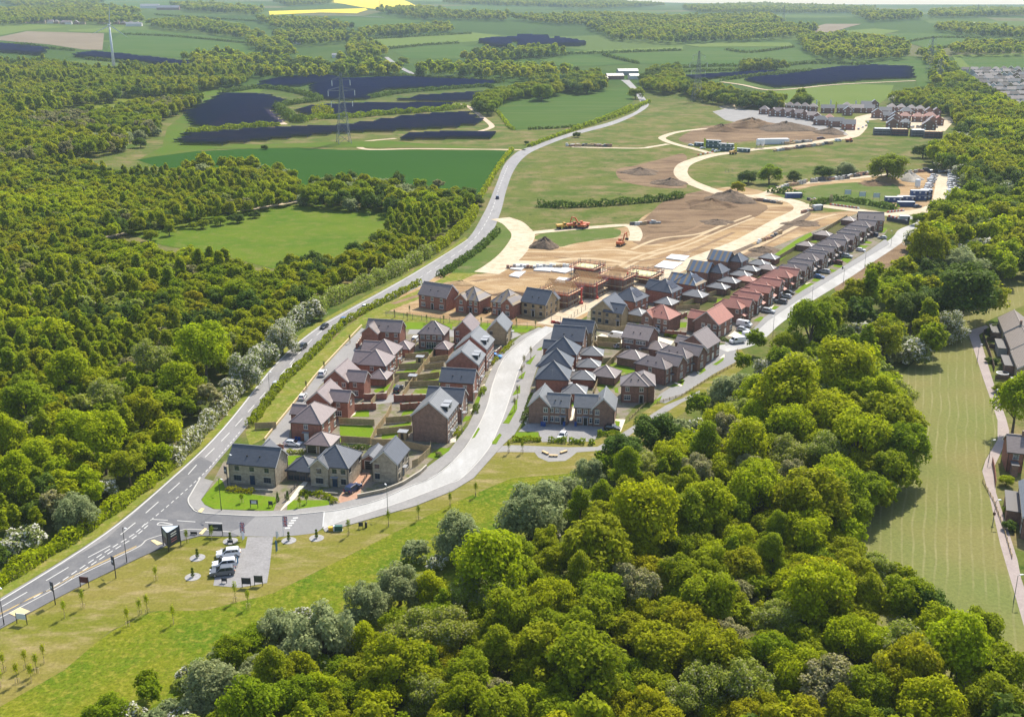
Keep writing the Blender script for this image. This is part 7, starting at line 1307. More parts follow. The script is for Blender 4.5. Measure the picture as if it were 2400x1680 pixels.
# staked saplings
SAPM = {}
def sapling(u, v, h, r, k, label, group='young staked trees'):
    P = at(u, v); e = empty('young_tree', (P.x, P.y, gz(P.x, P.y)), u % 6); tag(e, label, 'young tree', group)
    if (k, h) not in SAPM:
        rng = np.random.default_rng(int(h * 10)); n = 210; d = rng.normal(size=(n, 3)); d /= np.linalg.norm(d, axis=1, keepdims=True); q = d * rng.uniform(0.35, 1, n)[:, None] * np.array([r * .8, r * .8, h * 0.36]) * rng.uniform(0.6, 1.1, n)[:, None] + np.array([0, 0, h * 0.66]); m = MB(); m.tube((0, 0, 0), (0, 0, h * 0.85), 0.05, 0.02, 6)
        for i in range(7): a = i * 2.4; m.tube((0, 0, h * (0.35 + 0.06 * i)), (math.cos(a) * r * 0.7, math.sin(a) * r * 0.7, h * (0.5 + 0.06 * i)), 0.02, 0.008, 4)
        st = MB(); 
        for x in (-0.32, 0.32): st.box(x - 0.04, -0.04, 0, x + 0.04, 0.04, 1.0)
        st.box(-0.36, -0.02, 0.82, 0.36, 0.02, 0.9); SAPM[k, h] = (leaf_mesh('crown', quads(q, d, rng.uniform(0.06, 0.14, n), rng), LEAF[k]), m.mesh('trunk', BARK), st.mesh('stake', TIMB))
    a, b, c = SAPM[k, h]; link('crown', a, e); link('trunk', b, e); link('stake', c, e)
SAPS = [(817, 1255, 4.2), (911, 1233, 4.2), (981, 1218, 4.0), (1055, 1188, 4.0), (1115, 1163, 4.0), (552, 1409, 4.6), (582, 1424, 4.2), (346, 1437, 4.4), (300, 1467, 4.2), (407, 1461, 4.2), (328, 1440, 3.6), (438, 1272, 3.2), (497, 1265, 3.4), (195, 1424, 4.2), (152, 1447, 4.0), (104, 1553, 4.2), (61, 1567, 4.2), (87, 1577, 4.2), (42, 1600, 4.4), (10, 1575, 4.2), (74, 1597, 3.6), (2, 1610, 3.6), (1192, 1062, 3.8), (1224, 1062, 3.8), (366, 1360, 3.4), (567, 1178, 2.4), (719, 1180, 2.4), (702, 1188, 2.6)]
for i, (u, v, h) in enumerate(SAPS):
    wh = 'on the mown slope below the curving road' if u > 800 and v > 1100 else 'by the play bay' if u > 1100 else 'on the show home lawn' if v < 1200 else 'at the car park end' if 540 < u < 600 else 'beside the junction boards' if v < 1300 else 'in the bottom left corner' if u < 110 else 'along the meadow edge' if u > 250 else 'beside the roadside boards'
    j = sum(1 for (a, b, c) in SAPS[:i] if ('on the mown slope below the curving road' if a > 800 and b > 1100 else 'by the play bay' if a > 1100 else 'on the show home lawn' if b < 1200 else 'at the car park end' if 540 < a < 600 else 'beside the junction boards' if b < 1300 else 'in the bottom left corner' if a < 110 else 'along the meadow edge' if a > 250 else 'beside the roadside boards') == wh)
    sapling(u, v, h, 0.75, 'lime' if u < 600 and v > 1300 else 'green', 'staked tree %s, %s from the road' % (wh, ORD[j]))
for i, (u, v) in enumerate(((1244, 842), (1223, 888), (1213, 935), (1206, 965), (1228, 862))): sapling(u, v, 4.6, 0.8, 'brown', 'thin street tree in the verge of the curving road, %s from the top' % ORD[i], 'street trees along the curving road')
for i, (u, v) in enumerate(((925, 745), (955, 752), (1000, 757), (1040, 758), (1128, 763), (1210, 765), (1255, 770), (960, 735), (820, 805), (760, 868), (718, 915))): sapling(u, v, 3.4, 0.5, 'brown', 'bare young tree %s, %s from the left' % ('on the paddock strip' if v < 780 else 'on the service street verge', ORD[i if v < 780 else i - 8]), 'bare young trees')
# benches, walls, fences
BENCH = flat('pale_timber', (0.62, 0.44, 0.22), 0.75)
for u, v, t, lab in ((1278, 1063, -50, 'curved timber bench at the left of the play bay'), (1297, 1070, -4, 'curved timber bench in the middle of the play bay'), (1321, 1061, 38, 'curved timber bench at the right of the play bay')):
    simple('bench', lab, 'bench', u, v, t, [('seat', BENCH, [('b', -1.05, -0.3, 0.3, 1.05, 0.3, 0.5)]), ('base', flat('dark_timber', (0.16, 0.10, 0.05), 0.8), [('b', -0.98, -0.24, 0.04, -0.7, 0.24, 0.298), ('b', 0.7, -0.24, 0.04, 0.98, 0.24, 0.298), ('b', -0.14, -0.24, 0.04, 0.14, 0.24, 0.298)])], 'benches in the play bay')
FENCEM = {}
FTIMB = ground_mat('fence_timber', (0.37, 0.28, 0.16), (0.45, 0.35, 0.20), None, 0.8, fine=0.25)
def fence(px, label, h=1.8, mat=None, kind='panel', group='garden fences', z=0.0, name='garden_fence', step=1.9):
    mat = mat or FTIMB; c = [at(u, v, 0).xy for u, v in px]; o0 = c[0]; zz = gz(o0.x, o0.y); e = empty(name, (o0.x, o0.y, zz + z)); tag(e, label, 'fence' if kind != 'wall' else 'wall', group); m = MB()
    for a, b in zip(c[:-1], c[1:]):
        a3, b3 = (a.x - o0.x, a.y - o0.y), (b.x - o0.x, b.y - o0.y)
        if kind == 'panel': m.bar((*a3, h / 2 + 0.05), (*b3, h / 2 + 0.05), 0.05, h - 0.1); m.bar((*a3, h + 0.02), (*b3, h + 0.02), 0.09, 0.05)
        elif kind == 'rail':
            for q in (0.35, 0.75): m.bar((*a3, h * q), (*b3, h * q), 0.06, 0.14)
        elif kind == 'mesh':
            for q in (0.1, 0.55, 0.98): m.bar((*a3, h * q), (*b3, h * q), 0.04, 0.04)
        elif kind == 'wall': m.bar((*a3, h / 2), (*b3, h / 2), 0.24, h)
    m.build({'panel': 'panel', 'rail': 'rail', 'mesh': 'panel', 'wall': 'wall'}[kind], mat, e)
    if kind == 'wall':
        m = MB()
        for a, b in zip(c[:-1], c[1:]): m.bar((a.x - o0.x, a.y - o0.y, h + 0.04), (b.x - o0.x, b.y - o0.y, h + 0.04), 0.32, 0.075)
        m.build('coping', SILL, e)
    L = sum((b - a).length for a, b in zip(c[:-1], c[1:])); st = max(step, L / 40) if kind != 'wall' else max(2.4, L / 20); k = (kind, h, mat.name)
    if k not in FENCEM:
        p = MB(); w = 0.06 if kind != 'wall' else 0.24; p.box(-w, -w, 0, w, w, h + (0.1 if kind != 'wall' else 0.16)); FENCEM[k] = p.mesh('post', mat)
    if kind != 'wall' or h > 1.0:
        for p, hdg in along(c, 0.0, L, st): q = link('post' if kind != 'wall' else 'pier', FENCEM[k], e, (p.x - o0.x, p.y - o0.y, 0)); q.rotation_euler = (0, 0, hdg)
    return e
GF = [
 ([(795, 994), (878, 998)], 'timber fence between the big lawn and the L-shaped house garden'), ([(800, 1037), (868, 1041)], 'timber fence at the bottom of the big lawn'), ([(869, 1041), (880, 1018), (905, 985), (918, 960)], 'timber fence running up from the big lawn past the small garage'), ([(884, 1020), (966, 1012)], 'timber fence across the garden left of the tall townhouse'), ([(905, 993), (966, 988)], 'timber fence across the upper garden left of the tall townhouse'), ([(871, 1044), (935, 1046), (1010, 1062)], 'timber fence behind the gabled stone show home'),
 ([(1010, 1050), (1008, 1064), (980, 1090), (966, 1096)], 'timber fence beside the corner lawn'), ([(870, 953), (884, 935), (900, 928)], 'short timber fence beside the shared drive'), ([(908, 930), (925, 900), (936, 893)], 'timber fence beside the pyramid garage lawn'), ([(945, 932), (980, 880), (1010, 842), (1030, 815)], 'long timber fence down the spine of the left gardens'), ([(925, 888), (975, 885)], 'timber fence across the left gardens, lowest'), ([(935, 866), (990, 864)], 'timber fence across the left gardens, middle'), ([(950, 842), (1005, 838)], 'timber fence across the left gardens, upper'),
 ([(950, 908), (1030, 905)], 'timber fence across the right gardens, lowest'), ([(973, 893), (1030, 885)], 'timber fence across the right gardens, second'), ([(995, 868), (1040, 862)], 'timber fence across the right gardens, third'), ([(1008, 850), (1050, 845)], 'timber fence across the right gardens, fourth'), ([(955, 830), (968, 812), (975, 806)], 'timber fence beside the garden-door house'),
 ([(1400, 820), (1392, 812), (1462, 818)], 'timber fence round the upper court garden'), ([(1400, 800), (1455, 806)], 'timber fence under the white and blue van'), ([(1460, 830), (1520, 835)], 'timber fence below the French-door pair'), ([(1392, 925), (1408, 880), (1430, 855), (1462, 826), (1480, 815)], 'long timber fence down the spine of the court gardens'), ([(1412, 852), (1440, 850)], 'short timber fence across the court garden'), ([(1388, 885), (1410, 876)], 'timber fence between two garage gardens'), ([(1405, 875), (1416, 873)], 'short timber fence beside the corner house garage'),
 ([(1380, 770), (1440, 778), (1500, 772)], 'timber fence below the buff gabled house'), ([(1568, 728), (1600, 715)], 'short timber fence below the bright lawn'), ([(1584, 728), (1640, 724)], 'timber fence under the bright lawn'), ([(1600, 720), (1680, 690), (1760, 648), (1840, 600), (1930, 545), (1985, 512)], 'very long timber fence behind the long row'), ([(1650, 705), (1680, 708)], 'timber fence across a long row garden, nearest'), ([(1680, 688), (1712, 691)], 'timber fence across a long row garden, second'), ([(1712, 672), (1745, 676)], 'timber fence across a long row garden, third'), ([(1745, 655), (1775, 658)], 'timber fence across a long row garden, fourth'), ([(1640, 690), (1690, 665), (1760, 625), (1790, 608)], 'timber fence between the back-garden garages'), ([(598, 1006), (648, 1004)], 'short plank fence across the verge above the stone house'),
]
for px, lab in GF: fence(px, lab)
for px, lab, h in (([(925, 942), (1010, 940)], 'brick wall with fence panels and piers beside the shared drive, lower', 2.0), ([(855, 938), (905, 936), (906, 930)], 'brick wall with piers below the pyramid-garage lawn', 1.8), ([(830, 962), (882, 960)], 'brick wall with piers left of the shared drive', 1.9), ([(940, 962), (990, 958)], 'brick wall with piers above the tall townhouse garden', 1.9), ([(836, 818), (848, 800)], 'short brick wall beside the service street', 1.7), ([(1560, 788), (1608, 792)], 'high brick garden wall beside the terracotta corner house', 2.0), ([(1562, 768), (1590, 750), (1610, 742)], 'stepped brick wall behind the terracotta hipped house', 1.7), ([(635, 1050), (665, 1052)], 'low brick wall with piers behind the long stone house', 1.2), ([(1180 - 20, 835), (1175, 822)], 'short curved brick wall beside the blue car', 1.5)):
    fence(px, lab, h, WALL['red'], 'wall', 'brick garden walls', name='garden_wall')
for px, lab, h in (([(838, 1168), (900, 1155), (945, 1137), (985, 1112), (1000, 1098)], 'long curved stone wall beside the curving road', 0.95), ([(531, 1147), (640, 1153)], 'low stone wall in front of the long stone house', 0.5), ([(705, 1153), (792, 1160)], 'low stone wall in front of the hipped show home', 0.5)):
    fence(px, lab, h, WALL['stone'], 'wall', 'stone walls of the show homes', name='stone_wall')
for px, lab in (([(1540, 946), (1600, 928), (1660, 890), (1722, 856), (1736, 838), (1728, 822)], 'low timber rail round the private drive'), ([(1475, 985), (1500, 960), (1515, 945)], 'low timber rail below the corner house'), ([(2303, 1130), (2328, 1175), (2352, 1240), (2372, 1310)], 'low rail fence along the worn path gardens')): fence(px, lab, 0.8, FTIMB, 'rail', 'low timber rails', name='timber_rail', step=2.4)
for px, lab in (([(2303, 790), (2318, 830), (2330, 870)], 'brown garden wall along the top of the worn path'), ([(2305, 783), (2335, 770)], 'short brown wall at the head of the worn path'), ([(2312, 800), (2345, 798)], 'first dark fence between terrace gardens'), ([(2318, 817), (2345, 820)], 'second dark fence between terrace gardens'), ([(2332, 890), (2380, 895)], 'third dark fence between terrace gardens'), ([(2325, 1085), (2330, 1110), (2333, 1140)], 'red brick wall with pale caps beside the worn path')): fence(px, lab, 1.5, flat('brown_stain', (0.12, 0.075, 0.05), 0.8) if 'red' not in lab else WALL['red'], 'panel', 'terrace garden fences')
simple('trampoline', 'round trampoline with netting posts in a terrace garden', 'trampoline', 2349, 880, 0, [('mat', BLACKM, [('t', (0, 0, 0.78), (0, 0, 0.82), 1.5, 1.5, 24)]), ('rim', LAMPW, [('l', [(1.52, 0.74), (1.75, 0.74), (1.75, 0.86), (1.52, 0.86)], 24)]), ('leg', STEEL, [('t', (math.cos(a) * 1.6, math.sin(a) * 1.6, 0), (math.cos(a) * 1.6, math.sin(a) * 1.6, 0.74), 0.04, 0.04, 6) for a in (0.4, 1.9, 3.5, 5.1)])])
for u, v, lab in ((985, 850, 'grey-roofed shed in the middle back gardens'), (968, 895, 'pale-roofed shed beside the garden spine fence'), (945, 1028, 'small white-roofed shed left of the tall townhouse'), (2385, 905, 'white conservatory behind the lower terrace')):
    big = 1.5 if 'conserv' in lab else 1.0
    simple('garden_shed', lab, 'shed', u, v, -11, [('wall', FTIMB if big == 1 else FRAME, [('b', -1.1 * big, -0.9 * big, 0, 1.1 * big, 0.9 * big, 1.9)]), ('roof', LEAD, [('r', (-1.25 * big, -0.52 * big, 2.1), (1.25 * big, -0.52 * big, 2.1), 1.1 * big, 0.08), ('b', -1.25 * big, -0.1, 1.95, 1.25 * big, 1.05 * big, 2.14)]), ('door', BLACKM, [('b', -0.4, -0.93 * big, 0.05, 0.4, -0.905 * big, 1.75)])], 'garden sheds')
for u, v, c, lab in ((695, 1032, 'blue', 'blue wheelie bin by the white back door'), (702, 1033, 'blue', 'second blue wheelie bin by the white back door'), (1270, 998, 'blue', 'blue wheelie bin before the left semi gable'), (1276, 999, 'blue', 'blue wheelie bin beside it at the left semi gable'), (1322, 998, 'blue', 'blue wheelie bin at the left semi door'), (1349, 998, 'blue', 'blue wheelie bin at the right semi door'), (1406, 997, 'blue', 'blue wheelie bin below the right semi gable'), (1975, 630, 'black', 'black wheelie bin on the long row pavement')):
    simple('wheelie_bin', lab, 'bin', u, v, -11, [('body', flat('bin_' + c, (0.02, 0.07, 0.28) if c == 'blue' else (0.02, 0.02, 0.022), 0.5), [('b', -0.28, -0.32, 0.08, 0.28, 0.32, 0.98)]), ('lid', flat('bin_' + c, (0.02, 0.07, 0.28), 0.5), [('b', -0.31, -0.38, 0.982, 0.31, 0.36, 1.08)]), ('wheel', TYRE, [('t', (-0.3, 0.3, 0.1), (0.3, 0.3, 0.1), 0.1, 0.1, 10)])], 'wheelie bins')
for u, v, lab in ((651, 1175, 'dark conical shrub left of the pale path'), (674, 1172, 'dark conical shrub right of the pale path')):
    P = at(u, v); e = empty('shrub', (P.x, P.y, 0)); tag(e, lab, 'shrub', 'conical shrubs by the pale path'); rng = np.random.default_rng(int(u)); n = 260; z = rng.uniform(0.1, 2.3, n); a = rng.uniform(0, 6.28, n); r = 0.5 * (1 - z / 2.5); q = np.column_stack([np.cos(a) * r, np.sin(a) * r, z]); d = np.column_stack([np.cos(a), np.sin(a), np.full(n, 0.4)]); link('foliage', leaf_mesh('foliage', quads(q, d, rng.uniform(0.08, 0.14, n), rng), LEAF['dark']), e); m = MB(); m.tube((0, 0, 0), (0, 0, 0.6), 0.05, n=6); m.build('stem', BARK, e)
fence([(668, 1168), (700, 1137)], 'black metal handrail beside the pale path ramp', 1.0, BLACKM, 'rail', None, name='handrail', step=1.6); fence([(840, 1150), (862, 1115)], 'black estate rail beside the red drive', 1.0, BLACKM, 'rail', None, name='handrail', step=1.4)
# ------------------------------------------------------------------ the works
TIMB2 = flat('truss_timber', (0.56, 0.36, 0.17), 0.8); ORANGE = flat('digger_orange', (0.56, 0.13, 0.03), 0.5); YELM = flat('plant_yellow', (0.60, 0.34, 0.04), 0.5); SAFE = flat('safety_red', (0.55, 0.07, 0.05), 0.6); SLABM = ground_mat('new_concrete', (0.68, 0.66, 0.63), (0.74, 0.72, 0.69), None, 0.3, fine=0.08); INSUL = flat('pale_insulation', (0.62, 0.60, 0.30), 0.8)
def part_built(u, v, th, w, d, hip, label, floors=2, roof=True):
    P = at(u, v); t = math.radians(th); loc = (P.x - math.cos(t) * w, P.y - math.sin(t) * w); e = empty('unfinished_house', (*loc, 0.02), t); tag(e, label, 'house', 'unfinished houses in scaffolding'); h = 5.0 if floors == 2 else 2.9
    m = MB(); m.box(0, 0, -0.2, w, d, h); m.build('wall', WALL['dark'], e); dk = MB(); dk.box(0.35, 0.35, h + 0.003, w - 0.35, d - 0.35, h + 0.1); dk.build('floor_deck', INSUL if not roof else flat('chipboard', (0.46, 0.33, 0.18), 0.8), e)
    if roof:
        tp = math.tan(math.radians(40)); n = int(w / 0.62); zr = h + (d / 2) * tp
        for i in range(n + 1):
            x = w * i / n; r = MB(); top = zr
            if hip: top = h + tp * min(d / 2, x + 0.01, w - x + 0.01)
            yk = (top - h) / tp
            r.bar((x, -0.4, h - 0.33), (x, yk, top), 0.11, 0.26); r.bar((x, d + 0.4, h - 0.33), (x, d - yk, top), 0.11, 0.26); r.bar((x, 0, h + 0.13), (x, d, h + 0.13), 0.06, 0.18)
            if not hip or top > h + 1.5: r.bar((x, d * .5, h + .1), (x, d * .5, top), 0.05)
            r.build('roof_truss', TIMB2, e)
        r = MB(); 
        for k in range(1, 7):
            y = d / 2 * k / 7; z = h + y * tp
            for yy in (y, d - y):
                xa = y if hip else 0; r.bar((xa, yy, z + 0.13), (w - xa, yy, z + 0.13), 0.05, 0.04)
        r.build('battens', TIMB2, e)
    s = empty('scaffolding', (*loc, 0.02), t); tag(s, 'red-edged scaffold around ' + label, 'scaffolding', 'scaffolding round the unfinished houses'); o = 1.5; top = h + 1.3
    for (x0, y0, x1, y1) in ((-o, -o, w + o, -o), (w + o, -o, w + o, d + o), (w + o, d + o, -o, d + o), (-o, d + o, -o, -o)):
        f = MB(); L = math.hypot(x1 - x0, y1 - y0); n = max(2, int(L / 2.0)); dx, dy = (x1 - x0) / n, (y1 - y0) / n; nx, ny = -dy / (L / n), dx / (L / n)
        for i in range(n + 1):
            for k in (0, 1.1): a = (x0 + dx * i + nx * k, y0 + dy * i + ny * k); f.tube((*a, 0), (*a, top + (i % 2) * 0.5), 0.07, n=5)
        for z in (2.0, 4.0, h, h + 1.0):
            f.bar((x0, y0, z), (x1, y1, z), 0.06)
        f.bar((x0, y0, 0.2), (x1, y1, h), 0.05); f.build('frame', STEEL, s)
        b = MB(); 
        for z in (2.05, h - 0.1): b.bar((x0 + nx * .55, y0 + ny * .55, z), (x1 + nx * .55, y1 + ny * .55, z), 1.0, 0.06)
        b.build('deck', TIMB, s); g = MB()
        for z in (h + 0.05, h + 0.75): g.bar((x0, y0, z), (x1, y1, z), 0.09, 0.3 if z < h + .5 else 0.1)
        g.build('edge_board', SAFE, s)
part_built(1328, 722, -30, 9.5, 9.0, False, 'brick house with open timber trusses nearest the haul road'); part_built(1388, 700, -30, 9.0, 9.0, False, 'brick house with open timber trusses, second in the scaffold row'); part_built(1458, 684, -32, 9.4, 9.4, True, 'brick house with a pointed timber roof frame'); part_built(1522, 667, -32, 10.5, 8.5, False, 'low brick shell with pale floor panels', 1, False); part_built(1388, 660, -30, 8.0, 7.0, False, 'two-storey shell with pale floor behind the trusses', 2, False)
for u, v, lab in ((1362, 712, 'red rubbish chute beside the nearest scaffolded house'), (1398, 700, 'red rubbish chute beside the second scaffolded house'), (1470, 675, 'red rubbish chute beside the pointed roof frame')):
    P = at(u, v); e = empty('rubbish_chute', (P.x, P.y, 0)); tag(e, lab, 'chute', 'red rubbish chutes'); m = MB()
    for i in range(6): m.tube((0, 0, 0.9 + i * 0.85), (0, 0, 1.75 + i * 0.85), 0.22, 0.36, 10)
    m.build('chute', SAFE, e); m = MB(); m.box(-0.7, -0.7, 0, 0.7, 0.7, 0.85); m.build('skip', SAFE, e)
for i, (px, lab) in enumerate((([(1195, 632), (1210, 621), (1237, 622), (1222, 635)], 'white floor slab topmost beside the haul road entrance'), ([(1193, 648), (1208, 639), (1233, 638), (1216, 652)], 'white floor slab with red edging, below the topmost'), ([(1250, 635), (1270, 621), (1305, 626), (1290, 638)], 'large white floor slab in the middle of the works'), ([(1293, 637), (1306, 626), (1348, 633), (1325, 642)], 'white floor slab beside the scaffolds'), ([(1533, 627), (1556, 613), (1600, 618), (1577, 633)], 'wide white floor slab at the top of the works'), ([(1560, 607), (1574, 598), (1616, 602), (1604, 613)], 'white floor slab behind the wide one'), ([(1296, 664), (1310, 652), (1338, 655), (1325, 666)], 'white floor slab behind the nearest trusses'))):
    tag(sheet(('floor_slab'), px, SLABM, 0.5, 0.5, kind=None), lab, 'concrete slab', 'white floor slabs of the works')
def heap(u, v, rx, ry, h, mat, label, seed=1, ang=0.0):
    P = at(u, v); Z = P.y * CP + CAM_H * SP; R1 = rx * Z / FOC; R2 = ry * Z / FOC / max(0.12, SP + (v - CY) / FOC * CP) ; R2 = min(R2, R1 * 1.5); rng = np.random.default_rng(seed); n, k = 40, 16; vs, fs = [], []; ph = rng.uniform(0, 6.28, 6)
    for j in range(k + 1):
        r = j / k
        for i in range(n):
            a = 2 * math.pi * i / n; w = 1 + 0.12 * math.sin(3 * a + ph[0]) + 0.08 * math.sin(5 * a + ph[1]) + 0.05 * math.sin(9 * a + ph[2])
            z = h * (1 - r) ** 0.8 * (1 + 0.15 * math.sin(4 * a + r * 6 + ph[3])) + 0.35 * h * math.sin(a * 7 + r * 11 + ph[4]) * r * (1 - r) * 0.5 + rng.normal() * 0.05 * h * (1 - r)
            vs.append((R1 * r * w * math.cos(a), R2 * r * w * math.sin(a), z if j < k else -0.2))
    for j in range(k):
        for i in range(n): q = (i + 1) % n; fs.append((j * n + i, (j + 1) * n + i, (j + 1) * n + q, j * n + q))
    me = bpy.data.meshes.new('spoil_heap'); me.from_pydata(vs, [], fs); me.materials.append(mat); me.polygons.foreach_set('use_smooth', [True] * len(fs)); me.update(); o = link('spoil_heap', me, None, (P.x, P.y, gz(P.x, P.y))); o.rotation_euler = (0, 0, ang); tag(o, label, 'spoil heap', 'spoil heaps on the works')
HM = G_SPOIL
for i, a in enumerate(((1276, 578, 36, 8, 4.0, HM, 'dark rounded heap beside the grass island'), (1710, 468, 58, 12, 5.0, HM, 'largest brown heap beside the haul road'), (1665, 482, 60, 12, 3.5, G_DARKDIRT, 'long low brown heap left of the largest'), (1680, 522, 40, 6, 1.6, HM, 'flat dark oval heap on the bare slope'), (1785, 588, 32, 5, 1.8, HM, 'low grey-brown heap by the unfinished houses'), (1880, 525, 46, 7, 1.6, G_SPOIL, 'dark rubble spread beside the haul road'), (1690, 306, 40, 5, 5.0, G_DARKDIRT, 'left end of the long far brown bank'), (1760, 297, 70, 7, 7.0, G_DARKDIRT, 'highest part of the long far brown bank'), (1840, 303, 70, 7, 6.0, HM, 'right part of the long far brown bank'), (1945, 312, 35, 5, 4.5, HM, 'dark mound below the far estate gable'), (2080, 424, 36, 6, 3.5, G_DIRT, 'brown heap in the material store'), (2125, 420, 36, 7, 5.0, ground_mat('grey_stone', (0.36, 0.33, 0.29), (0.42, 0.38, 0.33), None, 0.3, fine=0.3), 'grey gravel heap beside the site car park'), (2050, 432, 40, 5, 2.2, G_DARKDIRT, 'dark low heap below the brown one'), (1500, 405, 46, 7, 3.0, HM, 'dark earth bank left of the haul road bend'), (1570, 430, 46, 6, 3.0, HM, 'brown bank below the haul road bend'), (1080, 665, 40, 6, 1.2, G_DIRT, 'tan heap of turned soil beside the road bank'), (1200, 690, 50, 5, 1.0, G_DARKDIRT, 'brown ridge of turned soil behind the paddock row'))): heap(*a, seed=i)
def digger(u, v, turn, label):
    P = at(u, v); e = empty('excavator', (P.x, P.y, 0), math.radians(turn)); tag(e, label, 'excavator')
    for s in (-1, 1):
        m = MB(); pr = [(-2.1, .45), (-1.8, .08), (1.8, .08), (2.1, .45), (1.8, .95), (-1.8, .95)]; m.extrude(pr, s * 1.15 - .3, s * 1.15 + .3); m.build('track', BLACKM, e)
    m = MB(); m.extrude([(-2.4, 1.1), (1.4, 1.1), (1.5, 1.7), (0.6, 1.9), (-1.4, 2.3), (-2.4, 2.2)], -1.35, 1.35); m.build('body', ORANGE, e); m = MB(); m.extrude([(-.1, 1.72), (1.5, 1.72), (1.35, 2.9), (0.9, 3.15), (-.1, 3.15)], .3, 1.3); c = m.build('cab', ORANGE, e); g = MB(); g.extrude([(.05, 2.1), (1.4, 2.1), (1.3, 2.85), (.05, 2.95)], .29, 1.31); g.build('window', CGL, c)
    m = MB(); m.bar((1.2, -.3, 1.8), (3.4, -.3, 4.9), .45, .6); m.bar((3.4, -.3, 4.9), (5.2, -.3, 5.2), .42, .5); m.build('boom', ORANGE, e); m = MB(); m.bar((5.2, -.3, 5.3), (6.0, -.3, 2.6), .36, .42); m.build('stick', ORANGE, e); m = MB(); m.extrude([(5.6, 2.6), (6.3, 2.4), (6.4, 1.6), (5.5, 1.5), (5.3, 2.0)], -.95, .35); m.build('bucket', BLACKM, e)
digger(1455, 576, 60, 'orange tracked excavator with raised boom on the bare soil'); digger(1362, 536, 150, 'orange excavator behind the row of dumpers')
def dumper(u, v, turn, col, label):
    P = at(u, v); e = empty('site_dumper', (P.x, P.y, 0), math.radians(turn)); tag(e, label, 'dumper', 'dump trucks by the grass island')
    for x in (-1.6, 1.6):
        for s in (-1, 1): m = MB(); m.tube((x, s * 1.0, .75), (x, s * 1.5, .75), .75, n=14); m.build('wheel', TYRE, e)
    m = MB(); m.extrude([(-2.6, 1.3), (-2.9, 2.4), (0.4, 2.5), (0.2, 1.4)], -1.3, 1.3); m.build('skip', col, e); m = MB(); m.extrude([(0.6, .9), (2.7, .9), (2.7, 1.8), (0.6, 2.0)], -1.1, 1.1); m.build('body', col, e); m = MB(); m.extrude([(.7, 2.01), (1.9, 2.01), (1.8, 3.1), (.7, 3.15)], -.9, .9); c = m.build('cab', col, e); g = MB(); g.extrude([(.85, 2.2), (1.75, 2.2), (1.7, 2.95), (.85, 2.95)], -.91, .91); g.build('window', CGL, c)
for a in ((1317, 537, 20, YELM, 'yellow dumper with pale cab roof, left of three'), (1341, 535, 20, ORANGE, 'orange dumper in the middle of three'), (1368, 533, 160, ORANGE, 'orange dumper, right of three'), (1718, 362, 30, YELM, 'small yellow dumper at the green cabins'), (1990, 333, 10, ORANGE, 'orange dumper on the haul road below the far estate')): dumper(*a)
# cabins, containers, stores
CAB = {}
def cabin(u, v, turn, w, d, h, mat, label, group=None, z=0.0, name='site_cabin', cat='cabin', win=True):
    P = at(u, v); e = empty(name, (P.x, P.y, gz(P.x, P.y) + z), math.radians(turn)); tag(e, label, cat, group); m = MB(); m.box(0, 0, 0.1, w, d, h); m.build('body', mat, e); m = MB(); m.box(-0.05, -0.05, h + 0.002, w + 0.05, d + 0.05, h + 0.12); m.build('roof', flat('pale_metal_roof', (0.50, 0.52, 0.54), 0.4), e)
    if win:
        for i in range(max(1, int(w / 3))): m = MB(); x = w * (i + .5) / max(1, int(w / 3)); m.box(x - .5, -.04, h * .45, x + .5, -.002, h * .8); m.build('window', PALEB, e)
    m = MB(); m.box(w - 1.0, -.05, .12, w - .25, -.003, 2.1 if h > 2.2 else h - .2); m.build('door', BLACKM, e)
CBL, CGR = flat('cabin_blue', (0.025, 0.06, 0.19), 0.5), flat('cabin_green', (0.035, 0.085, 0.09), 0.5)
for u, v, z, lab in ((2075, 474, 0, 'blue site cabin, lower left of the stack'), (2104, 472, 0, 'blue site cabin, lower middle of the stack'), (2134, 470, 0, 'blue site cabin, lower right of the stack'), (2134, 470, 2.75, 'blue site cabin, upper right of the stack'), (2158, 468, 2.75, 'blue site cabin, upper far right of the stack'), (2158, 468, 0, 'blue site cabin, ground floor far right of the stack')): cabin(u, v, -4, 9.5 if u < 2150 else 6, 3, 2.7, CBL, lab, 'blue site cabins', z)
cabin(2104, 485, -4, 9, 2.6, 2.6, CBL, 'blue container in front of the blue cabins', 'site containers', name='container', cat='container', win=False); cabin(1843, 465, 4, 9, 3, 2.7, CBL, 'blue container beside the dark hedge', 'site containers', name='container', cat='container', win=False); cabin(1910, 494, 20, 5, 2.5, 2.6, flat('container_grey', (0.42, 0.44, 0.46), 0.5), 'pale site container beside the haul road', 'site containers', name='container', cat='container', win=False); cabin(2108, 518, -8, 5, 2.5, 2.4, flat('container_grey', (0.42, 0.44, 0.46), 0.5), 'grey container at the top of the curving street', 'site containers', name='container', cat='container', win=False)
for u, v, z, w, lab in ((1627, 343, 0, 7, 'small green cabin left of the green stack'), (1654, 346, 0, 11, 'green cabin, lower left of the green stack'), (1654, 346, 2.75, 11, 'green cabin, upper left of the green stack'), (1683, 354, 0, 11, 'green cabin, lower right of the green stack'), (1683, 354, 2.75, 11, 'green cabin, upper right of the green stack'), (1712, 356, 0, 14, 'low green cabin right of the green stack')): cabin(u, v, -22, w, 3, 2.7, CGR, lab, 'green site cabins', z)
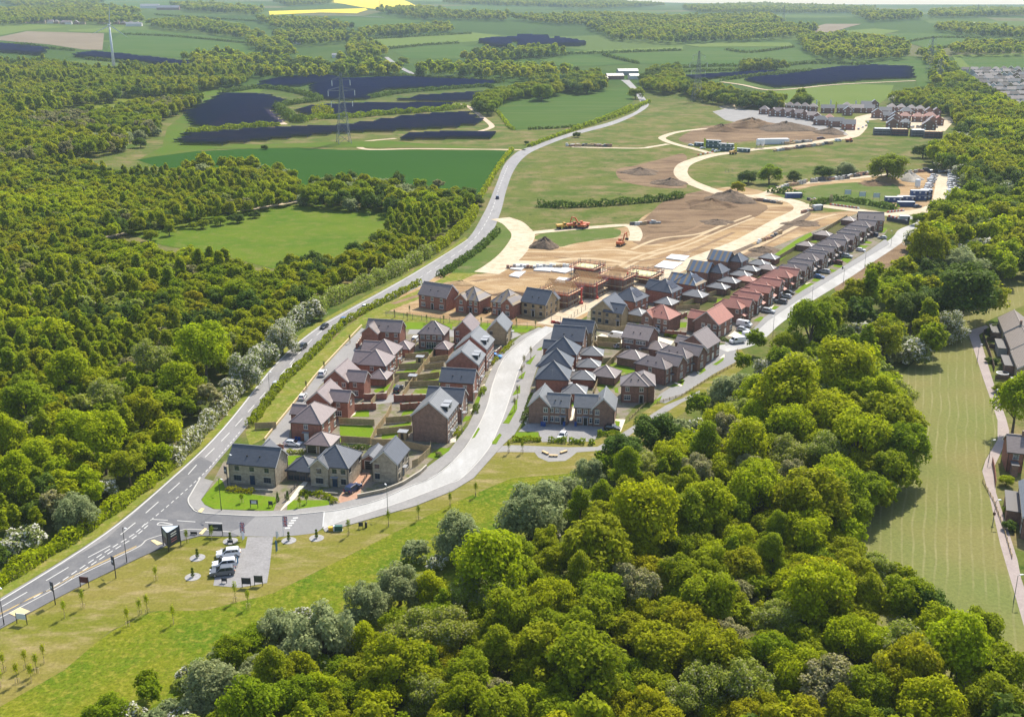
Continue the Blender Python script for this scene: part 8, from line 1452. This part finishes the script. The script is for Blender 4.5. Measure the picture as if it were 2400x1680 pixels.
for u, v, lab in ((1776, 347, 'white storage silo beside the haul road, left'), (1787, 347, 'white storage silo beside the haul road, right'), (2149, 447, 'white storage silo behind the blue cabins')): simple('silo', lab, 'silo', u, v, 0, [('tank', LAMPW, [('l', [(0.1, 1.2), (1.5, 2.6), (1.5, 6.0), (1.2, 6.6), (0.05, 6.7)], 16)]), ('leg', STEEL, [('t', (x, y, 0), (x, y, 2.7), .09, .09, 6) for x in (-1, 1) for y in (-1, 1)])], 'storage silos')
simple('tank', 'long white tank on the far compound', 'tank', 1812, 338, 8, [('tank', LAMPW, [('b', -12, -2.5, 0.3, 12, 2.5, 4.2)]), ('base', STEEL, [('b', -12.2, -2.6, 0, 12.2, 2.6, 0.299)])])
simple('timber_stack', 'leaning stack of timber roof trusses beside the site road', 'timber stack', 1938, 474, 0, [('base', TIMB, [('b', -6, -1.6, 0, 1, 1.6, .5)]), ('trusses', TIMB, [('r', (1 + .5 * i, -1.2, 0), (1.8 + .25 * i, 0, 4.6 - .1 * i), .12) for i in range(5)] + [('r', (1 + .5 * i, 1.4, 0), (1.8 + .25 * i, 0, 4.6 - .1 * i), .12) for i in range(5)])])
STK = [flat('pallet_grey', (0.36, 0.35, 0.33), 0.8), flat('pallet_brick', (0.34, 0.19, 0.13), 0.8), flat('pallet_wrap', (0.60, 0.60, 0.58), 0.5), flat('pallet_timber', (0.44, 0.31, 0.17), 0.8), flat('pallet_dark', (0.10, 0.10, 0.11), 0.8)]
rr = random.Random(9); SM = {}
def stack(u, v, turn, i, label, s=1.0, group='pallets of building material'):
    k = (i, round(s, 1), rr.randrange(3))
    if k not in SM:
        m = MB(); r2 = random.Random(str(k))
        for a in range(3):
            x = (a - 1) * 1.35 * s; h = r2.uniform(0.8, 1.7) * s; m.box(x - .6 * s, -.55 * s, .14, x + .6 * s, .55 * s, .14 + h)
        b = MB(); b.box(-2.0 * s, -.6 * s, 0, 2.0 * s, .6 * s, .138); SM[k] = (m.mesh('load', STK[i]), b.mesh('pallet', STK[3]))
    P = at(u, v); e = empty('material_stack', (P.x, P.y, gz(P.x, P.y)), math.radians(turn)); tag(e, label, 'material stack', group); link('load', SM[k][0], e); link('pallet', SM[k][1], e)
LINES = [((1835, 441), (1890, 428), 12, 'along the near end of the material store'), ((1905, 426), (1985, 419), 14, 'along the middle of the material store'), ((1988, 417), (2065, 405), 14, 'along the far end of the material store'), ((1815, 355), (1950, 338), 20, 'along the far compound edge'), ((1835, 340), (1900, 333), 10, 'in the dark store of the far compound'), ((1330, 343), (1430, 344), 14, 'in the compound beside the main road'), ((1480, 528), (1545, 524), 6, 'at the top of the bare slope'), ((1770, 470), (1830, 478), 8, 'beside the largest brown heap'), ((1880, 500), (1925, 488), 6, 'by the pale container'), ((2100, 408), (2170, 402), 8, 'between store and car park'), ((1775, 572), (1830, 548), 7, 'beside the bare plots'), ((1190, 628), (1330, 628), 9, 'around the white floor slabs'), ((1440, 672), (1540, 650), 8, 'among the scaffolds'), ((1895, 470), (1925, 474), 4, 'beside the timber trusses'), ((2090, 300), (2200, 300), 6, 'in front of the far scaffolds')]
for a, b, n, where in LINES:
    for i in range(n):
        t = (i + .5) / n; ang = heading(a, b) + rr.uniform(-12, 12); c = rr.randrange(5); stack(a[0] + (b[0] - a[0]) * t, a[1] + (b[1] - a[1]) * t + rr.uniform(-1, 1), ang, c, '%s stack %s, %s' % (('grey', 'brick', 'white-wrapped', 'timber', 'dark')[c], where, ORD[min(i, 19)]), 1.0 if a[1] > 450 else 1.3)
BM = MB(); BM.extrude([(-.95, 0), (.95, 0), (.95, .5), (.7, .95), (-.7, .95), (-.95, .5)], -.22, .22); BRW = [BM.mesh('barrier', SAFE), BM.mesh('barrier', LAMPW)]
bi = 0
for a, b, n, where in (((1946, 481), (2012, 490), 16, 'along the site road hedge'), ((2080, 499), (2118, 495), 10, 'in front of the white van'), ((2083, 508), (2125, 520), 10, 'at the top of the curving street'), ((1295, 757), (1330, 763), 7, 'across the end of the curving road'), ((1634, 365), (1700, 352), 12, 'on the haul road bend')):
    for i in range(n):
        t = (i + .5) / n; P = at(a[0] + (b[0] - a[0]) * t, a[1] + (b[1] - a[1]) * t); o = link('traffic_barrier', BRW[i % 2], None, (P.x, P.y, gz(P.x, P.y))); o.rotation_euler = (0, 0, math.radians(heading(a, b))); tag(o, '%s plastic barrier %s, %s from left' % (('red', 'white')[i % 2], where, ORD[i]), 'barrier', 'red and white plastic barriers')
for px, lab in (([(905, 742), (1000, 752), (1100, 760), (1200, 768), (1255, 770)], 'temporary mesh fence along the paddock strip'), ([(1292, 752), (1330, 757), (1350, 740), (1380, 722)], 'temporary mesh fence beside the haul road'), ([(1700, 405), (1720, 402)], 'short run of site fencing')): fence(px, lab, 1.9, STEEL, 'mesh', 'temporary site fences', name='site_fence', step=3.4)
fence([(2078, 518), (2130, 528)], 'dark boarded fence at the top of the curving street', 2.0, flat('dark_boards', (0.05, 0.055, 0.07), 0.7), 'panel', None, name='site_fence')
for i, (u, v) in enumerate(((1986, 465), (2020, 470), (2053, 473))): board(u, v, 0, 3.5, 2.6, 2.2, PALEB, 'pale site sign in the grass before the blue cabins, %s' % ('left', 'middle', 'right')[i], group='site signs in the grass')
# ---- solar farms: every row of panels a thing
SOLB = ground_mat('solar_panel_face', (0.036, 0.066, 0.30), (0.044, 0.076, 0.33), None, 0.15, rough=0.35, fine=0.1, spec=0.3); nrow = 0
def solar(px, pitch, where, ang=-8.0, sw=4.6, seed=1):
    global nrow
    W2 = [at(u, v).xy for u, v in px]; a = math.radians(ang); R = Matrix.Rotation(-a, 2); Q = [R @ p for p in W2]; Ri = Matrix.Rotation(a, 2); y0, y1 = min(p.y for p in Q), max(p.y for p in Q); k = 0; y = y0 + pitch * .5; rng = random.Random(seed)
    while y < y1:
        xs = []
        for i in range(len(Q)):
            p, q = Q[i], Q[(i + 1) % len(Q)]
            if (p.y > y) != (q.y > y): xs.append(p.x + (q.x - p.x) * (y - p.y) / (q.y - p.y))
        xs.sort()
        for j in range(0, len(xs) - 1, 2):
            x0, x1 = round(xs[j] / 12) * 12, round(xs[j + 1] / 12) * 12
            if x1 - x0 < 10: continue
            m = MB(); h = sw * 0.2
            c = Ri @ Vector(((x0 + x1) / 2, y)); L = (x1 - x0) / 2; z = gz(c.x, c.y); nn = max(1, int(L * 2 / 60))
            for s in range(nn):   # tables follow the lie of the land
                xa, xb = -L + 2 * L * s / nn, -L + 2 * L * (s + 1) / nn - 0.25; pa = Ri @ Vector(((x0 + x1) / 2 + xa, y)); dz = gz(pa.x, pa.y) - z
                A, B = (-sw / 2, 0.9 + 2 * h), (sw / 2, 0.9)
                for (ya, za), (yb, zb), fl in ((A, B, 0), ((A[0], A[1] - .12), (B[0], B[1] - .12), 1)):
                    q = [(xa, ya, za + dz), (xb, ya, za + dz), (xb, yb, zb + dz), (xa, yb, zb + dz)]; m.poly(q if not fl else list(reversed(q)))
                m.poly([(xa, A[0], A[1] - .12 + dz), (xb, A[0], A[1] - .12 + dz), (xb, A[0], A[1] + dz), (xa, A[0], A[1] + dz)])
                for x in (xa + 1, (xa + xb) / 2, xb - 1): m.box(x - .1, -1.2, -.5 + dz, x + .1, -1.0, 1.7 + dz)
            o = m.build('solar_panel_row', SOLB, None, (c.x, c.y, z)); o.rotation_euler = (0, 0, a); tag(o, 'solar panel row %s, row %d from the near side' % (where, k + 1), 'solar panels', 'rows of the solar farms'); nrow += 1
        y += pitch; k += 1
S1 = [(432, 268), (453, 259), (516, 226), (523, 221), (589, 223), (627, 226), (672, 240), (655, 258), (627, 260), (667, 292), (655, 294), (557, 299), (495, 303), (456, 299)]
solar(S1, 7.6, 'in the largest array', -8)
solar([(415, 337), (440, 318), (620, 304), (800, 298), (955, 276), (1020, 270), (1090, 266), (1130, 285), (1085, 300), (960, 306), (900, 311), (820, 312), (740, 319), (640, 329), (520, 341), (430, 341)], 7.6, 'in the long lower array', -8)
solar([(730, 206), (800, 187), (950, 183), (1044, 183), (1176, 192), (1140, 203), (1000, 208), (900, 212), (866, 222), (857, 236), (770, 236), (735, 225)], 8.6, 'in the top array', -8, 5.4); solar([(592, 206), (640, 187), (720, 180), (780, 180), (795, 186), (740, 199), (690, 205)], 9.5, 'in the top left array', -8, 6)
solar([(690, 262), (720, 252), (824, 245), (1061, 245), (1055, 256), (1000, 262), (880, 271), (800, 275), (720, 272)], 7.8, 'in the middle array behind the pylon', -8); solar([(932, 238), (990, 227), (1060, 222), (1148, 217), (1140, 227), (1100, 239), (1060, 241)], 8.2, 'in the upper right array', -8); solar([(928, 326), (975, 317), (1050, 312), (1120, 313), (1166, 316), (1158, 326), (1050, 328), (930, 330)], 7.0, 'in the small array inside the track', -6)
solar([(1746, 188), (1872, 174), (1960, 160), (2053, 155), (2133, 158), (2140, 185), (2018, 190), (1890, 203), (1816, 207)], 10, 'in the right-hand array', 8, 6.5); solar([(1600, 181), (1795, 169), (1826, 171), (1775, 179), (1648, 188)], 10, 'in the narrow right-hand strip', 8, 6.5)
solar([(1121, 100), (1155, 95), (1207, 93), (1205, 116), (1160, 112)], 24, 'in the distant array, left block', 0, 18); solar([(1212, 87), (1290, 90), (1290, 110), (1208, 117)], 24, 'in the distant array, middle block', 0, 18); solar([(1296, 92), (1370, 103), (1366, 109), (1294, 110)], 24, 'in the distant array, right block', 0, 18)
solar([(167, 134), (216, 125), (480, 153), (453, 162), (331, 150), (195, 138)], 15, 'in the hillside strip below the turbine', -14, 11); solar([(-20, 104), (111, 118), (97, 132), (-20, 123)], 15, 'in the left edge hillside strip', -14, 11)
print('ROWS', nrow)
# ---- wind turbine and pylons
def height_to(P, vt):
    lo, hi = 0, 300
    for _ in range(40):
        m = (lo + hi) / 2
        if proj(P.x, P.y, P.z + m)[1] > vt: lo = m
        else: hi = m
    return lo
TW = flat('turbine_white', (0.60, 0.64, 0.68), 0.45)
P = at(268, 166); H = height_to(P, 60); e = empty('wind_turbine', P, math.radians(-62)); tag(e, 'tall white wind turbine on the left hillside', 'wind turbine'); m = MB(); m.tube((0, 0, -1), (0, 0, H), H * .038, H * .018, 20); m.build('tower', TW, e, smooth=True); m = MB(); m.extrude([(-H * .07, -H * .012), (H * .03, -H * .02), (H * .035, H * .02), (-H * .07, H * .02)], -H * .02, H * .02); n_ = m.build('nacelle', TW, e, (0, 0, H)); hub = MB(); hub.lathe([(.02, -.05 * H), (H * .016, -H * .035), (H * .018, 0)], 14); hb = hub.build('hub', TW, e, (H * .035, 0, H)); hb.rotation_euler = (0, -math.pi / 2, 0)
for k in range(3):
    R_ = H * .45; m = MB(); n = 10; vs = []
    for i in range(n + 1): t = i / n; c = R_ * (.055 * (1 - t) + .008) * (1 if t > .12 else .5); vs.append((t * R_, c)); 
    for (ra, ca), (rb, cb) in zip(vs[:-1], vs[1:]):
        q = [(.25 * ca, ra), (-.75 * ca, ra), (-.75 * cb, rb), (.25 * cb, rb)]
        m.poly([(-.004 * R_, y, z) for y, z in q]); m.poly([(.010 * R_, y, z) for y, z in reversed(q)]); m.poly([(-.004 * R_, q[0][0], q[0][1]), (-.004 * R_, q[3][0], q[3][1]), (.010 * R_, q[3][0], q[3][1]), (.010 * R_, q[0][0], q[0][1])]); m.poly([(.010 * R_, q[1][0], q[1][1]), (.010 * R_, q[2][0], q[2][1]), (-.004 * R_, q[2][0], q[2][1]), (-.004 * R_, q[1][0], q[1][1])])
    b = m.build('blade', TW, e, (H * .05, 0, H)); b.rotation_euler = (math.radians(-6 + 120 * k), 0, 0)
PYL = flat('pylon_steel', (0.20, 0.21, 0.23), 0.6, 0.0)
def pylon(u, v, vt, turn, label, thick=1.0):
    P = at(u, v); H = height_to(P, vt); e = empty('pylon', P, math.radians(turn)); tag(e, label, 'pylon', 'electricity pylons'); m = MB(); b = H * .085; w = lambda z: b * (1 - z / H) ** 1.25 + H * .011; r = H * .0026 * thick; zs = [0, .14, .27, .38, .48, .57, .66, .74, .82, .9, .96, 1.0]
    for a, c in zip(zs[:-1], zs[1:]):
        z0, z1 = a * H, c * H; w0, w1 = w(z0), w(z1); C0 = [(-w0, -w0), (w0, -w0), (w0, w0), (-w0, w0)]; C1 = [(-w1, -w1), (w1, -w1), (w1, w1), (-w1, w1)]
        for i in range(4):
            j = (i + 1) % 4; m.bar((*C0[i], z0), (*C1[i], z1), r * 1.5); m.bar((*C0[i], z0), (*C1[j], z1), r); m.bar((*C0[j], z0), (*C1[i], z1), r); m.bar((*C1[i], z1), (*C1[j], z1), r)
    m.build('tower', PYL, e)
    for f, L in ((.60, .20), (.755, .25), (.90, .17)):
        x = MB(); z = f * H
        for s in (-1, 1):
            for yy in (-w(z), w(z)): x.bar((s * w(z), yy, z), (s * L * H * .8, 0, z + .005 * H), r * 1.2); x.bar((s * w(z), yy, z + .05 * H), (s * L * H * .8, 0, z + .01 * H), r * 1.2)
        a = x.build('crossarm', PYL, e)
        for s in (-1, 1): q = MB(); q.tube((s * L * H * .78, 0, z), (s * L * H * .78, 0, z - .075 * H), r * 1.6, n=6); q.build('insulator', LAMPW, a)
pylon(806, 336, 172, 20, 'nearest lattice pylon standing among the solar arrays', 1.2); pylon(1633, 238, 120, 15, 'lattice pylon on the pasture beside the main road farm'); pylon(2199, 206, 136, 30, 'lattice pylon at the wood edge before the town', 1.2); pylon(2178, 168, 86, 30, 'lattice pylon behind the wood beyond the right array'); pylon(1835, 62, 14, 10, 'distant pylon on the skyline right of centre', 1.2); pylon(2290, 42, 10, 10, 'distant pylon on the skyline above the town', 1.2); pylon(240 + 650, 30, 2, 10, 'distant pylon beside the yellow rapeseed', 1.2)
# ---- far houses: estate beyond the works, town, village, farms
FHM = {}
def far_house(u, v, w, d, th, wall, roof, kind, label, group, e=5.0, name='house', cat='house', pit=38):
    k = (w, d, wall, roof, kind, e)
    if k not in FHM:
        wm, rm, wn = MB(), MB(), MB(); zr, F = roof_block(rm, -w / 2, -d / 2, w, d, e, kind, math.radians(pit)); wall_block(wm, -w / 2, -d / 2, w, d, e, kind, math.radians(pit), zr)
        for x in (-.3, .3):
            for z in (1.0, 3.5): wn.box(w * x - .6, -d / 2 - .05, z, w * x + .6, -d / 2 - .003, z + 1.2)
        FHM[k] = (wm.mesh('wall', WALL[wall]), rm.mesh('roof', ROOF[roof]), wn.mesh('window', FRAME))
    P = at(u, v); o = empty(name, (P.x, P.y, gz(P.x, P.y)), math.radians(th)); tag(o, label, cat, group); a, b, c = FHM[k]; link('wall', a, o); link('roof', b, o)
    if e > 3.5 and d < 14: link('window', c, o)
T1 = lambda x, y: (1760 + x / 7.653, 220 + y / 7.653)
T2 = lambda x, y: (2000 + x / 7.653, 220 + y / 7.653)
FE = [(T1(235, 365), 9, 8, 'dark', 'brown', 'hx', 'hipped house at the left end of the far estate')]
FE += [(T1(x, y), 7.5, 8, 'dark', 'pinkbrown', 'gx' if i % 2 else 'gy', 'brown-roofed house in the front far row, %s from the left' % ORD[i]) for i, (x, y) in enumerate(((395, 400), (490, 405), (580, 408), (670, 414), (760, 422), (860, 435), (970, 455), (1075, 478), (1180, 492)))]
FE += [(T1(x, y), 9, 8, 'dark', 'brown', 'hx', 'grey-brown roofed house in the second far row, %s from the left' % ORD[i]) for i, (x, y) in enumerate(((560, 290), (690, 295), (820, 300), (960, 305), (1110, 315)))]
FE += [(T1(1250, 560), 13, 8, 'dark', 'slate', 'hx', 'low slate-roofed house before the orange-roofed one'), (T1(1400, 520), 8, 8, 'dark', 'red', 'hx', 'orange-roofed house behind the slate terrace'), (T1(1520, 590), 13, 8, 'dark', 'slate', 'gx', 'slate terrace with dormers at the far brown bank'), (T1(1745, 640), 11, 9, 'red', 'slate', 'gx', 'tall slate house with gable at the far road corner'), (T1(1370, 345), 13, 8, 'dark', 'slate', 'gx', 'slate pair with front gables behind the front row'), (T1(1710, 310), 11, 10, 'red', 'brown', 'hx', 'tower-like hipped house against the far field'), (T1(1630, 345), 10, 8, 'dark', 'slate', 'gx', 'slate house below the tower-like one'), (T1(1730, 385), 9, 8, 'dark', 'slate', 'gy', 'slate gabled house behind the road corner'), (T1(1900, 340), 12, 8, 'dark', 'brown', 'gx', 'long brown-roofed house right of the tower-like one')]
FE += [(T2(220, 275), 10, 8, 'dark', 'slate', 'gx', 'slate house at the field edge, left'), (T2(370, 255), 9, 8, 'dark', 'slate', 'gy', 'slate gabled house at the field edge, right'), (T2(280, 345), 10, 8, 'dark', 'slate', 'gx', 'slate house in the middle of the far estate'), (T2(420, 430), 10, 8, 'dark', 'slate', 'gy', 'dark gabled house facing the far green'), (T2(560, 390), 12, 8, 'dark', 'slate', 'gx', 'dark slate terrace behind the far green'), (T2(600, 480), 8, 8, 'dark', 'slate', 'gx', 'dark slate house beside the white gables')]
FE += [(T2(x, y), 9, 8, 'dark', 'pinkbrown', 'hx', 'brown hipped house in the last far row, %s from the left' % ORD[i]) for i, (x, y) in enumerate(((680, 320), (850, 330), (1030, 345), (1190, 355)))]
FE += [(T2(945, 400), 12, 9, 'dark', 'slate', 'hx', 'slate hipped house in the right cluster'), (T2(920, 490), 10, 8, 'dark', 'red', 'hx', 'red hipped house in the right cluster, left of three'), (T2(1150, 500), 10, 8, 'dark', 'red', 'hx', 'orange hipped house in the right cluster, middle of three'), (T2(1370, 490), 11, 8, 'dark', 'red', 'hx', 'red hipped house in the right cluster, right of three'), (T2(1350, 400), 9, 9, 'dark', 'brown', 'gy', 'brown gabled house with white verges, back right'), (T2(1480, 400), 8, 9, 'dark', 'brown', 'gy', 'brown gabled house with white verges, far back right'), (T2(1520, 560), 8, 9, 'red', 'red', 'gy', 'tall red gabled house at the right end'), (T2(735, 500), 11, 7, 'dark', 'slate', 'gy', 'white-verged gable, back of the stepped group'), (T2(725, 560), 11, 7, 'dark', 'slate', 'gy', 'white-verged gable, middle of the stepped group'), (T2(700, 630), 11, 7, 'dark', 'slate', 'gy', 'grey gable, front of the stepped group'), (T2(925, 610), 8, 8, 'dark', 'grey', 'hx', 'pale stepped-roof house behind the far scaffolds'), (T2(1410, 570), 9, 8, 'dark', 'pinkbrown', 'gy', 'pinkish gable behind the front pink gable'), (T2(1345, 650), 11, 8, 'dark', 'pinkbrown', 'gy', 'pinkish gable before the right-hand scaffold')]
for (u, v), w, d, wl, rf, kd, lab in FE: far_house(u, v, w, d, -14 if u > 1900 else -24, wl, rf, kd, lab, 'houses of the estate beyond the works')
for i, (x, y, w) in enumerate(((515, 745, 13), (830, 755, 13), (1160, 770, 11), (1430, 800, 14))):
    u, v = T2(x, y); P = at(u, v); e = empty('scaffolding', P, math.radians(-10)); tag(e, 'dark netted scaffold block at the front of the far estate, %s from left' % ORD[i], 'scaffolding', 'netted scaffolds of the far estate'); m = MB(); m.box(-w / 2, 0, 0, w / 2, 7, 5.2); m.build('netting', flat('dark_netting', (0.075, 0.07, 0.08), 0.8), e); m = MB()
    for z in (1.8, 3.6, 5.3): m.bar((-w / 2, -.3, z), (w / 2, -.3, z), .5, .12)
    m.build('deck', SAFE if i % 2 else LAMPW, e); m = MB(); m.box(-w / 2 + .5, .5, 5.203, w / 2 - .5, 6.5, 5.5); m.build('floor_deck', TIMB if i % 2 else LAMPW, e)
    for k in range(5): q = MB(); q.tube((-w / 2 + w * k / 4, -.35, 0), (-w / 2 + w * k / 4, -.35, 6.6), .08, n=5); q.build('pole', STEEL, e)
rr = random.Random(21)
def row_of(a, b, n, where, w=8, d=8, walls=('white', 'buff', 'grey', 'brown'), roofs=('brown', 'slate', 'pinkbrown', 'oldbrown'), th=None, group='houses of the far town', jit=3):
    for i in range(n):
        t = (i + .5) / n; u, v = a[0] + (b[0] - a[0]) * t + rr.uniform(-jit, jit), a[1] + (b[1] - a[1]) * t + rr.uniform(-.8, .8); wl, rf = rr.choice(walls), rr.choice(roofs)
        far_house(u, v, w, d, (heading(a, b) if th is None else th) + rr.choice((0, 0, 90)), wl, rf, rr.choice(('gx', 'gx', 'hx')), '%s house, %s roof, %s, %s from left' % ({'white': 'white', 'buff': 'buff', 'grey': 'grey', 'brown': 'brown brick'}.get(wl, wl), {'slate': 'slate', 'brown': 'brown', 'pinkbrown': 'pinkish', 'oldbrown': 'weathered'}.get(rf, rf), where, ORD[min(i, 19)]), group)
for j, (a, b, n) in enumerate((((2255, 171), (2410, 168), 9), ((2270, 178), (2410, 174), 9), ((2278, 186), (2415, 182), 10), ((2285, 194), (2415, 190), 10), ((2292, 202), (2415, 198), 9), ((2305, 211), (2415, 207), 8), ((2318, 221), (2415, 217), 7), ((2335, 232), (2415, 228), 6), ((2355, 243), (2415, 240), 4), ((2375, 254), (2415, 251), 3))):
    row_of(a, b, n, 'town row %s from back' % ORD[j], 10, 8, th=-25)
for j, (a, b, n) in enumerate((((0, 34), (90, 32), 9), ((0, 44), (130, 44), 10), ((20, 54), (200, 58), 12), ((230, 56), (330, 60), 6), ((100, 26), (200, 22), 6))): row_of(a, b, n, 'far left village, %s street' % ORD[j], 16, 13, ('white', 'brown', 'red', 'buff'), th=10, group='houses of the far left village')
for u, v, w, d, h, wl, rf, lab in ((1470, 176, 30, 14, 6, 'grey', 'grey', 'long pale barn of the main road farm'), (1440, 186, 24, 14, 5, 'dark', 'brown', 'brown barn of the main road farm'), (1485, 186, 14, 12, 5, 'white', 'grey', 'white shed of the main road farm'), (1410, 192, 16, 10, 5, 'dark', 'brown', 'farmhouse behind the copper tree'), (793, 136, 22, 14, 5, 'white', 'grey', 'white-roofed barn by the far lane'), (880, 128, 16, 10, 5.5, 'red', 'pinkbrown', 'pinkish farmhouse in the far trees'), (352, 20, 70, 40, 8, 'white', 'grey', 'large pale shed of the distant farm, left'), (395, 24, 80, 40, 8, 'dark', 'slate', 'dark shed of the distant farm, middle'), (465, 24, 60, 40, 8, 'white', 'pinkbrown', 'shed of the distant farm, right'), (315, 62, 40, 20, 6, 'white', 'grey', 'long white building below the far village'), (170, 10, 60, 40, 10, 'white', 'grey', 'white works buildings on the left skyline'), (1764, 40, 34, 24, 7, 'white', 'grey', 'white house on the far central slope'), (2290, 63, 26, 18, 7, 'white', 'slate', 'white farm below the far town trees'), (692, 104, 22, 14, 4, 'white', 'grey', 'pale sheds beside the far left fields')):
    far_house(u, v, w, d, 10, wl, rf, 'gx', lab, 'farm buildings', h, 'farm_building', 'building', 22)
# ------------------------------------------------------------------ the air
def build_haze():
    mb = MB(); mb.box(-14500, -700, -2, 14500, 14500, 330); me = mb.mesh('haze', [])
    m = bpy.data.materials.new('air'); m.use_nodes = True; t = m.node_tree; t.nodes.clear()
    o = t.nodes.new('ShaderNodeOutputMaterial'); v = t.nodes.new('ShaderNodeVolumePrincipled')
    v.inputs['Color'].default_value = (0.72, 0.86, 1.0, 1); v.inputs['Density'].default_value = 0.000062; v.inputs['Anisotropy'].default_value = 0.05
    t.links.new(v.outputs[0], o.inputs['Volume']); me.materials.append(m); tag(link('haze', me), kind='stuff')
build_haze()
